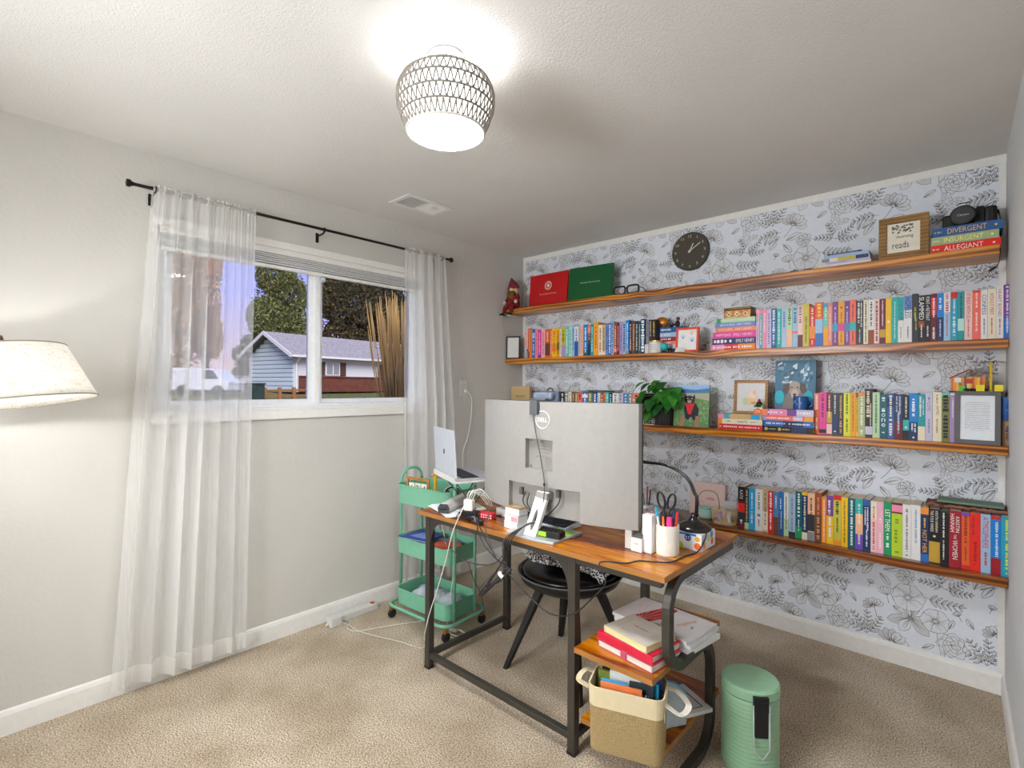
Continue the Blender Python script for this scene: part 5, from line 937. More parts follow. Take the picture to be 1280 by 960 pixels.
def fan(o,w,d,z):
    q=MB().poly([(-w*.28,-d*.35,z),(-w*.08,-d*.42,z),(w*.03,-d*.05,z),(w*.02,d*.4,z),(-w*.12,d*.42,z)]); q.build('printed_fan',im('#c4232b'),o)
    q=MB()
    for i in range(7):
        a=math.radians(45+i*13); b=V(-w*.17,-d*.38,z+.0004); e_=b+V(math.cos(a),math.sin(a),0)*d*.62; n=V(-math.sin(a),math.cos(a),0)*.0012; q.poly([b-n,e_-n,e_+n,b+n])
    q.build('printed_ray',im('#f4c9c4'),o)
    q=MB(); put_text(q,'together',(w*.27,d*.08,z),V(.35,1,0),V(-1,.35,0),d*.42,.03,True); q.build('lettering',im('#e07a2a'),o)
    q=MB(); put_text(q,'2023',(w*.1,-d*.22,z),V(.6,1,0),V(-1,.6,0),d*.3,.022,True); q.build('lettering',im('#3f7a4a'),o); q=MB().poly([(w*.34,-d*.02,z),(w*.37,d*.0,z),(w*.36,d*.06,z)]).poly([(w*.36,-d*.05,z),(w*.39,-d*.03,z),(w*.37,0,z)]); q.build('printed_bird',im('#2a8f9a'),o)
pad('white spiral pad under the red-fan pad on the desk side shelf',c+V(.012,-.004,0),a4-2,w4,d4,zs3,.018)
pad('thin white spiral pad, middle of the three on the side shelf',c+V(.006,.004,0),a4+2,w4,d4,zs3+.020,.014)
pad('white spiral pad printed with a red fan and orange lettering on the side shelf',c,a4,w4,d4,zs3+.036,.011,fan)
# low shelf: pad
P=slab_pts([(838,892),(862,912),(884,884),(866,866)],.17)
pad('white spiral pad with dark border lying on the low shelf behind the burlap basket',(1.93,-1.33),62,.26,.18,.151,.012,lambda o,w,d,z:MB().box((-w*.4,-d*.38,z),(w*.4,-d*.36,z+.0003)).box((-w*.4,d*.3,z),(w*.4,d*.32,z+.0003)).box((-w*.4,-d*.36,z),(-w*.38,d*.3,z+.0003)).box((w*.38,-d*.36,z),(w*.4,d*.3,z+.0003)).build('printed_border',im('#2f3f55'),o))
# burlap basket
bk=thing('burlap_basket','burlap storage basket with a pale rim, full of booklets under the desk side shelf','basket',(1.925,-1.632,.151),20)
m_burl=mat('burlap','#b39a6c',rough=.95,mix=(260,.35,None),bump=(420,.9,.003)); m_rim=mat('cream_canvas','#d8c9a6',rough=.95,bump=(500,.5,.002))
def rrect(w,d,r,n=5):
    out=[]
    for cx_,cy_,a0 in ((w/2-r,d/2-r,0),(-w/2+r,d/2-r,90),(-w/2+r,-d/2+r,180),(w/2-r,-d/2+r,270)):
        for i in range(n+1): a=math.radians(a0+90*i/n); out.append((cx_+math.cos(a)*r,cy_+math.sin(a)*r))
    return out
def shell(mb,w,d,r,z0,z1,t,flare=1.0,bottom=True):
    O=rrect(w,d,r); I=rrect(w-2*t,d-2*t,max(r-t,.004)); n=len(O); f=flare
    k=len(mb.v)
    rings=[[(x,y,z0) for x,y in O],[(x*f,y*f,z1) for x,y in O],[(x*f,y*f,z1) for x,y in I],[(x,y,z0+t) for x,y in I]]
    for R_ in rings: mb.v+=[Vector(p) for p in R_]
    for j in range(3): mb.f+=[(k+j*n+i,k+j*n+(i+1)%n,k+(j+1)*n+(i+1)%n,k+(j+1)*n+i) for i in range(n)]; mb.m+=[mb.mi]*n
    if bottom: mb.f+=[tuple(range(k,k+n))[::-1],tuple(range(k+3*n,k+4*n))]; mb.m+=[mb.mi]*2
    return mb
BW,BD=.255,.155
shell(MB(),BW*.94,BD*.94,.03,0,.17,.004,1.03).build('basket_body',m_burl,bk); shell(MB(),BW*.975,BD*.975,.032,.15,.215,.005,1.02,False).build('canvas_rim',m_rim,bk)
MB().bar(spline([(BW*.49,-.04,.19),(BW*.49+.05,-.035,.165),(BW*.49+.07,.02,.17),(BW*.49+.03,.06,.185),(BW*.49,.05,.195)],5),.02,.003).build('canvas_handle',mat('handle_white','#e3ddd0',rough=.9),bk)
MB().bar(spline([(-BW*.49,.05,.195),(-BW*.49-.035,.045,.2),(-BW*.49-.05,0,.185),(-BW*.49,-.04,.19)],5),.02,.003).build('canvas_handle',m_rim,bk)
MB().box((BW*.49,-.06,.14),(BW*.49+.002,-.04,.17)).build('metal_tab',mat('tab_tan','#d8cba8',rough=.6),bk)
bkm=parent_mx(bk)
def inb(name,label,cat,x,y,w,h,t,col,ang=0,lean=0,group=None,z=0):
    p=bkm@V(x,y,.008+z); o=MB().box((-w/2,-t/2,0),(w/2,t/2,h)).build(name,mat('bk'+col,col,rough=.5),None); o.location=p; o.rotation_euler=(math.radians(lean),0,math.radians(20+ang)); tag(o,label,cat,group)
    q=MB(); squiggle(q,(0,-t/2-.0006,h*.82),(1,0,0),(0,0,1),w*.6,.008); q.build('print',im('#f0f0ea'),o); return o
for a in ((-.02,-.03,.14,.215,.006,'#f0844a','orange booklet foremost in the burlap basket'),(-.045,-.022,.09,.222,.004,'#3f9fd4','bright blue booklet behind the orange one in the burlap basket'),(.045,-.008,.08,.225,.006,'#2f3a44','dark slate booklet with grey edge in the burlap basket'),(.0,.012,.13,.24,.014,'#e3e1dc','thick white pad rising out of the burlap basket'),(.07,.006,.06,.225,.006,'#1f8fae','teal booklet at the handle end of the burlap basket'),(.08,.03,.05,.235,.006,'#1c3fae','royal blue booklet deep in the burlap basket'),(-.085,.025,.05,.225,.008,'#7f8a3a','olive green booklet in the far corner of the burlap basket'),(-.06,.045,.08,.225,.01,'#23211f','black booklet at the back of the burlap basket')):
    inb('booklet',a[6],'booklet',a[0],a[1],a[2],a[3]-.01,a[4],a[5],ang=random.Random(a[6]).uniform(-6,6)*0,lean=0,group='booklets in the burlap basket')
bgm=mat('clear_blue_film','#d6e8f2',rough=.15,trans=.4,alpha=.8)
pb=thing('plastic_pouch','clear plastic pouch with a blue zip edge stuffed behind the burlap basket','pouch',(1.985,-1.50,.164),60); q=MB()
q.grid(lambda u,v:V((u-.5)*.2,.03*math.sin(PI*u)*math.sin(PI*v)+.006*noise.noise(V(u*8,v*8,3)),.17*v*(1-.35*(2*u-1)**2)),14,12); q.build('film',bgm,pb,smooth=True,solid=.003); MB().tube([((u-.5)*.2,.002,.17*(1-.35*(2*u-1)**2)) for u in [i/12 for i in range(13)]],.004,6).build('zip_edge',mat('zip_blue','#2a8fc0',rough=.4),pb,smooth=True)
# ------------------------------------------------------------------ monitor
CX,CY,MW,MH=1.468,-1.45,.815,.472; ZB=.842; RAD=1.0
mo=thing('monitor','large curved white computer monitor seen from behind on the desk','monitor',(CX,-1.5,DZ))
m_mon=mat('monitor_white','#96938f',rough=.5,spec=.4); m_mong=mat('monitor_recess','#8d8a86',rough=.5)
def mp(u,v,off=0):           # u,v in metres from the panel's lower left corner; the middle bows towards the camera
    x=u-MW/2; s_=MW/2; y=-((RAD**2-x*x)**.5-(RAD**2-s_*s_)**.5)
    return V(CX+x, CY+y-off, ZB+v)
def mpatch(mb,u0,u1,v0,v1,off0,off1,n=18):
    """a solid following the panel's curve between two offsets from it"""
    n=max(2,int(n*(u1-u0)/MW)+1); k=len(mb.v)
    for i in range(n+1):
        u=u0+(u1-u0)*i/n
        for v,o_ in ((v0,off0),(v1,off0),(v1,off1),(v0,off1)): mb.v.append(mp(u,v,o_))
    for i in range(n):
        for j in range(4): mb.f.append((k+i*4+j,k+i*4+(j+1)%4,k+i*4+4+(j+1)%4,k+i*4+4+j)); mb.m.append(mb.mi)
    mb.f+=[(k+3,k+2,k+1,k),tuple(k+n*4+j for j in range(4))]; mb.m+=[mb.mi]*2
    return mb
R1=(.215,.365,.265,.385)          # socket recess (u0,u1,v0,v1)
R2=(.105,.50,.0,.165)             # cable bay
R1=(.330,.476,.19,.315); R2=(.224,.600,.0,.122)
q=MB()
for a in ((0,R2[0],0,R2[3]),(R2[1],MW,0,R2[3]),(0,MW,R2[3],R1[2]),(0,R1[0],R1[2],R1[3]),(R1[1],MW,R1[2],R1[3]),(0,MW,R1[3],MH)): mpatch(q,*a,.004,.030)
q.build('back_shell',m_mon,mo,w=True)
mpatch(mpatch(MB(),R1[0]-.002,R1[1]+.002,R1[2]-.002,R1[3]+.002,.0035,.006),R2[0]-.002,R2[1]+.002,R2[2],R2[3]+.002,.0035,.0065).build('recessed_plate',m_mong,mo,w=True)
for u_,v_ in ((.294,.085),(.494,.10)): MB().cbox(mp(u_,v_,.014),(.016,.016,.03)).build('cable_plug',mat('plug_grey','#55534f',rough=.5),mo,w=True)
mpatch(MB(),.0,MW,-.002,MH+.002,-.006,.0032).build('screen_frame',black,mo,w=True)
mpatch(MB(),.012,MW-.012,.014,MH-.01,-.008,-.0061).build('display',mat('screen_black','#0b0c0e',rough=.15),mo,w=True)
q=MB()
for a,b in ((R1[0]+.012,R1[2]+.008),(R1[1]-.012,R1[2]+.008),(R1[0]+.012,R1[3]-.008),(R1[1]-.012,R1[3]-.008),((R1[0]+R1[1])/2,R1[3]-.01)): p=mp(a,b,.0062); q.cbox(p,(.009,.008,.007))
for i in range(7): p=mp(R1[0]+.045+i*.012,R1[2]+.05,.0062); q.cbox(p,(.005,.002,.004))
q.build('mount_hole',mat('hole_grey','#77746f',rough=.6),mo,w=True)
q=MB()
for i in range(4): p=mp((R1[0]+R1[1])/2+.012,R1[3]-.035-.014*i,.0064); squiggle(q,p,(1,0,0),(0,0,1),.06,.003)
q.build('rating_print',im('#b3afa8'),mo,w=True)
# round raised emblem
cc=mp(.425,.398,.0303); q=MB().tube([cc+V(.036*math.cos(a),-.0003,.036*math.sin(a)) for a in [2*PI*i/40 for i in range(40)]],.0018,6,closed=True); put_text(q,'DELL',cc+V(0,-.0012,0),(1,0,0),(0,0,1),.05,.017,True)
q.build('emblem',mat('emblem_silver','#ffffff',rough=.25),mo,w=True)
# stand
bp_=[]; n=14
bx0_,bx1_,by0_,by1_=1.352,1.602,-1.640,-1.44
P=[(bx0_+(bx1_-bx0_)*i/n, by0_-.018*math.sin(PI*i/n)) for i in range(n+1)]+[(bx1_,by1_),(bx0_,by1_)]
MB().prism([(a,b,DZ+.0005) for a,b in P],(0,0,.010)).build('stand_base',mat('stand_silver','#b9bcc0',rough=.3,metal=.3),mo,w=True,bev=.002)
f0=V(1.476,-1.635,DZ+.011); f1=V(1.497,-1.575,.948); wv=.030
q=MB(); d=(f1-f0); sd=V(1,.05,0).normalized(); th=d.cross(sd).normalized()*.016
hole=[]
for i in range(16): a=2*PI*i/16; hole.append(f0+d*(.36+.16*math.sin(a)*1.5)+sd*(.009*math.cos(a)))
outer=[f0-sd*wv+d*0,f0+sd*wv,f0+sd*wv*.95+d*1,f0-sd*wv*.95+d*1]
def ringplate(mb,outer,hole,dv):
    k=len(mb.v); H_=len(hole); mb.v+=[Vector(p) for p in outer]+[Vector(p) for p in hole]+[Vector(p)+dv for p in outer]+[Vector(p)+dv for p in hole]
    t=4+H_
    # hole points start at right (angle 0) going up; outer order: bottom-left, bottom-right, top-right, top-left
    corner={0:1,1:2,2:3,3:0}
    for o_ in (0,t):
        for s_ in range(4):
            c0=(1,2,3,0)[s_]; ids=[(H_//8*(2*s_-1)+j)%H_ for j in range(H_//4+1)]
            nx=(2,3,0,1)[s_]
            f=[k+o_+c0,k+o_+nx]+[k+o_+4+i for i in reversed(ids)]; mb.f.append(tuple(f if o_ else f[::-1])); mb.m.append(mb.mi)
    for i in range(4): mb.f.append((k+i,k+(i+1)%4,k+t+(i+1)%4,k+t+i)); mb.m.append(mb.mi)
    for i in range(H_): mb.f.append((k+4+i,k+t+4+i,k+t+4+(i+1)%H_,k+4+(i+1)%H_)); mb.m.append(mb.mi)
    return mb
ringplate(q,outer,hole,th if th.y>0 else -th).build('stand_post',mat('stand_white','#efeeec',rough=.35),mo,w=True)
MB().box((1.465,-1.585,.915),(1.525,-1.50,.945)).build('stand_neck',m_mon,mo,w=True,bev=.004)
# webcam clipped on the top edge
wc=thing('webcam','grey webcam clipped on top of the monitor with its cable hanging down the back','webcam',tuple(mp(.38,MH,0)))
wm=mat('webcam_grey','#55565a',rough=.4); p=mp(.382,MH,.032)
MB().box((p.x-.020,p.y-.010,p.z-.055),(p.x+.020,p.y+.0,p.z+.005)).build('clip_foot',wm,wc,w=True,bev=.003)
MB().box((p.x+.012,p.y-.006,p.z-.05),(p.x+.028,p.y+.0,p.z-.002)).build('clip_side',mat('webcam_dark','#2f3033',rough=.4),wc,w=True,bev=.002)
MB().box((p.x-.02,p.y-.004,p.z+.004),(p.x+.06,p.y+.05,p.z+.014)).build('clip_arm',wm,wc,w=True,bev=.003)
MB().box((p.x-.022,p.y+.012,p.z+.008),(p.x+.078,p.y+.05,p.z+.038)).build('camera_bar',mat('webcam_blue_grey','#6a7385',rough=.4),wc,w=True,bev=.010,seg=3)
MB().tube(spline([(p.x,p.y-.008,p.z-.053),(p.x+.02,p.y-.013,p.z-.13),(p.x+.05,p.y-.014,p.z-.24),(p.x+.068,p.y-.014,p.z-.34),(p.x+.065,p.y-.02,p.z-.42)],6),.0022,6).build('cable',mat('cable_grey','#4c4c4e',rough=.5),wc,w=True,smooth=True)
MB().cbox((p.x+.067,p.y-.014,p.z-.335),(.008,.006,.01)).build('cable_clip',black,wc,w=True)
# ------------------------------------------------------------------ laptop on its stand
ls=thing('laptop_stand','white folding laptop stand with a wire prop at the end of the desk','stand',(.97,-1.50,DZ))
TR=V(.975,-1.578,.932); ua=V(-.93,.37,0).normalized(); va=V(.37,.93,0).normalized()
def lp(a,b,c): return TR+ua*a+va*b+V(0,0,c)
def obox(mb,a0,a1,b0,b1,c0,c1): return mb.add([lp(a,b,c) for a in (a0,a1) for b in (b0,b1) for c in (c0,c1)],[(0,1,3,2),(4,6,7,5),(0,4,5,1),(2,3,7,6),(0,2,6,4),(1,5,7,3)])
obox(MB(),-.004,.322,-.014,.20,-.022,-.014).build('platform',white,ls,w=True); obox(MB(),-.004,.322,-.018,-.012,-.022,.004).build('front_lip',white,ls,w=True)
for a in (.03,.18): MB().tube([lp(a,.0,-.02),lp(a,.11,-.162)],.003,6).tube([lp(a,.18,-.02),lp(a,.08,-.162)],.003,6).build('prop',mat('wire_dark','#5a5a5c',rough=.4,metal=.7),ls,w=True)
obox(MB(),.02,.19,.03,.16,-.166,-.160).build('foot_plate',white,ls,w=True)
lt=thing('laptop','open silver laptop with a small emblem on its lid, raised on the white stand','laptop',tuple(lp(.15,.1,0)))
alu=mat('silver_alloy','#c3c7cf',rough=.35,metal=.5)
obox(MB(),0,.318,-.008,.21,-.0135,-.002).build('base',alu,lt,w=True,bev=.001)
obox(MB(),.015,.303,.03,.12,-.0018,-.0006).build('keyboard_area',mat('key_black','#26272a',rough=.6),lt,w=True)
MB().add([lp(a,b+(c*-.06),c) for a in (0,.318) for b in (-.008,-.002) for c in (0,.23)],[(0,1,3,2),(4,6,7,5),(0,4,5,1),(2,3,7,6),(0,2,6,4),(1,5,7,3)]).build('lid',mat('silver_lid','#c9ced8',rough=.4,metal=.25),lt,w=True)
cc=lp(.158,-.0085-.115*.06,.115); N=va*-1
q=MB(); q.poly([cc+ua*(math.cos(a)*.012*(1-.15*(math.sin(a)>.8)))+V(0,0,math.sin(a)*.014)-va*.0004 for a in [2*PI*i/18 for i in range(18)] if not (math.pi-.35<a<math.pi+.35)]).poly([cc+V(0,0,.016)-va*.0004,cc+ua*-.006+V(0,0,.019)-va*.0004,cc+ua*-.007+V(0,0,.024)-va*.0004,cc+ua*-.001+V(0,0,.021)-va*.0004]).build('emblem',mat('emblem_dark','#6f747c',rough=.2,metal=.6),lt,w=True)
# ------------------------------------------------------------------ small things on the desk
def bxt(name,label,cat,c,ang,w,d,h,m,z=DZ+.0006,bev=.002,group=None):
    o=thing(name,label,cat,(c[0],c[1],z),ang,group=group); MB().box((-w/2,-d/2,0),(w/2,d/2,h)).build('casing',m,o,bev=bev); return o
pp=thing('paper_stack','loose white papers lying at the window end of the desk','papers',(.90,-1.52,DZ+.0006),-24); MB().box((-.14,-.09,0),(.14,.09,.003)).build('sheet',mat('paper_white','#e9ebef',rough=.8),pp); MB().box((-.12,-.1,.0032),(.15,.075,.005),rotm('Z',6)).build('sheet',mat('paper_white'),pp)
A_=at('z',.80,555,634); B_=at('z',.82,590,611); dv=(B_-A_); 
dv=V(dv.x,dv.y,0).normalized(); A_=V(A_.x,A_.y,DZ+.008); ang=math.degrees(math.atan2(dv.y,dv.x))
sc_=thing('document_scanner','long white wand scanner with a dark end resting on the papers','scanner',tuple(A_),ang)
MB().prism([(0,-.026,0),(0,.026,0),(0,.03,.022),(0,.018,.044),(0,-.018,.044),(0,-.03,.022)],(.27,0,0)).build('scanner_body',white,sc_,bev=.003); MB().prism([(-.008,-.026,.001),(-.008,.026,.001),(-.008,.03,.022),(-.008,.018,.043),(-.008,-.018,.043),(-.008,-.03,.022)],(.008,0,0)).build('end_cap',mat('cap_grey','#3a3b3e',rough=.4),sc_,bev=.001)
MB().box((-.009,-.018,.016),(-.0075,.018,.022)).build('slot',black,sc_)
hub=bxt('cable_hub','black charging hub with plugs under the white charger cube','charger',(1.075,-1.585),20,.075,.05,.034,black)
chc=bxt('charger_cube','glossy white charger cube with cables standing on the black hub','charger',(1.072,-1.590),18,.048,.030,.052,mat('charger_white','#eeebdf',rough=.25),z=DZ+.0355,bev=.006)
cw_=mat('cable_white','#dedbd2',rough=.5); cb_=mat('cable_black','#1d1c1e',rough=.45)
for k in range(4):
    q=MB().tube(spline([(1.05+.012*k,-1.585,DZ+.087),(1.055+.02*k,-1.57,DZ+.12+.006*k),(1.09+.02*k,-1.54,DZ+.10),(1.10+.012*k,-1.50,DZ+.05)],6),.002,6); q.build('cable',cw_,chc,w=True,smooth=True)
tag(MB().tube([(-.012,0,0),(.012,0,0)],.001,4).build('x',cw_),'','') if 0 else None
rd=bxt('dotted_packet','red packet with white dots next to the white charger cube','packet',(1.135,-1.535),12,.075,.04,.028,mat('packet_red','#c9202c',rough=.5))
q=MB()
for i in range(6):
    for j in range(2): q.poly([(-.031+.0125*i+.0035*math.cos(a),-.0206,.009+.011*j+.0035*math.sin(a)) for a in [2*PI*k/8 for k in range(8)]])
q.build('white_dot',im('#f2eeee'),rd)
gr=thing('usb_adapter','grey cylindrical adapter with black plug lying in front of the dotted packet','adapter',(1.145,-1.62,DZ+.012),-18); MB().lathe([(0,0),(.011,0),(.011,.06),(0,.06)],16,(-.03,0,0),rotm('Y',90)).build('adapter_body',mat('adapter_grey','#7a8494',rough=.35,metal=.3),gr,smooth=False); MB().box((.03,-.012,-.011),(.062,.012,.008)).build('plug',black,gr,bev=.002)
lb=bxt('long_white_box','low long white box behind the small stacked boxes on the desk','box',(1.20,-1.44),-4,.16,.05,.036,white); MB().box((-.02,-.024,.036),(.078,.022,.040)).build('keypad_tray',mat('keypad_grey','#5a5c58',rough=.6),lb)
cxs,cys=1.335,-1.56
for k,(w_,d_,h_,c_,lbl) in enumerate(((.088,.06,.030,'#e6e3de','white card box, lowest of the three by the monitor stand'),(.084,.058,.028,'#e9e0dc','white card box with pink print, middle of the three by the monitor stand'),(.082,.056,.028,'#e8e6e2','white box with cardboard lid, highest of the three by the monitor stand'))):
    o=bxt('small_box',lbl,'box',(cxs+.002*k,cys),-8+3*k,w_,d_,h_,mat('cardbox%d'%k,c_,rough=.6),z=DZ+.0006+.0305*k,bev=.001,group='small boxes by the monitor stand')
    if k==2: MB().box((-w_/2,-d_/2,h_),(w_/2,d_/2,h_+.004)).build('cardboard_lid',mat('cardboard','#a9814f',rough=.8),o); MB().box((-.015,-.015,h_+.004),(.02,.012,h_+.0045)).build('sticker',im('#8f9aa6'),o)
    if k==1: MB().box((.0,-d_/2-.0006,.004),(w_/2-.004,-d_/2,h_-.004)).build('pink_print',im('#e89aa6'),o)
kb=thing('keyboard','white framed keyboard with dark keys lying behind the monitor stand','keyboard',(1.355,-1.405,DZ+.0006),0)
MB().prism([(-.175,-.062,0),(-.175,.062,0),(-.175,.062,.026),(-.175,-.062,.014)],(.35,0,0)).build('keyboard_case',mat('kb_white','#dfe3ea',rough=.4),kb,bev=.003)
q=[]
for i in range(15):
    for j in range(5):
        y0=-.056+.0225*j; z0=.0145+.0021*j+.0005; MB().box((-.168+.0225*i,y0,z0),(-.168+.0225*i+.0195,y0+.0195,z0+.007)).build('key',mat('key_navy','#2b2f3c',rough=.5),kb) if i>6 else q.append((i,y0,z0))
m_=MB(); [m_.box((-.168+.0225*i,y0,z0),(-.168+.0225*i+.0195,y0+.0195,z0+.007)) for i,y0,z0 in q]; m_.build('keys_rest',mat('key_navy'),kb,kind='stuff')
bt_=thing('battery_pack','black ribbed battery pack with a lime green label on the monitor base','battery',(1.545,-1.585,DZ+.0115),8)
MB().box((-.055,-.025,0),(.055,.025,.026)).build('casing',black,bt_,bev=.004); 
for i in range(7): MB().box((-.045+.014*i,-.022,.026),(-.045+.014*i+.007,.022,.029)).build('rib',dark,bt_)
MB().box((-.056,-.0262,.004),(-.006,-.025,.022)).build('lime_label',im('#9fd61e'),bt_)
grn=MB().box((-.07,-.03,0),(.07,.03,.0012)).build('green_card',mat('card_green','#a6d46a',rough=.6)); grn.location=(1.53,-1.505,DZ+.0112); tag(grn,'pale green card lying flat on the monitor base behind the battery pack','card')
# white boxes by the pencil cup
def up(name,label,pa,pb,pyb,pyt,y,d,m,group=None):
    x0,x1=X(pa,pyb,y),X(pb,pyb,y); h=at('y',y,(pa+pb)/2,pyt).z-DZ; o=thing(name,label,'box',((x0+x1)/2,y+d/2,DZ+.0006)); MB().box((-(x1-x0)/2,-d/2,0),((x1-x0)/2,d/2,h)).build('casing',m,o,bev=.002); return o,(x1-x0),h
up('white_box','narrow white box behind the dark-topped dispenser on the desk',781,789.5,688,661,-1.475,.03,white)
o,w_,h_=up('tape_dispenser','short white dispenser with a dark top leaning by the tall white box',788.5,802,691,673,-1.49,.03,mat('disp_cream','#e9e5dc',rough=.5))
MB().prism([(-w_/2+.002,-.012,h_),(w_/2-.002,-.012,h_),(w_/2-.005,.012,h_+.032),(-w_/2+.004,.012,h_+.032)],(0,.003,0)).build('dark_flap',mat('flap_dark','#3a3733',rough=.5),o)
q=MB(); squiggle(q,(0,-.0156,h_*.6),(1,0,0),(0,0,1),w_*.5,.006); q.build('print',im('#aaa59a'),o)
up('white_box','tall slim white box touching the pencil cup',802.5,814.5,691,644,-1.475,.035,mat('tall_white','#e8e6e6',rough=.4))
# pencil cup with contents
pcx,pcy,pr_=1.965,-1.425,.042
cup=thing('pencil_cup','white hammered pencil cup holding scissors and pens on the desk','cup',(pcx,pcy,DZ+.0006))
q=MB(); n=40
prof=[(.0,0)]+[(.94+.0*i,0.0+.0*i) for i in range(1)]
vs=[]
rows=[(pr_*.96,0),(pr_,.004)]+[(pr_,.004+.0102*i) for i in range(1,10)]+[(pr_,.108),(pr_-.004,.108),(pr_-.005,.01)]
for j,(r_,z_) in enumerate(rows):
    for k in range(n):
        a=2*PI*k/n; rr=r_+(.0016*noise.noise(V(math.cos(a)*4,math.sin(a)*4,z_*90)) if 1<j<len(rows)-3 else 0); q.v.append(V(math.cos(a)*rr,math.sin(a)*rr,z_))
q.f=[(j*n+k,j*n+(k+1)%n,(j+1)*n+(k+1)%n,(j+1)*n+k) for j in range(len(rows)-1) for k in range(n)]+[tuple(range(n))[::-1],tuple(range((len(rows)-1)*n,len(rows)*n))]; q.m=[0]*len(q.f)
q.build('cup_body',mat('ceramic_white','#e7e3d8',rough=.35),cup)
sc=thing('scissors','black handled scissors standing handles up in the white pencil cup','scissors',(pcx-.005,pcy,DZ+.014))
for s_ in (-1,1):
    c=V(s_*.020,0,.178); MB().tube([c+rotm('Y',s_*14)@V(.014*math.cos(a),0,.03*math.sin(a)) for a in [2*PI*i/20 for i in range(20)]],.0042,8,closed=True).build('finger_loop',black,sc,smooth=True)
    MB().tube([(s_*.012,0,.15),(s_*.006,0,.12),(-s_*.003,0,.085)],[.005,.006,.005],8).build('shank',black,sc,smooth=True)
    MB().prism([(-s_*.006,s_*.001,.09),(s_*.004,s_*.001,.09),(s_*.004,s_*.001,.0)],(0,.0012,0)).build('blade',alu,sc)
def pen(label,x,y,dx,dy,h,col,cap,name='pen',r=.0045):
    o=thing(name,label,'pen',(pcx+x,pcy+y,DZ+.012)); d=V(dx,dy,h); MB().tube([(0,0,0),tuple(d*.78)],r,8).build('barrel',mat('pen'+col,col,rough=.35),o); MB().tube([tuple(d*.78),tuple(d)],[r*1.15,r*.9],8).build('cap',mat('pen'+cap,cap,rough=.35),o); return o
pen('white toothbrush-like marker with a turquoise tip leaning out of the pencil cup',-.012,-.012,-.022,-.012,.160,'#dfe9ef','#2aa6c0',r=.005)
pen('fat hot pink highlighter in the pencil cup',.012,-.014,.006,-.008,.128,'#f02a86','#f4408f',r=.010)
pen('orange and white pen in front of the scissors in the pencil cup',0,-.022,-.004,-.006,.128,'#efe6dc','#f07a2a')
pen('red pen at the lamp side of the pencil cup',.02,.0,.016,.004,.145,'#e0351f','#d42a1a')
pen('navy pen behind the highlighter in the pencil cup',.008,.012,.008,.01,.15,'#24335c','#2f4a86')
pen('dark violet pen behind the white marker in the pencil cup',-.02,.006,-.01,.004,.135,'#3a2f4a','#4a3a6a')
# patterned box and desk lamp
pbx=thing('tissue_box','white box with orange, lime and blue print under the desk lamp','box',(2.005,-1.262,DZ+.0006),0)
wq,dq,hq=.095,.13,.062
MB().box((-wq/2,-dq/2,0),(wq/2,dq/2,hq)).build('carton',mat('carton_white','#e9e9ec',rough=.5),pbx,bev=.001)
def disc(t,name,c,r,X_,Z_,col,k):
    c=Vector(c); X_=Vector(X_); Z_=Vector(Z_); MB().poly([c+X_*(r*math.cos(a))+Z_*(r*math.sin(a)) for a in [2*PI*i/16 for i in range(16)]]).build(name,im(col),t)
yf=-dq/2
for i,(a,b,r_,c_) in enumerate(((-.035,.013,.0125,'#b6d433'),(.033,.018,.0135,'#ee6a2a'),(-.005,.045,.013,'#1b3c7c'),(.032,.045,.010,'#e8b23a'))): disc(pbx,'printed_dot',(a,yf-.0006-.0002*i,b),r_,(1,0,0),(0,0,1),c_,0)
q=MB(); squiggle(q,(-.005,yf-.0014,.048),(1,0,0),(0,0,1),.018,.005); squiggle(q,(-.005,yf-.0014,.041),(1,0,0),(0,0,1),.018,.004); q.build('print',im('#eef2fa'),pbx)
MB().box((-wq/2,yf-.0008,.054),(wq/2-.02,yf-.0002,.0615)).build('printed_stripe',im('#2f7fd0'),pbx)
for i,(a,b,c_) in enumerate(((-.04,.02,'#f08a3a'),(0,.04,'#b9d94a'),(.035,.022,'#ee5a3a'),(.03,.048,'#3a8fd0'))): disc(pbx,'printed_dot',(wq/2+.0006,a,b),.013,(0,1,0),(0,0,1),c_,0)
lx,ly,lz=1.995,-1.262,DZ+hq+.0012
dl=thing('desk_lamp','black gooseneck desk lamp standing on the printed box and arching behind the monitor','lamp',(lx,ly,lz))
MB().lathe([(0,0),(.062,0),(.066,.006),(.064,.014),(.045,.024),(.022,.032),(.012,.05),(.009,.062),(0,.062)],36).build('lamp_base',mat('lamp_black','#141414',rough=.25,coat=.3),dl,smooth=True)
nk=[V(0.012,0,.06),V(.012,0,.15)]
tip=at('y',-1.24,803,577)-V(lx,ly,lz); m1=at('y',-1.25,862,608)-V(lx,ly,lz); m2=at('y',-1.245,842,585)-V(lx,ly,lz)
for k in (-1,1): MB().tube(spline([V(.010+k*.003,0,.05),V(.012+k*.003,0,.12),*[at('y',-1.255,a_,b_)-V(lx,ly,lz)+V(k*.003,0,k*.001) for a_,b_ in ((868,616),(862,602),(850,590),(830,581))],tip+V(0,0,k*.003),tip+V(-.16,.02,.012+k*.003)],8),.0042,8).build('gooseneck',mat('lamp_black'),dl,smooth=True)
MB().lathe([(.012,0),(.03,-.02),(.04,-.05),(.038,-.05),(.026,-.02),(0,-.004)],20,tip+V(-.17,.02,.012)).build('lamp_head',mat('lamp_black'),dl,smooth=True)
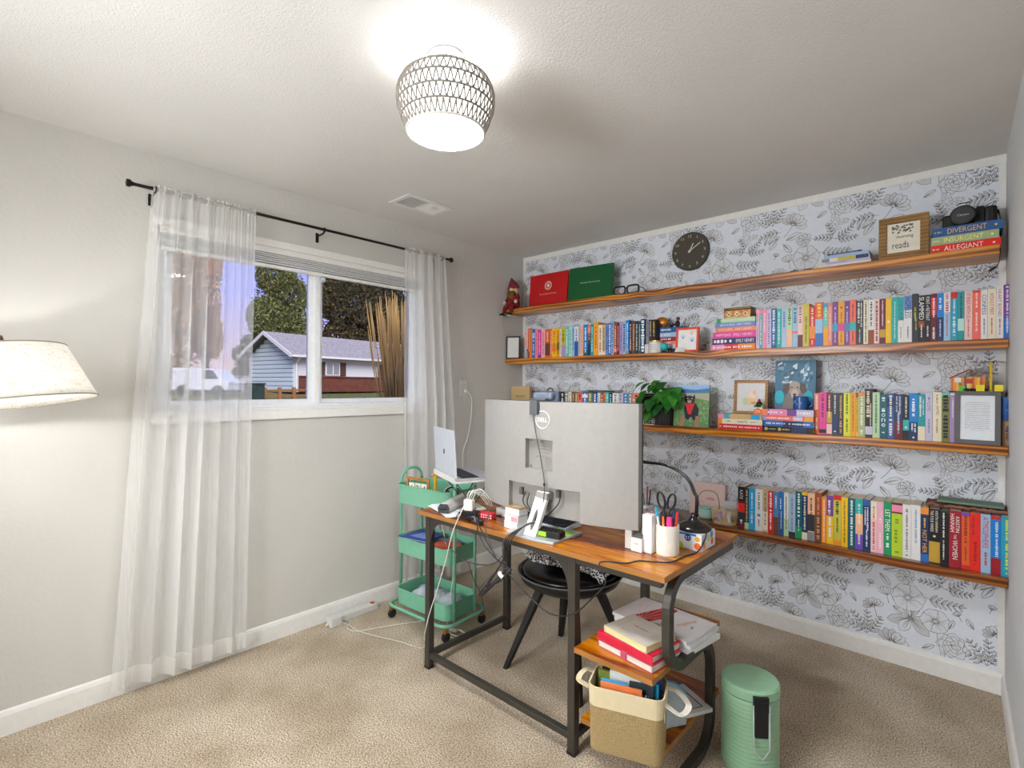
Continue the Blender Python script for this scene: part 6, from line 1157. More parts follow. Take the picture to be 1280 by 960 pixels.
# things on the far end of the desk: pink clear caddy, pen pot, grey stone
pk=thing('clear_caddy','clear pinkish plastic caddy on the lowest shelf level behind the pencil cup','caddy',(X(817,655,-.7)*0+1.60,-.55,.0));bpy.data.objects.remove(pk)
g=at('z',DZ,822,650); g=V(min(g.x,1.99),-1.075,DZ+.0006)
pk=thing('clear_caddy','clear pink-tinted plastic caddy on the far side of the desk behind the pencil cup','caddy',(X(819,647,-1.07),-1.07,DZ+.0006)); shell(MB(),.085,.07,.012,0,.058,.003,1.08).build('tub',mat('clear_pink','#e2cfcb',rough=.15,trans=.3,alpha=.75),pk,smooth=False)
for i,(a,b,c_) in enumerate(((-.018,0,'#d98f9a'),(.012,.008,'#cfc6bd'),(.0,-.014,'#8d8a86'))): t_=MB().lathe([(0,0),(.010,0),(.010,.04),(.006,.046),(0,.046)],12).build('small_bottle',mat('bott%d'%i,c_,rough=.4)); t_.location=(X(819,647,-1.07)+a,-1.07+b,DZ+.0045); tag(t_,'%s little bottle inside the clear pink caddy'%('pink','stone grey','dark grey')[i],'bottle')
gsx=X(838,645,-1.10); gs=MB().ball((0,0,.028),.034,16,12,(1,.8,.85)); [setattr(v,'z',max(v.z,0)) for v in gs.v]
gs=gs.build('grey_stone',mat('stone_grey','#67625f',rough=.8,bump=(40,1,.01)),smooth=True); gs.location=(gsx,-1.045,DZ+.0006); tag(gs,'round dark grey stone on the desk beside the clear caddy','stone')
pj=thing('pen_pot','small glass pot of pencils and brushes peeping out beside the monitor','pot',(X(807,640,-1.04),-1.03,DZ+.0006)); MB().lathe([(0,0),(.03,0),(.032,.07),(.029,.07),(.028,.006),(0,.006)],20).build('glass_body',mat('pot_glass','#b7bfbc',rough=.2,trans=.2),pj,smooth=True)
for i,(a,b,c_) in enumerate(((-.01,.0,'#2a9a96'),(.008,.006,'#7a4a3a'),(.0,-.01,'#e6e0d8'),(.014,-.006,'#3a3a3c'),(-.004,.012,'#c0392b'))):
    o=MB().tube([(a*.5,b*.5,.008),(a*1.7,b*1.6,.115+.008*i)],.0034,6).build('pencil',mat('pcl%d'%i,c_,rough=.5)); o.location=pj.location; tag(o,'%s pencil standing in the small glass pot'%('teal','brown','cream','black','red')[i],'pencil')
# lamp cable along the desk and down in front of it
cab=thing('lamp_cable','thin black lamp cable running over the desk and looping down in front of the chair','cable',(1.9,-1.5,DZ))
pts=[V(2.055,-1.28,DZ+.075),V(2.058,-1.31,DZ+.045),V(2.045,-1.345,DZ+.006),at('z',DZ+.004,856,695),at('z',DZ+.004,836,703),at('z',DZ+.004,800,701),at('z',DZ+.004,783,704),V(1.83,-1.668,DZ-.004)]
pts+=[at('y',-1.69,*p) for p in ((757,728),(742,746),(716,768),(690,768),(668,752),(640,722),(622,700),(606,672),(595,648))]+[at('y',-1.64,592,636)]
MB().tube(spline(pts,6),.0026,6).build('cable',cb_,cab,w=True,smooth=True)
# bundle of black cables hanging from the desk's front edge
bd_=thing('cable_bundle','bundle of black cables falling over the desk front and tied beside the trolley','cable',(1.4,-1.69,.6))
g0=at('y',-1.60,655,648)
def yb(*p): return at('y',-1.69,*p)
for k,(s0,mid,end) in enumerate((((657,614),(655,674),(607,737)),((662,616),(661,676),(600,742)),((700,614),(668,680),(612,730)),((676,615),(652,690),(598,736)))):
    a=at('y',-1.555,*s0); hl=V(1.480+.003*k,-1.606,.835); pts=[a,a+V(.0,-.012,-.05),hl+V(0,.03,-.01),hl+V(-.01,-.035,-.012),yb(640-3*k,673),yb(634-2*k,694+2*k),yb(622-k,712+k),yb(*end)]
    MB().tube(spline(pts,6),.0026,6).build('cable',cb_ if k!=3 else mat('cable_grey'),bd_,w=True,smooth=True)
for k in range(3):
    MB().tube(spline([yb(640-k*3,712),yb(628-k,722+k*2),yb(606,740-k*3),yb(604-k*2,744),yb(622,726-k*2),yb(634+k,710)],5),.003,6).build('cable',cb_ if k!=1 else mat('cable_grey'),bd_,w=True,smooth=True)
MB().tube([yb(624,716),yb(629,722)],.010,8).build('cable_tie',cw_,bd_,w=True)
MB().tube(spline([yb(600,640),yb(597,662),yb(606,682),yb(622,700),yb(640,712)],6),.0028,6).build('cable',cb_,bd_,w=True,smooth=True)
MB().tube(spline([at('y',-1.62,612,630),yb(610,648),yb(607,662),yb(618,690),yb(632,704)],6),.0022,6).build('cable',mat('cable_grey'),bd_,w=True,smooth=True)
# small tangle on the desk
tg=thing('cable_tangle','tangle of thin black charging cables lying at the window end of the desk','cable',(1.05,-1.62,DZ))
r=random.Random(9)
for k in range(6):
    pts=[V(1.0+.16*r.random(),-1.635+.09*r.random(),DZ+.004+.02*r.random()) for _ in range(6)]; MB().tube(spline(pts,6),.0019,6).build('cable',cb_,tg,w=True,smooth=True)
# grey cable under the desk
ug=thing('grey_cable','grey cable sagging under the desk between the trolley and the cable bundle','cable',(1.0,-1.5,.6))
MB().tube(spline([at('y',-1.55,*p) for p in ((552,665),(562,684),(580,700),(600,706),(618,704),(632,690))],6),.003,6).build('cable',mat('cable_grey'),ug,w=True,smooth=True)
MB().tube(spline([at('y',-1.5,*p) for p in ((585,702),(592,724),(600,740),(604,760),(600,768))],6),.0018,6).build('cable',cb_,ug,w=True,smooth=True)
# ------------------------------------------------------------------ chair
chx,chy,chz=1.325,-1.15,.425
ch=thing('shell_chair','black padded shell chair with tapered legs pushed under the far side of the desk','chair',(chx,chy,0))
lea=mat('black_leather','#0f0f10',rough=.28,spec=.6,bump=(30,.12,.01)); 
R_=.255
MB().lathe([(0,-.0),(.10,.0),(.18,.018),(.235,.05),(R_,.085),(R_-.002,.092),(R_-.014,.088),(.2,.062),(.12,.05),(0,.046)],48,(0,0,chz-.04)).build('shell',mat('shell_black','#1b1b1c',rough=.35),ch,smooth=True)
MB().lathe([(0,.052),(.14,.054),(.2,.066),(.228,.082),(.236,.094),(.22,.104),(.16,.100),(.08,.090),(0,.086)],48,(0,0,chz-.04)).build('seat_pad',lea,ch,smooth=True)
MB().tube([(math.cos(a)*(R_-.001),math.sin(a)*(R_-.001),chz+.05) for a in [2*PI*i/56 for i in range(56)]],.0042,8,closed=True).build('piping',mat('piping_grey','#5c5c5e',rough=.4),ch,smooth=True)
MB().grid(lambda u,v:V(math.cos(math.radians(35+110*u))*(R_-.004+.05*v),math.sin(math.radians(35+110*u))*(R_-.004+.05*v),chz+.05+.24*v*(math.sin(PI*u)**.5)),20,8).build('backrest',mat('shell_black'),ch,smooth=True,solid=.012)
for sx__,sy__ in ((-1,-1),(-1,1),(1,-1),(1,1)):
    tip=V(sx__*.218,sy__*.222,0); tp=V(sx__*.095,sy__*.10,chz-.03); q=MB(); u=V(1,0,0)
    a,b=.012,.02
    q.add([tip+V(x_,y_,0) for x_,y_ in ((-a,-a),(a,-a),(a,a),(-a,a))]+[tp+V(x_,y_,0) for x_,y_ in ((-b,-b),(b,-b),(b,b),(-b,b))],[(3,2,1,0),(4,5,6,7)]+[(i,(i+1)%4,(i+1)%4+4,i+4) for i in range(4)]); q.build('leg',mat('chair_leg_black','#1c1a19',rough=.5),ch,bev=.002)
MB().box((-.11,-.02,chz-.05),(.11,.02,chz-.03)).box((-.02,-.11,chz-.05),(.02,.11,chz-.03)).build('under_frame',black,ch)
# speckled throw on the chair
th_=thing('fluffy_throw','fluffy black and white speckled throw bunched on the chair seat','blanket',(chx,chy,chz+.06))
m_th=bpy.data.materials.new('speckled_fleece'); m_th.use_nodes=True; n=m_th.node_tree.nodes; l=m_th.node_tree.links; b=n['Principled BSDF']
nz=n.new('ShaderNodeTexNoise'); nz.inputs['Scale'].default_value=130; nz.inputs['Detail'].default_value=3; co=n.new('ShaderNodeTexCoord'); l.new(co.outputs['Object'],nz.inputs['Vector'])
rp=ramp(n,[(.44,'#141414'),(.5,'#6a6a6a'),(.56,'#e8e6e4')]); l.new(nz.outputs[0],rp.inputs[0]); l.new(rp.outputs[0],b.inputs['Base Color']); b.inputs['Roughness'].default_value=1
bp=n.new('ShaderNodeBump'); bp.inputs['Distance'].default_value=.01; l.new(nz.outputs[0],bp.inputs['Height']); l.new(bp.outputs[0],b.inputs['Normal'])
def thf(u,v):
    x_=(u-.47)*.47; y_=-.085+.25*v; h=.030+.045*math.sin(PI*v)*(.6+.4*math.sin(u*9+v*3))+.012*noise.noise(V(u*14,v*10,2)); edge=.012*noise.noise(V(u*20,v*3,5)); rr=math.hypot(x_,y_); drop=max(0,rr-.235)*.4
    return V(x_, y_+edge-.03*math.sin(u*7)*(1-v), max(h-drop,-.0)+.0)
MB().grid(thf,64,36).build('fleece',m_th,th_,smooth=True,solid=.014)
# ------------------------------------------------------------------ trolley
tl_=at('z',.48,494.5,670)
mint=mat('trolley_green','#79b89b',rough=.35,spec=.5)
TX,TY,TA=.252,-1.425,3.5; TWd,TDp=.435,.262
tr_=thing('utility_trolley','mint green three tier metal trolley on castors between the desk and window wall','trolley',(TX,TY,0),TA)
TO=V(TWd/2,TDp/2,0)
tiers=((.182,.088),(.482,.088),(.792,.105))
def offs(mb,o_): mb.v=[p+o_ for p in mb.v]; return mb
for zr,dp in tiers:
    q=shell(MB(),TWd,TDp,.045,0,dp,.0025,1.0); offs(q,TO+V(0,0,zr-dp)); o=q.build('tray',mint,tr_)
    q=MB().tube([(x_+TO.x,y_+TO.y,zr) for x_,y_ in rrect(TWd+.003,TDp+.003,.046)],.0042,6,closed=True); q.build('rolled_rim',mint,o,smooth=True)
for xe,s_ in ((-.001,-1),(TWd+.001,1)):
    xe+=s_*.010; y0,y1=.05,TDp-.05
    q=MB().tube([(xe,y0,.09),(xe,y0,.80)]+[(xe,(y0+y1)/2-math.cos(a)*(y1-y0)/2,.80+math.sin(a)*.075) for a in [PI*i/12 for i in range(13)]]+[(xe,y1,.80),(xe,y1,.09)],.0095,10); q.build('handle_hoop',mint,tr_,smooth=True)
    for zr,dp in tiers: MB().ball((xe+s_*.009,.05,zr-.03),.004,8,6).ball((xe+s_*.009,TDp-.05,zr-.03),.004,8,6).build('bolt',alu,tr_,smooth=True)
R_=rrect(TWd+.07,TDp+.07,.06,6); MB().tube([(x_+TO.x,y_+TO.y,.085) for x_,y_ in R_],.0095,10,closed=True).build('base_loop',mint,tr_,smooth=True)
brass=mat('castor_brass','#b08a45',rough=.35,metal=.8)
for sx__ in (-1,1):
    for sy__ in (-1,1):
        c=V(TO.x+sx__*(TWd/2+.012),TO.y+sy__*(TDp/2+.012),0); o=MB().cbox(c+V(0,0,.062),(.022,.03,.036)).build('castor_fork',brass,tr_,bev=.004)
        MB().lathe([(0,-.011),(.022,-.011),(.0265,-.006),(.0265,.006),(.022,.011),(0,.011)],20,c+V(0,0,.0268),rotm('Y',90)).build('castor_wheel',black,o)
tm=parent_mx(tr_)
def tw(x,y,z): return tm@V(x,y,z)
def tob(name,label,cat,x,y,z,ang=0,group=None): return thing(name,label,cat,tuple(tw(x,y,z)),TA+ang,group=group)
zb_=.792-.105+.0032
cal=tob('perpetual_calendar','wooden flip calendar showing number cards in the top tray of the trolley','calendar',.15,.055,zb_,8)
wm_=wood('calendar_wood',[(.1,'#7a4a1c'),(.5,'#a06a2c'),(.9,'#c08a44')],(8,8,8),3,rough=.4)
MB().box((-.085,-.02,0),(.085,.02,.012)).box((-.085,-.02,.012),(-.073,-.008,.135)).box((.073,-.02,.012),(.085,-.008,.135)).box((-.085,-.02,.135),(.085,-.008,.150)).build('wooden_frame',wm_,cal,bev=.002)
for i,ch_ in enumerate('624'):
    c=MB().box((-.066+.046*i,-.017,.05),(-.066+.046*i+.040,-.0155,.118)).build('number_card',mat('card_ivory'),cal); q=MB(); put_text(q,ch_,(-.066+.046*i+.02,-.0175,.084),(1,0,0),(0,0,1),.024,.046,True); q.build('numeral',im('#26231f'),c)
    MB().tube([(-.06+.046*i,-.013,.118),(-.058+.046*i,-.02,.152),(-.056+.046*i,-.006,.152)],.0012,5).build('binding_ring',mat('brass_lid'),cal)
gf=tob('wooden_giraffe','little yellow wooden animal figure next to the flip calendar in the trolley','figurine',.262,.075,zb_,0); ye=mat('toy_yellow','#e0a92a',rough=.4)
MB().lathe([(0,0),(.024,0),(.026,.03),(.018,.055),(.01,.07),(.009,.15),(.013,.16),(.015,.175),(.008,.19),(0,.192)],14).build('body',ye,gf,smooth=True); MB().ball((.002,-.016,.178),.009,10,8,(1,1.6,.9)).build('muzzle',ye,gf,smooth=True)
for s_ in (-1,1): MB().tube([(s_*.006,0,.188),(s_*.009,0,.205)],.002,6).build('horn',brass,gf)
MB().lathe([(.0262,.02),(.028,.028),(.0262,.036)],14).build('orange_scarf',im('#d9772a'),gf,smooth=True)
sg=tob('headset','dark grey headset with a white cable lying in the top tray of the trolley','headset',.36,.12,zb_,20)
for k in (-1,1): MB().lathe([(0,-.012),(.026,-.012),(.03,0),(.026,.012),(0,.012)],20,(k*.035,0,.06),rotm('Y',60)).build('ear_cup',mat('headset_grey','#4d5360',rough=.5),sg,smooth=True)
MB().tube(arc((0,0,.06),.05,0,180,14,'y'),.006,8).build('head_band',dark,sg,smooth=True)
MB().tube(spline([(.0,-.03,.07),(.05,-.05,.1),(.02,-.06,.13),(-.03,-.05,.09),(.03,-.03,.04)],6),.0022,6).build('cable',cw_,sg,smooth=True)
bkz=tob('dark_pouch','black zipped pouch in the handle corner of the trolley top tray','pouch',.385,.19,zb_,0); MB().box((-.03,-.04,0),(.03,.04,.085)).build('fabric',dark,bkz,bev=.012,seg=3); MB().tube([(-.028,0,.086),(.028,0,.086)],.002,6).build('zip',alu,bkz)
# middle tray
zm=.482-.088+.0032
for i,(x_,y_,h_,c_,a_,l_) in enumerate(((.12,.11,.090,'#2447a0',9,'blue and white printed mailer, topmost in the middle tray'),(.127,.112,.078,'#e6e8ee',3,'white mailer below the blue one in the middle tray'))):
    o=tob('mailer',l_+' of the trolley','envelope',x_,y_,zm+h_-.012 if i==0 else zm,a_); 
    MB().box((-.1,-.09,0),(.1,.09,.011 if i==0 else h_-.014)).build('envelope',mat('mail%d'%i,c_,rough=.4),o,bev=.003)
    if i==0: MB().poly([(-.06,-.05,.0114),(.08,-.06,.0114),(.05,.03,.0114),(-.03,.05,.0114)]).build('printed_shape',im('#7f9ade'),o); q=MB(); squiggle(q,(0,-.0906,.0055),(1,0,0),(0,0,1),.18,.005); q.build('print',im('#e8ecf6'),o)
    else: q=MB(); [squiggle(q,(0,-.0906,.012+.012*k),(1,0,0),(0,0,1),.17,.006) for k in range(4)]; q.build('print',im('#3f4a6a'),o)
fl=tob('floral_notebook','grey and white floral patterned notebook in the middle tray of the trolley','notebook',.27,.15,zm+.05,-10); MB().box((-.06,-.08,-.05),(.06,.08,.014)).build('cover',mat('floral','#b9bac4',rough=.6,mix=(55,.5,'#5a6078')),fl,bev=.002)
og=tob('orange_folder','orange and red round-edged folder at the desk end of the middle tray','folder',.345,.09,zm+.072,16); q=MB(); q.lathe([(0,-.07),(.088,-.07),(.088,.006),(0,.006)],28,(0,0,0),None,1,.85); q.build('cover',mat('folder_orange','#d9601a',rough=.4,mix=(8,.4,'#c22f1a')),og)
# bottom tray
zq=.182-.088+.0032
for i,(x_,y_,a_,l_) in enumerate(((.13,.12,5,'clear zip bag of small parts at the wall end of the bottom tray'),(.24,.12,-8,'clear zip bag with white paper in the middle of the bottom tray'),(.33,.13,12,'crumpled clear bag at the desk end of the bottom tray'))):
    o=tob('zip_bag',l_,'bag',x_,y_,zq,a_); MB().grid(lambda u,v:V((u-.5)*.14,(v-.5)*.19,.085*math.sin(PI*u)**.5*math.sin(PI*v)**.5+.014*noise.noise(V(u*7+i*5,v*7,1))+.006),14,14).build('film',mat('bag_film','#c9d3dc',rough=.2,alpha=.85),o,smooth=True,solid=.002)
    MB().box((-.05,-.07,.001),(.05,.07,.03)).build('contents',mat('bagc%d'%i,('#a9b4c4','#dfe2e6','#b9c0c8')[i],rough=.6),o,bev=.004)
# ------------------------------------------------------------------ power strip, wall outlet, white cords
ps=thing('power_strip','white power strip with a red switch on the carpet against the window wall','power strip',(.055,-1.565,0),90)
MB().box((-.135,-.026,0),(.135,.026,.036)).build('strip_body',white,ps,bev=.004)
MB().box((.10,-.011,.036),(.122,.011,.042)).build('switch',mat('switch_red','#c0321a',rough=.3),ps,bev=.001)
for i in range(5): 
    o=MB().box((-.098+.038*i,-.013,.036),(-.098+.038*i+.026,.013,.0366)).build('socket',mat('socket_shade','#d9d6d0',rough=.4),ps); MB().box((-.098+.038*i+.006,-.006,.0366),(-.098+.038*i+.008,.002,.037)).box((-.098+.038*i+.017,-.006,.0366),(-.098+.038*i+.019,.002,.037)).build('slot',black,o)
pl=thing('plug_charger','white cube charger plugged into the end of the power strip','charger',(.085,-1.725,0),90); MB().box((-.03,-.03,.0),(.035,.03,.05)).build('casing',white,pl,bev=.005); MB().tube([(-.03,0,.02),(-.05,0,.014)],.004,8).build('cord_relief',cw_,pl)
wo_=thing('wall_outlet','white wall outlet plate beside the window curtain with a cord plugged in','outlet',(.0005,-.668,1.36),0)
MB().box((0,-.036,-.058),(.006,.036,.058)).build('face_plate',white,wo_,bev=.002)
for z_ in (-.021,.021): o=MB().box((.006,-.017,z_-.014),(.0075,.017,z_+.014)).build('receptacle',mat('socket_shade'),wo_,bev=.001); MB().box((.0075,-.008,z_-.004),(.008,-.006,z_+.006)).box((.0075,.005,z_-.004),(.008,.007,z_+.006)).build('slot',black,o)
wcd=thing('power_cable','white cord hanging from the wall outlet down behind the laptop','cord',(.01,-.65,1.34)); MB().cbox((.02,-.655,1.337),(.026,.022,.022)).build('plug',white,wcd,w=True,bev=.003)
pts=[V(.03,-.65,1.335)]+[at('x',.02,*p) for p in ((589.5,498),(589,520),(585,545),(579,565),(578.5,585),(580,602))]
MB().tube(spline(pts,6),.0042,8).build('cord',cw_,wcd,w=True,smooth=True)
c1=thing('charging_cable','white charging cord dropping from the charger cube past the desk leg to the power strip','cord',(1.0,-1.68,.5))
pts=[at('y',-1.60,592,612),at('y',-1.665,578,637),at('y',-1.68,566,665),at('y',-1.68,556,705),at('y',-1.68,545,742),at('y',-1.69,536,770),at('y',-1.69,531,792)]
pts+=[at('z',.012,*p) for p in ((528,810),(500,802),(470,795),(447,788),(436,781))]+[V(.10,-1.70,.02)]
MB().tube(spline(pts,6),.0024,6).build('cord',cw_,c1,w=True,smooth=True)
c2=thing('charging_cable','white cord looping over the carpet from the power strip under the trolley','cord',(.3,-1.6,0))
MB().tube(spline([V(.09,-1.68,.02)]+[at('z',.012,*p) for p in ((438,776),(434,785),(446,789),(470,785),(500,780),(530,776),(556,772))],6),.0024,6).build('cord',cw_,c2,w=True,smooth=True)
c3=thing('charging_cable','coiled white cord lying on the carpet at the foot of the desk by the trolley','cord',(.75,-1.3,0))
r=random.Random(4); base=at('z',.008,572,796)
pts=[base+V(.09*math.cos(a)*(1-.02*i),.05*math.sin(a)*(1-.02*i),.004+.001*i) for i,a in enumerate([2*PI*k/10 for k in range(24)])]
MB().tube(spline(pts,3),.0026,6).build('cord',cw_,c3,w=True,smooth=True); MB().cbox(base+V(-.06,.02,.012),(.05,.016,.016),rotm('Z',20)).build('connector',white,c3,w=True,bev=.002)
c4=thing('charging_cable','white cord falling through the trolley beside the desk leg','cord',(.7,-1.3,.4))
MB().tube(spline([at('y',-1.30,*p) for p in ((552,655),(560,690),(566,716),(563,745),(560,770),(558,786))],6),.0024,6).build('cord',cw_,c4,w=True,smooth=True)
c5=thing('power_cable','white cord running along the baseboard from the power strip behind the trolley','cord',(.03,-1.3,0))
MB().tube(spline([V(.055,-1.43,.015),V(.05,-1.37,.006),V(.04,-1.25,.006),V(.03,-1.1,.006),V(.03,-.9,.006)],6),.003,6).build('cord',cw_,c5,w=True,smooth=True)
# ------------------------------------------------------------------ waste bin
bn=thing('pedal_bin','pale green ribbed metal bin with a black handle clip, beside the desk','bin',(2.19,-1.215,0)); BR=.098; gm=mat('bin_green','#8fb796',rough=.32,spec=.5)
prof=[(0,.0),(BR*.97,.0),(BR,.006)]
for i in range(17): z_=.01+.0150*i; prof+=[(BR,z_),(BR-.0012,z_+.003),(BR,z_+.006)]
prof+=[(BR,.272),(BR-.003,.272),(0,.272)]
MB().lathe(prof,56).build('bin_body',gm,bn,smooth=True)
MB().lathe([(BR-.001,.2725),(BR-.001,.276)],56,closed=False).build('seal_ring',black,bn)
MB().lathe([(0,.276),(BR+.0015,.276),(BR+.0015,.305),(BR-.004,.312),(BR-.012,.314),(0,.317)],56).build('lid',gm,bn,smooth=False,bev=0)
ha=math.radians(-52); hd=V(math.cos(ha),math.sin(ha),0); hn=V(-hd.y,hd.x,0)
q=MB(); 
def hb(a0,a1,r0,r1,z0,z1): return [hd*r+hn*a+V(0,0,z) for r in (r0,r1) for a in (a0,a1) for z in (z0,z1)]
FB=[(0,1,3,2),(4,6,7,5),(0,4,5,1),(2,3,7,6),(0,2,6,4),(1,5,7,3)]
q.add(hb(-.026,.026,BR-.006,BR+.010,.245,.300),FB); q.add(hb(-.022,.022,BR-.004,BR+.014,.16,.285),FB); q.build('handle_clip',black,bn,bev=.003)
MB().tube([hd*(BR+.008)+hn*-.027+V(0,0,.27),hd*(BR+.012)+hn*-.027+V(0,0,.12),hd*(BR+.02)+V(0,0,.09),hd*(BR+.012)+hn*.027+V(0,0,.12),hd*(BR+.008)+hn*.027+V(0,0,.27)],.0022,8).build('bail_handle',alu,bn,smooth=True)
# ------------------------------------------------------------------ ceiling light
FX,FY=1.54,-2.137
cl=thing('ceiling_light','woven cord flush ceiling light with a glowing white drum','lamp',(FX,FY,H-.002))
MB().lathe([(0,0),(.062,0),(.064,-.006),(.064,-.045),(.058,-.050),(0,-.050)],36).build('canopy',mat('brushed_grey','#8f8d8a',rough=.5),cl,smooth=False)
prof=[(.072,-.052),(.10,-.059),(.135,-.079),(.153,-.110),(.157,-.142),(.152,-.172),(.143,-.198),(.131,-.224),(.124,-.244)]
def pr_at(t):
    t=t*(len(prof)-1); i=min(int(t),len(prof)-2); f_=t-i; return (prof[i][0]+(prof[i+1][0]-prof[i][0])*f_, prof[i][1]+(prof[i+1][1]-prof[i][1])*f_)
cord=mat('grey_cord','#8b857d',rough=.85,bump=(500,.6,.001)); 
hoops=[0,.12,.28,.44,.60,.78,1.0]
for t in hoops:
    r_,z_=pr_at(t); MB().tube([(r_*math.cos(a),r_*math.sin(a),z_) for a in [2*PI*i/64 for i in range(64)]],.0034 if t<1 else .0045,6,closed=True).build('hoop',cord if t<1 else mat('pale_cord','#d9d5cc',rough=.8),cl,smooth=True)
n=46; q=MB()
for a_,b_ in zip(hoops,hoops[1:]):
    for k in range(n):
        for s_ in (-1,1):
            th0=2*PI*(k+.5)/n; th1=th0+s_*PI/n*.9; pts=[]
            for f_ in (0,.5,1):
                r_,z_=pr_at(a_+(b_-a_)*f_); th=th0+(th1-th0)*f_; pts.append((r_*math.cos(th),r_*math.sin(th),z_))
            q.tube(pts,.0025,5)
q.build('woven_cord',cord,cl,kind='stuff')
lin_e=mat('lamp_liner','#fffefb',rough=.6,emit=2.2)
MB().lathe([(.078,-.060),(.104,-.067)],40,caps=False).build('glowing_top',mat('lamp_top','#fdfeff',emit=150),cl)
MB().lathe([(.104,-.068),(.129,-.085),(.145,-.113),(.150,-.143),(.145,-.172),(.136,-.198),(.124,-.225),(.1205,-.241)],40,caps=False).build('liner',lin_e,cl,smooth=True)
MB().lathe([(0,-.2375),(.1185,-.2375),(.1185,-.2395),(0,-.2405)],40).build('diffuser',mat('lamp_diffuser','#fbfdff',rough=.5,emit=110),cl,smooth=False)
def pl_(name,loc,e_,col,r_=.04):
    l=bpy.data.lights.new(name,'POINT'); l.energy=e_; l.color=col; l.shadow_soft_size=r_; o=bpy.data.objects.new(name,l); S.collection.objects.link(o); o.location=loc; return o
# ------------------------------------------------------------------ floor lamp (its pole stands just outside the frame)
shc=V(.40,-3.085,1.40)
fl_=thing('floor_lamp','floor lamp with a large tilted linen shade at the window wall','lamp',(.17,-3.37,0))
tilt=Matrix.Rotation(math.radians(9),3,Fw)*1
tilt=Matrix.Rotation(math.radians(-9),3,V(Fw.x,Fw.y,0).normalized())
lm_=bpy.data.materials.new('linen_shade'); lm_.use_nodes=True; n_=lm_.node_tree.nodes; l_=lm_.node_tree.links; n_.remove(n_['Principled BSDF'])
df=n_.new('ShaderNodeBsdfDiffuse'); tl=n_.new('ShaderNodeBsdfTranslucent'); mx=n_.new('ShaderNodeMixShader'); mx.inputs[0].default_value=.75
co=n_.new('ShaderNodeTexCoord'); mpg=n_.new('ShaderNodeMapping'); mpg.inputs['Scale'].default_value=(30,30,420); n1=n_.new('ShaderNodeTexNoise'); n1.inputs['Scale'].default_value=1; n1.inputs['Detail'].default_value=3
mp2=n_.new('ShaderNodeMapping'); mp2.inputs['Scale'].default_value=(260,260,12); n2=n_.new('ShaderNodeTexNoise'); n2.inputs['Scale'].default_value=1
l_.new(co.outputs['Object'],mpg.inputs[0]); l_.new(mpg.outputs[0],n1.inputs['Vector']); l_.new(co.outputs['Object'],mp2.inputs[0]); l_.new(mp2.outputs[0],n2.inputs['Vector'])
ad=n_.new('ShaderNodeMath'); ad.operation='ADD'; l_.new(n1.outputs[0],ad.inputs[0]); l_.new(n2.outputs[0],ad.inputs[1])
rp_=ramp(n_,[(.75,'#e2d9c8'),(1.0,'#fbf8f1'),(1.25,'#ffffff')]); hf=n_.new('ShaderNodeMath'); hf.operation='MULTIPLY'; hf.inputs[1].default_value=1; l_.new(ad.outputs[0],rp_.inputs[0])
rp_.color_ramp.elements[0].position=.30; 
hf.inputs[1].default_value=.5; l_.new(ad.outputs[0],hf.inputs[0]); l_.new(hf.outputs[0],rp_.inputs[0])
for i,pz in enumerate((.38,.5,.62)): rp_.color_ramp.elements[i].position=pz
l_.new(rp_.outputs[0],df.inputs[0]); l_.new(rp_.outputs[0],tl.inputs[0]); l_.new(df.outputs[0],mx.inputs[1]); l_.new(tl.outputs[0],mx.inputs[2]); l_.new(mx.outputs[0],n_['Material Output'].inputs[0])
RB,RT_,HS=.232,.165,.185
q=MB().lathe([(RB,-HS/2),(RB-.008,-HS/2+.02),(RT_,HS/2),(RT_-.0015,HS/2),(RB-.0095,-HS/2+.02),(RB-.0015,-HS/2)],64,closed=True); q.v=[tilt@p+shc for p in q.v]; q.build('shade',lm_,fl_,w=True,smooth=True)
for r_,z_ in ((RB,-HS/2),(RT_,HS/2)): q=MB().tube([(r_*math.cos(a),r_*math.sin(a),z_) for a in [2*PI*i/64 for i in range(64)]],.0022,6,closed=True); q.v=[tilt@p+shc for p in q.v]; q.build('shade_rim',mat('rim_taupe','#8a7f70',rough=.7),fl_,w=True,smooth=True)
q=MB()
for i in range(3): a=2*PI*i/3+.4; q.tube([(0,0,HS/2-.006),(RT_*math.cos(a),RT_*math.sin(a),HS/2-.002)],.0018,6)
q.v=[tilt@p+shc for p in q.v]; q.build('shade_spider',brass,fl_,w=True)
q=MB().lathe([(.030,.0),(.026,.008),(.012,.012),(.010,.022),(.006,.028),(0,.030)],18,(0,0,HS/2)); q.v=[tilt@p+shc for p in q.v]; q.build('finial',mat('bronze','#6e5545',rough=.4,metal=.6),fl_,w=True,smooth=True)
q=MB().lathe([(0,-.0),(.012,0),(.012,.05),(0,.05)],12,(0,0,HS/2-.06)).ball((0,0,HS/2-.09),.03,14,10); q.v=[tilt@p+shc for p in q.v]; q.build('bulb',mat('bulb_glow','#fffaf0',emit=6),fl_,w=True,smooth=True)
tp_=tilt@V(0,0,HS/2+.028)+shc; left=V(-.62,-.78,0).normalized(); pole=V(.17,-3.37,0)
MB().tube([tp_,V(tp_.x,tp_.y,tp_.z+.012),V(pole.x,pole.y,tp_.z+.02)],.007,8).build('arm',mat('bronze'),fl_,w=True,smooth=True)
MB().tube([(pole.x,pole.y,.02),(pole.x,pole.y,tp_.z+.07)],.011,12).build('pole',mat('bronze'),fl_,w=True,smooth=True)
MB().lathe([(0,0),(.135,0),(.135,.012),(.12,.022),(.02,.028),(0,.028)],36,(pole.x,pole.y,0)).build('lamp_base',mat('bronze'),fl_,w=True)
bl_=tilt@V(0,0,-.012)+shc
pl_('floor_lamp_light',tuple(bl_),13,(1,.985,.96),.035)
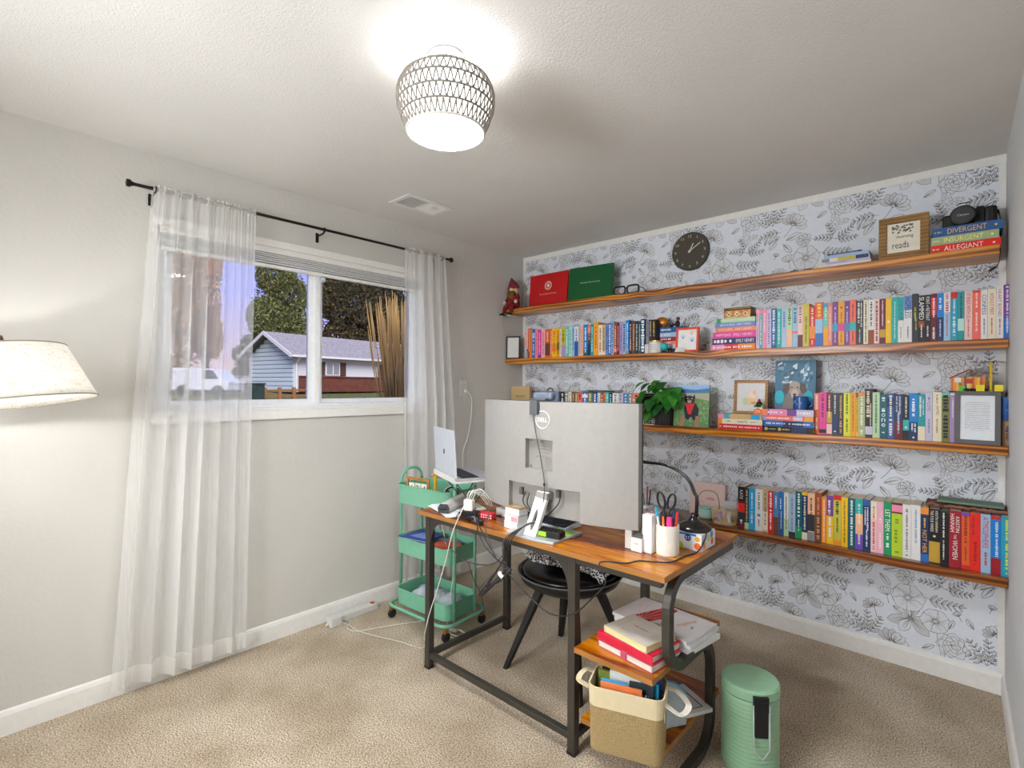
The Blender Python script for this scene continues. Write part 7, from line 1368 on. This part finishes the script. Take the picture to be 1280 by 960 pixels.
# ------------------------------------------------------------------ curtain rod and sheer curtains
RXX,RZ=.088,2.248
cr_o=thing('curtain_rod','thin black curtain rod with end caps above the window','curtain rod',(0.0,-1.78,RZ))
blk=mat('rod_black','#16130f',rough=.4,metal=.4)
MB().tube([(RXX,-2.68,RZ),(RXX,-.885,RZ+.004)],.0075,12).build('rod',blk,cr_o,w=True,smooth=True)
for y_,s_ in ((-2.68,-1),(-.885,1)): MB().lathe([(0,0),(.009,0),(.010,.006),(.017,.014),(.016,.026),(0,.030)],18,(RXX,y_,RZ+(.004 if s_>0 else 0)),rotm('X',-90*s_)).build('end_cap',blk,cr_o,w=True,smooth=False)
for y_ in (-2.60,-1.80,-.95):
    o=MB().box((.0005,y_-.009,RZ-.055),(.004,y_+.009,RZ+.0)).build('bracket',blk,cr_o,w=True,bev=.001)
    MB().tube([(.004,y_,RZ-.018),(RXX-.02,y_,RZ-.018),(RXX,y_,RZ-.010)],.005,8).tube([(RXX+.012*math.cos(a),y_,RZ+.012*math.sin(a)) for a in [2*PI*i/12 for i in range(12)]],.003,6,closed=True).build('bracket_hook',blk,o,w=True)
def sheer(name,col,opac):
    m=bpy.data.materials.new(name); m.use_nodes=True; n=m.node_tree.nodes; l=m.node_tree.links; n.remove(n['Principled BSDF'])
    d=n.new('ShaderNodeBsdfDiffuse'); d.inputs[0].default_value=lin(col); t=n.new('ShaderNodeBsdfTranslucent'); t.inputs[0].default_value=lin(col); a=n.new('ShaderNodeMixShader'); a.inputs[0].default_value=.5
    tr=n.new('ShaderNodeBsdfTransparent'); lw=n.new('ShaderNodeLayerWeight'); lw.inputs[0].default_value=.5
    co=n.new('ShaderNodeTexCoord'); mp=n.new('ShaderNodeMapping'); mp.inputs['Scale'].default_value=(200,200,3); nz=n.new('ShaderNodeTexNoise'); nz.inputs['Scale'].default_value=1; l.new(co.outputs['Object'],mp.inputs[0]); l.new(mp.outputs[0],nz.inputs['Vector'])
    f=n.new('ShaderNodeMath'); f.operation='MULTIPLY_ADD'; f.inputs[1].default_value=.22; f.inputs[2].default_value=opac-.06; l.new(lw.outputs['Facing'],f.inputs[0]); f2=n.new('ShaderNodeMath'); f2.operation='MULTIPLY_ADD'; f2.use_clamp=True; f2.inputs[1].default_value=.12; l.new(nz.outputs[0],f2.inputs[0]); l.new(f.outputs[0],f2.inputs[2])
    mx=n.new('ShaderNodeMixShader'); l.new(f2.outputs[0],mx.inputs[0]); l.new(tr.outputs[0],mx.inputs[1]); l.new(d.outputs[0],a.inputs[1]); l.new(t.outputs[0],a.inputs[2]); l.new(a.outputs[0],mx.inputs[2]); l.new(mx.outputs[0],n['Material Output'].inputs[0]); return m
ms=sheer('sheer_voile','#fafafa',.40); mh=sheer('sheer_hem','#f1f0ee',.72)
def curtain(label,y0t,y1t,y0b,y1b,zb,seed,folds,flat=.0,group=None):
    o=thing('sheer_curtain',label,'curtain',(RXX,(y0t+y1t)/2,0),group=group); r=random.Random(seed)
    ph=[r.uniform(0,6.3) for _ in range(6)]; xs=[i/220 for i in range(221)]
    def f(u,v):            # u across, v from 0 at the rod to 1 at the hem
        g=u+.018*math.sin(u*13+ph[0])*v
        y=(y0t+(y1t-y0t)*g)*(1-v)+(y0b+(y1b-y0b)*g)*v
        amp=.010+.026*min(v*2.2,1)
        env=1 if not flat else min(1,max(.18,(1-u)/flat if seed%2 else u/flat))
        w1=math.sin(folds*2*PI*(u+.02*math.sin(6*u+ph[1]))+ph[2]); w2=math.sin(folds*3.7*PI*u+ph[3]+v*.7)
        x=RXX+.004+amp*env*(.72*math.copysign(abs(w1)**.8,w1)+.3*w2)+.006*noise.noise(V(u*6,v*7,seed))*v
        x+=.0045*math.exp(-v*9)*math.sin(u*folds*26+2*math.sin(u*9+ph[5]))+.006*math.exp(-v*2.5)*math.sin(u*folds*13+ph[0])*env
        y+=env*amp*.5*math.cos(folds*2*PI*u+ph[4])
        cr=.004*noise.noise(V(u*26,v*30,seed+3))*(1 if v>.35 else .2)
        return V(x+cr,y,RZ+.02-(RZ+.02-zb)*v)
    top_=MB().grid(lambda u,v:f(u,v*.965),220,60); top_.build('sheer_panel',ms,o,w=True,smooth=True)
    MB().grid(lambda u,v:f(u,.965+.035*v),220,3).build('hem',mh,o,w=True,smooth=True)
    MB().grid(lambda u,v:(lambda p:V(RXX+(.0115+.0012*math.sin(u*folds*19))*math.cos(2*PI*v),p.y,RZ+(.0115+.0015*math.sin(u*folds*15))*math.sin(2*PI*v)))(f(u,0)),160,8).build('rod_pocket',mh,o,w=True,smooth=True)
    return o
curtain('sheer white full length curtain on the rod at the floor lamp side of the window',-2.61,-2.172,-2.735,-2.195,.055,5,6.5,.55)
curtain('sheer white curtain on the rod at the bookshelf side of the window behind the trolley',-1.262,-.93,-1.265,-.80,.055,8,5.0,.45)
# ------------------------------------------------------------------ outside
def ow(px,depth,z=None):
    p=CAM+Fw*depth+Rt*((px-640)/FPX*depth); return V(p.x,p.y,p.z if z is None else z)
m_grass=mat('lawn','#5a6b32',rough=1,mix=(1.5,.4,'#7a7440'),bump=(30,1,.05))
GZ=.95
q=MB().grid(lambda u,v:V(-.6-70*u**1.5,-40+110*v,-.35+(GZ+.35)*min(1,u**1.5*70/27)),40,30); struct('ground_outside',q,m_grass)
dirt=mat('driveway','#8d8a86',rough=.9)
sid=mat('siding_blue_grey','#d3e0e4',rough=.7); sidw=mat('siding_white','#d9d9d6',rough=.7); brick_m=mat('brick_red','#74412f',rough=.9,mix=(6,.3,None)); roofm=mat('roof_shingle','#b1aaa6',rough=.95,mix=(9,.25,'#8c8684')); shut=mat('shutter_brown','#54382f',rough=.7)
hsN=thing('neighbour_house','single storey house with pale siding, brick base and grey shingle roof across the street','house',tuple(ow(367,28,GZ)))
P0=ow(367,28,GZ); ax=(Rt*.55+Fw*.83); ax=V(ax.x,ax.y,0).normalized(); bx=V(-ax.y,ax.x,0)
if bx.dot(Rt)>0: bx=-bx
EV=3.02-GZ; RG=4.25-GZ; Lh,Wh=20.0,4.4
def hp(a,b,c): return P0+ax*a+bx*b+V(0,0,c)
def hbx(mb,a0,a1,b0,b1,c0,c1): return mb.add([hp(a,b,c) for a in (a0,a1) for b in (b0,b1) for c in (c0,c1)],FB)
def hpart(name,mb,m,par=hsN): return mb.build(name,m,par,w=True)
hpart('wall',hbx(MB(),0,Lh,0,Wh,0,EV),sidw)
q=MB().prism([hp(-.01,0,EV),hp(-.01,Wh,EV),hp(-.01,Wh/2,RG-.1)],ax*(Lh)); hpart('gable',q,mat('siding_gap','#8b9ca2',rough=.8))
hpart('end_wall',hbx(MB(),-.011,.0,0.02,Wh-.02,0,EV),mat('siding_gap'))
for i in range(13): 
    z_=.12+i*.24; half=0 if z_+.2<EV else (z_+.2-EV)/(RG-EV)*Wh/2
    if half*2<Wh-.3: hpart('siding_board',hbx(MB(),-.05,-.012,half+.03,Wh-half-.03,z_,z_+.20),sid)
for s_ in (0,1):
    e0=hp(-.45,-.45 if s_==0 else Wh+.45,EV-.14); r0=hp(-.45,Wh/2,RG); q=MB().add([e0,r0,r0+ax*(Lh+.9),e0+ax*(Lh+.9)],[(0,1,2,3)]); q.prism([e0,r0,r0+ax*(Lh+.9),e0+ax*(Lh+.9)],(0,0,.12)); hpart('roof_slope',q,roofm)
hpart('fascia',MB().bar([hp(-.47,-.47,EV-.1),hp(-.47,Wh/2,RG+.02),hp(-.47,Wh+.47,EV-.1)],.06,.2),mat('fascia_white','#e8e6e4',rough=.6)); hpart('gutter',MB().bar([hp(-.45,-.5,EV-.1),hp(Lh+.4,-.5,EV-.1)],.12,.12),mat('fascia_white'))
hpart('downspout',MB().tube([hp(.08,-.5,EV-.12),hp(.1,-.1,EV-.5),hp(.1,-.1,.1)],.05,6),mat('fascia_white'))
hpart('brick_base',hbx(MB(),.3,Lh,-.12,-.0,0,.84),brick_m)
hpart('brick_ledge',hbx(MB(),.3,Lh,-.18,0,.84,.91),mat('ledge','#6a3a2a',rough=.8))
for a0,a1 in ((2.0,3.0),(6.4,8.6),(13.2,15.2)):
    f_=hpart('window',hbx(MB(),a0,a1,-.06,0,.96,1.70),mat('fascia_white')); hbx(MB(),a0+.08,a1-.08,-.08,-.062,1.03,1.63).build('pane',mat('house_glass','#9aa0a2',rough=.15,metal=.3),f_,w=True)
    hbx(MB(),(a0+a1)/2-.03,(a0+a1)/2+.03,-.09,-.081,1.03,1.63).build('mullion',mat('fascia_white'),f_,w=True)
    for s_ in (a0-.42,a1+.05): hpart('shutter',hbx(MB(),s_,s_+.37,-.07,0,.93,1.73),shut)
hpart('roof_vent',MB().lathe([(.12,0),(.12,.5),(.2,.52),(.2,.62),(0,.68)],10,hp(7,1.2,EV+.35)),alu)
lmp=hpart('porch_lamp',MB().ball(hp(11.2,-.4,1.45),.13,10,8),mat('porch_glow','#ffb54a',emit=14))
pl_('porch_lamp_light',tuple(hp(11.2,-.8,1.45)),60,(1,.7,.35),.15)
def foliage(name,label,centres,n,size,cols,trunk=None,seed=0,group=None,cat='tree'):
    r=random.Random(seed); o=thing(name,label,cat,tuple(trunk[0]) if trunk else tuple(centres[0][0]),group=group); q=MB()
    for c,rad in centres:
        for _ in range(int(n/len(centres))):
            d=V(r.gauss(0,1),r.gauss(0,1),r.gauss(0,1)).normalized()*(.55+.45*r.random()**.5); p=V(c.x+d.x*rad.x,c.y+d.y*rad.y,c.z+d.z*rad.z); s_=size*r.uniform(.6,1.3); u=V(r.gauss(0,1),r.gauss(0,1),r.gauss(0,1)).normalized(); w_=u.orthogonal().normalized(); q.mat(r.randrange(len(cols))); q.poly([p-u*s_,p+w_*s_*.45,p+u*s_,p-w_*s_*.45])
    q.build('crown',[mat('fol'+c,c,rough=.85) for c in cols],o,w=True,kind='stuff')
    if trunk: MB().tube([trunk[0],(trunk[0]+trunk[1])/2+V(.15,0,0),trunk[1]],[trunk[2],trunk[2]*.8,trunk[2]*.5],8).build('trunk',mat('bark_grey','#5a4a3a',rough=.9),o,w=True,smooth=True)
    return o
G1=['#767d48','#8d8c50','#5c6438']; G2=['#3d3a24','#544a29','#655832','#2c2c1c']
def tree(label,px,depth,top,w,cols,seed,n=20000,size=.13,low=1.2,group=None):
    c=ow(px,depth,0); zt_=1.379+(482-top)*depth/640; zl=low; mid=(zt_+zl)/2; hz=(zt_-zl)/2; rx=w*depth/640/2; r=random.Random(seed)
    cs=[(V(c.x,c.y,mid),V(rx*.8,rx*.8,hz*.9))]+[(V(c.x+r.uniform(-.5,.5)*rx,c.y+r.uniform(-.5,.5)*rx,mid+r.uniform(-.6,.75)*hz),V(rx*.5,rx*.5,hz*.34)) for _ in range(6)]
    return foliage('tree',label,cs,n,size,cols,(V(c.x,c.y,GZ-.3),V(c.x,c.y,mid),.22),seed,group=group)
tree('olive green leafy tree behind the gable end of the house outside',352,36,322,92,G1,1,n=26000,size=.11)
tree('dark brown-green tree behind the middle of the house roof outside',418,40,300,84,G2,2,n=22000)
tree('tall dark tree above the house roof behind the ornamental grass outside',466,42,296,100,G2,3,n=22000)
tree('very dark tree behind the bookshelf-side curtain outside',530,40,310,110,G2,4,n=9000,size=.25)
tree('tree tinted orange as if by room light, seen through the sheer curtain outside',256,30,300,42,['#c07a4a','#d29460','#a8683c'],5,n=9000,size=.15,low=2)  # orange glow of the lit interior is put into the leaf colours
tree('large leafy tree filling the view behind the sheer curtain beside the lamp',222,26,260,80,['#a8805a','#c09a70','#8e6a4a'],6,n=9000,size=.2,low=.8)
tree('low dark tree between the house and the bin outside',312,40,420,44,G2,7,n=6000,size=.13,low=.9)
r=random.Random(12)
# feather grass near the glass
gc_=ow(503,4.6,0); gr_=thing('feather_grass','tall tan feather grass clump just outside the window','grass',(gc_.x,gc_.y,-.2)); q=MB(); q2=MB()
for i in range(420):
    a=r.uniform(0,2*PI); b=gc_+V(math.cos(a)*.13*r.random(),math.sin(a)*.13*r.random(),-.2); ln=r.uniform(1.2,2.42); sp=r.uniform(.02,.22)*ln/2.3; e_=b+V(math.cos(a)*sp,math.sin(a)*sp,ln); m_=(b+e_)/2-V(math.cos(a)*sp*.25,math.sin(a)*sp*.25,0)
    q.mat(r.randrange(3)); q.tube([b,m_,e_],[.0028,.0022,.001],3)
    if ln>1.75: q2.tube([e_-(e_-m_)*.42,e_-(e_-m_)*.2,e_],[.002,.006,.0015],5)
q.build('stems',[mat('grass_tan','#b48f54',rough=.9),mat('grass_gold','#8f6d38',rough=.9),mat('grass_green','#5c6238',rough=.9)],gr_,w=True,kind='stuff'); q2.build('plumes',mat('plume','#c9a566',rough=1),gr_,w=True,kind='stuff')
bc=ow(462,7.5,0); foliage('dark_shrub','low dark shrub on the lawn beside the feather grass outside',[(V(bc.x,bc.y,.75),V(.34,.34,.42)),(V(bc.x+.2,bc.y-.2,.65),V(.3,.3,.3))],1600,.07,['#26281c','#3a3a26','#4a4630'],None,15,cat='shrub')
wb_=thing('wheelie_bin','dark green wheelie bin standing by the house corner outside','bin',tuple(ow(319,21,.60)),30); wb_.scale=(.75,.75,.75); MB().prism([(-.3,-.35,.05),(.3,-.35,.05),(.36,-.42,1.0),(-.36,-.42,1.0)],(0,.75,0)).build('bin_body',mat('bin_dark_green','#33463c',rough=.5),wb_,bev=.03); MB().box((-.4,-.46,1.0),(.4,.38,1.1)).build('lid',mat('bin_dark_green'),wb_,bev=.03)
for s_ in (-1,1): MB().lathe([(0,-.03),(.12,-.03),(.12,.03),(0,.03)],14,(s_*.3,.36,.12),rotm('Y',90)).build('wheel',black,wb_)
fc=thing('yard_fence','low brown timber post and rail fence between the bin and the lawn outside','fence',tuple(ow(345,23,.6)))
f0_,f1_=ow(331,22,.6),ow(384,24,.62); n=4
for i in range(n): p=f0_+(f1_-f0_)*(i/(n-1)); MB().cbox(p+V(0,0,.3),(.13,.13,.66)).build('post',mat('fence_brown','#9a6a3e',rough=.9),fc,w=True)
for z_ in (.25,.5): MB().bar([f0_+V(0,0,z_),f1_+V(0,0,z_)],.05,.09).build('rail',mat('fence_brown'),fc,w=True)
# white pickup seen through the sheer curtain
vp=ow(262,20,.86); va_=math.degrees(math.atan2(Rt.y,Rt.x)); vh=thing('parked_van','white van parked outside, seen through the sheer curtain','van',tuple(vp),va_)
vh.scale=(.75,.75,.75)
MB().prism([(-1.5,-.8,.35),(1.35,-.8,.35),(1.42,-.8,.8),(.95,-.8,.95),(.6,-.8,1.45),(-1.45,-.8,1.5)],(0,1.6,0)).build('van_body',mat('van_white','#e6e8ea',rough=.3),vh,bev=.06)
MB().prism([(.92,-.82,.95),(.62,-.82,1.38),(.1,-.82,1.4),(.1,-.82,.95)],(0,1.64,0)).build('side_window',mat('van_glass','#3a4450',rough=.1),vh)
for x_ in (-.9,.9):
    for y_ in (-.75,.75): MB().lathe([(0,-.1),(.3,-.1),(.3,.1),(0,.1)],20,(x_,y_,.32),rotm('X',90)).build('wheel',black,vh)
wl_=thing('garden_wall','long pale garden wall beyond the parked van outside','wall',tuple(ow(290,31,.45))); MB().bar([ow(228,31,1.15),ow(312,33,1.15)],.2,1.3).build('wall_panel',mat('render_pale','#c9c6c2',rough=.9),wl_,w=True); MB().bar([ow(228,31,1.85),ow(312,33,1.85)],.3,.12).build('coping',mat('render_cap','#b0aca8',rough=.9),wl_,w=True)
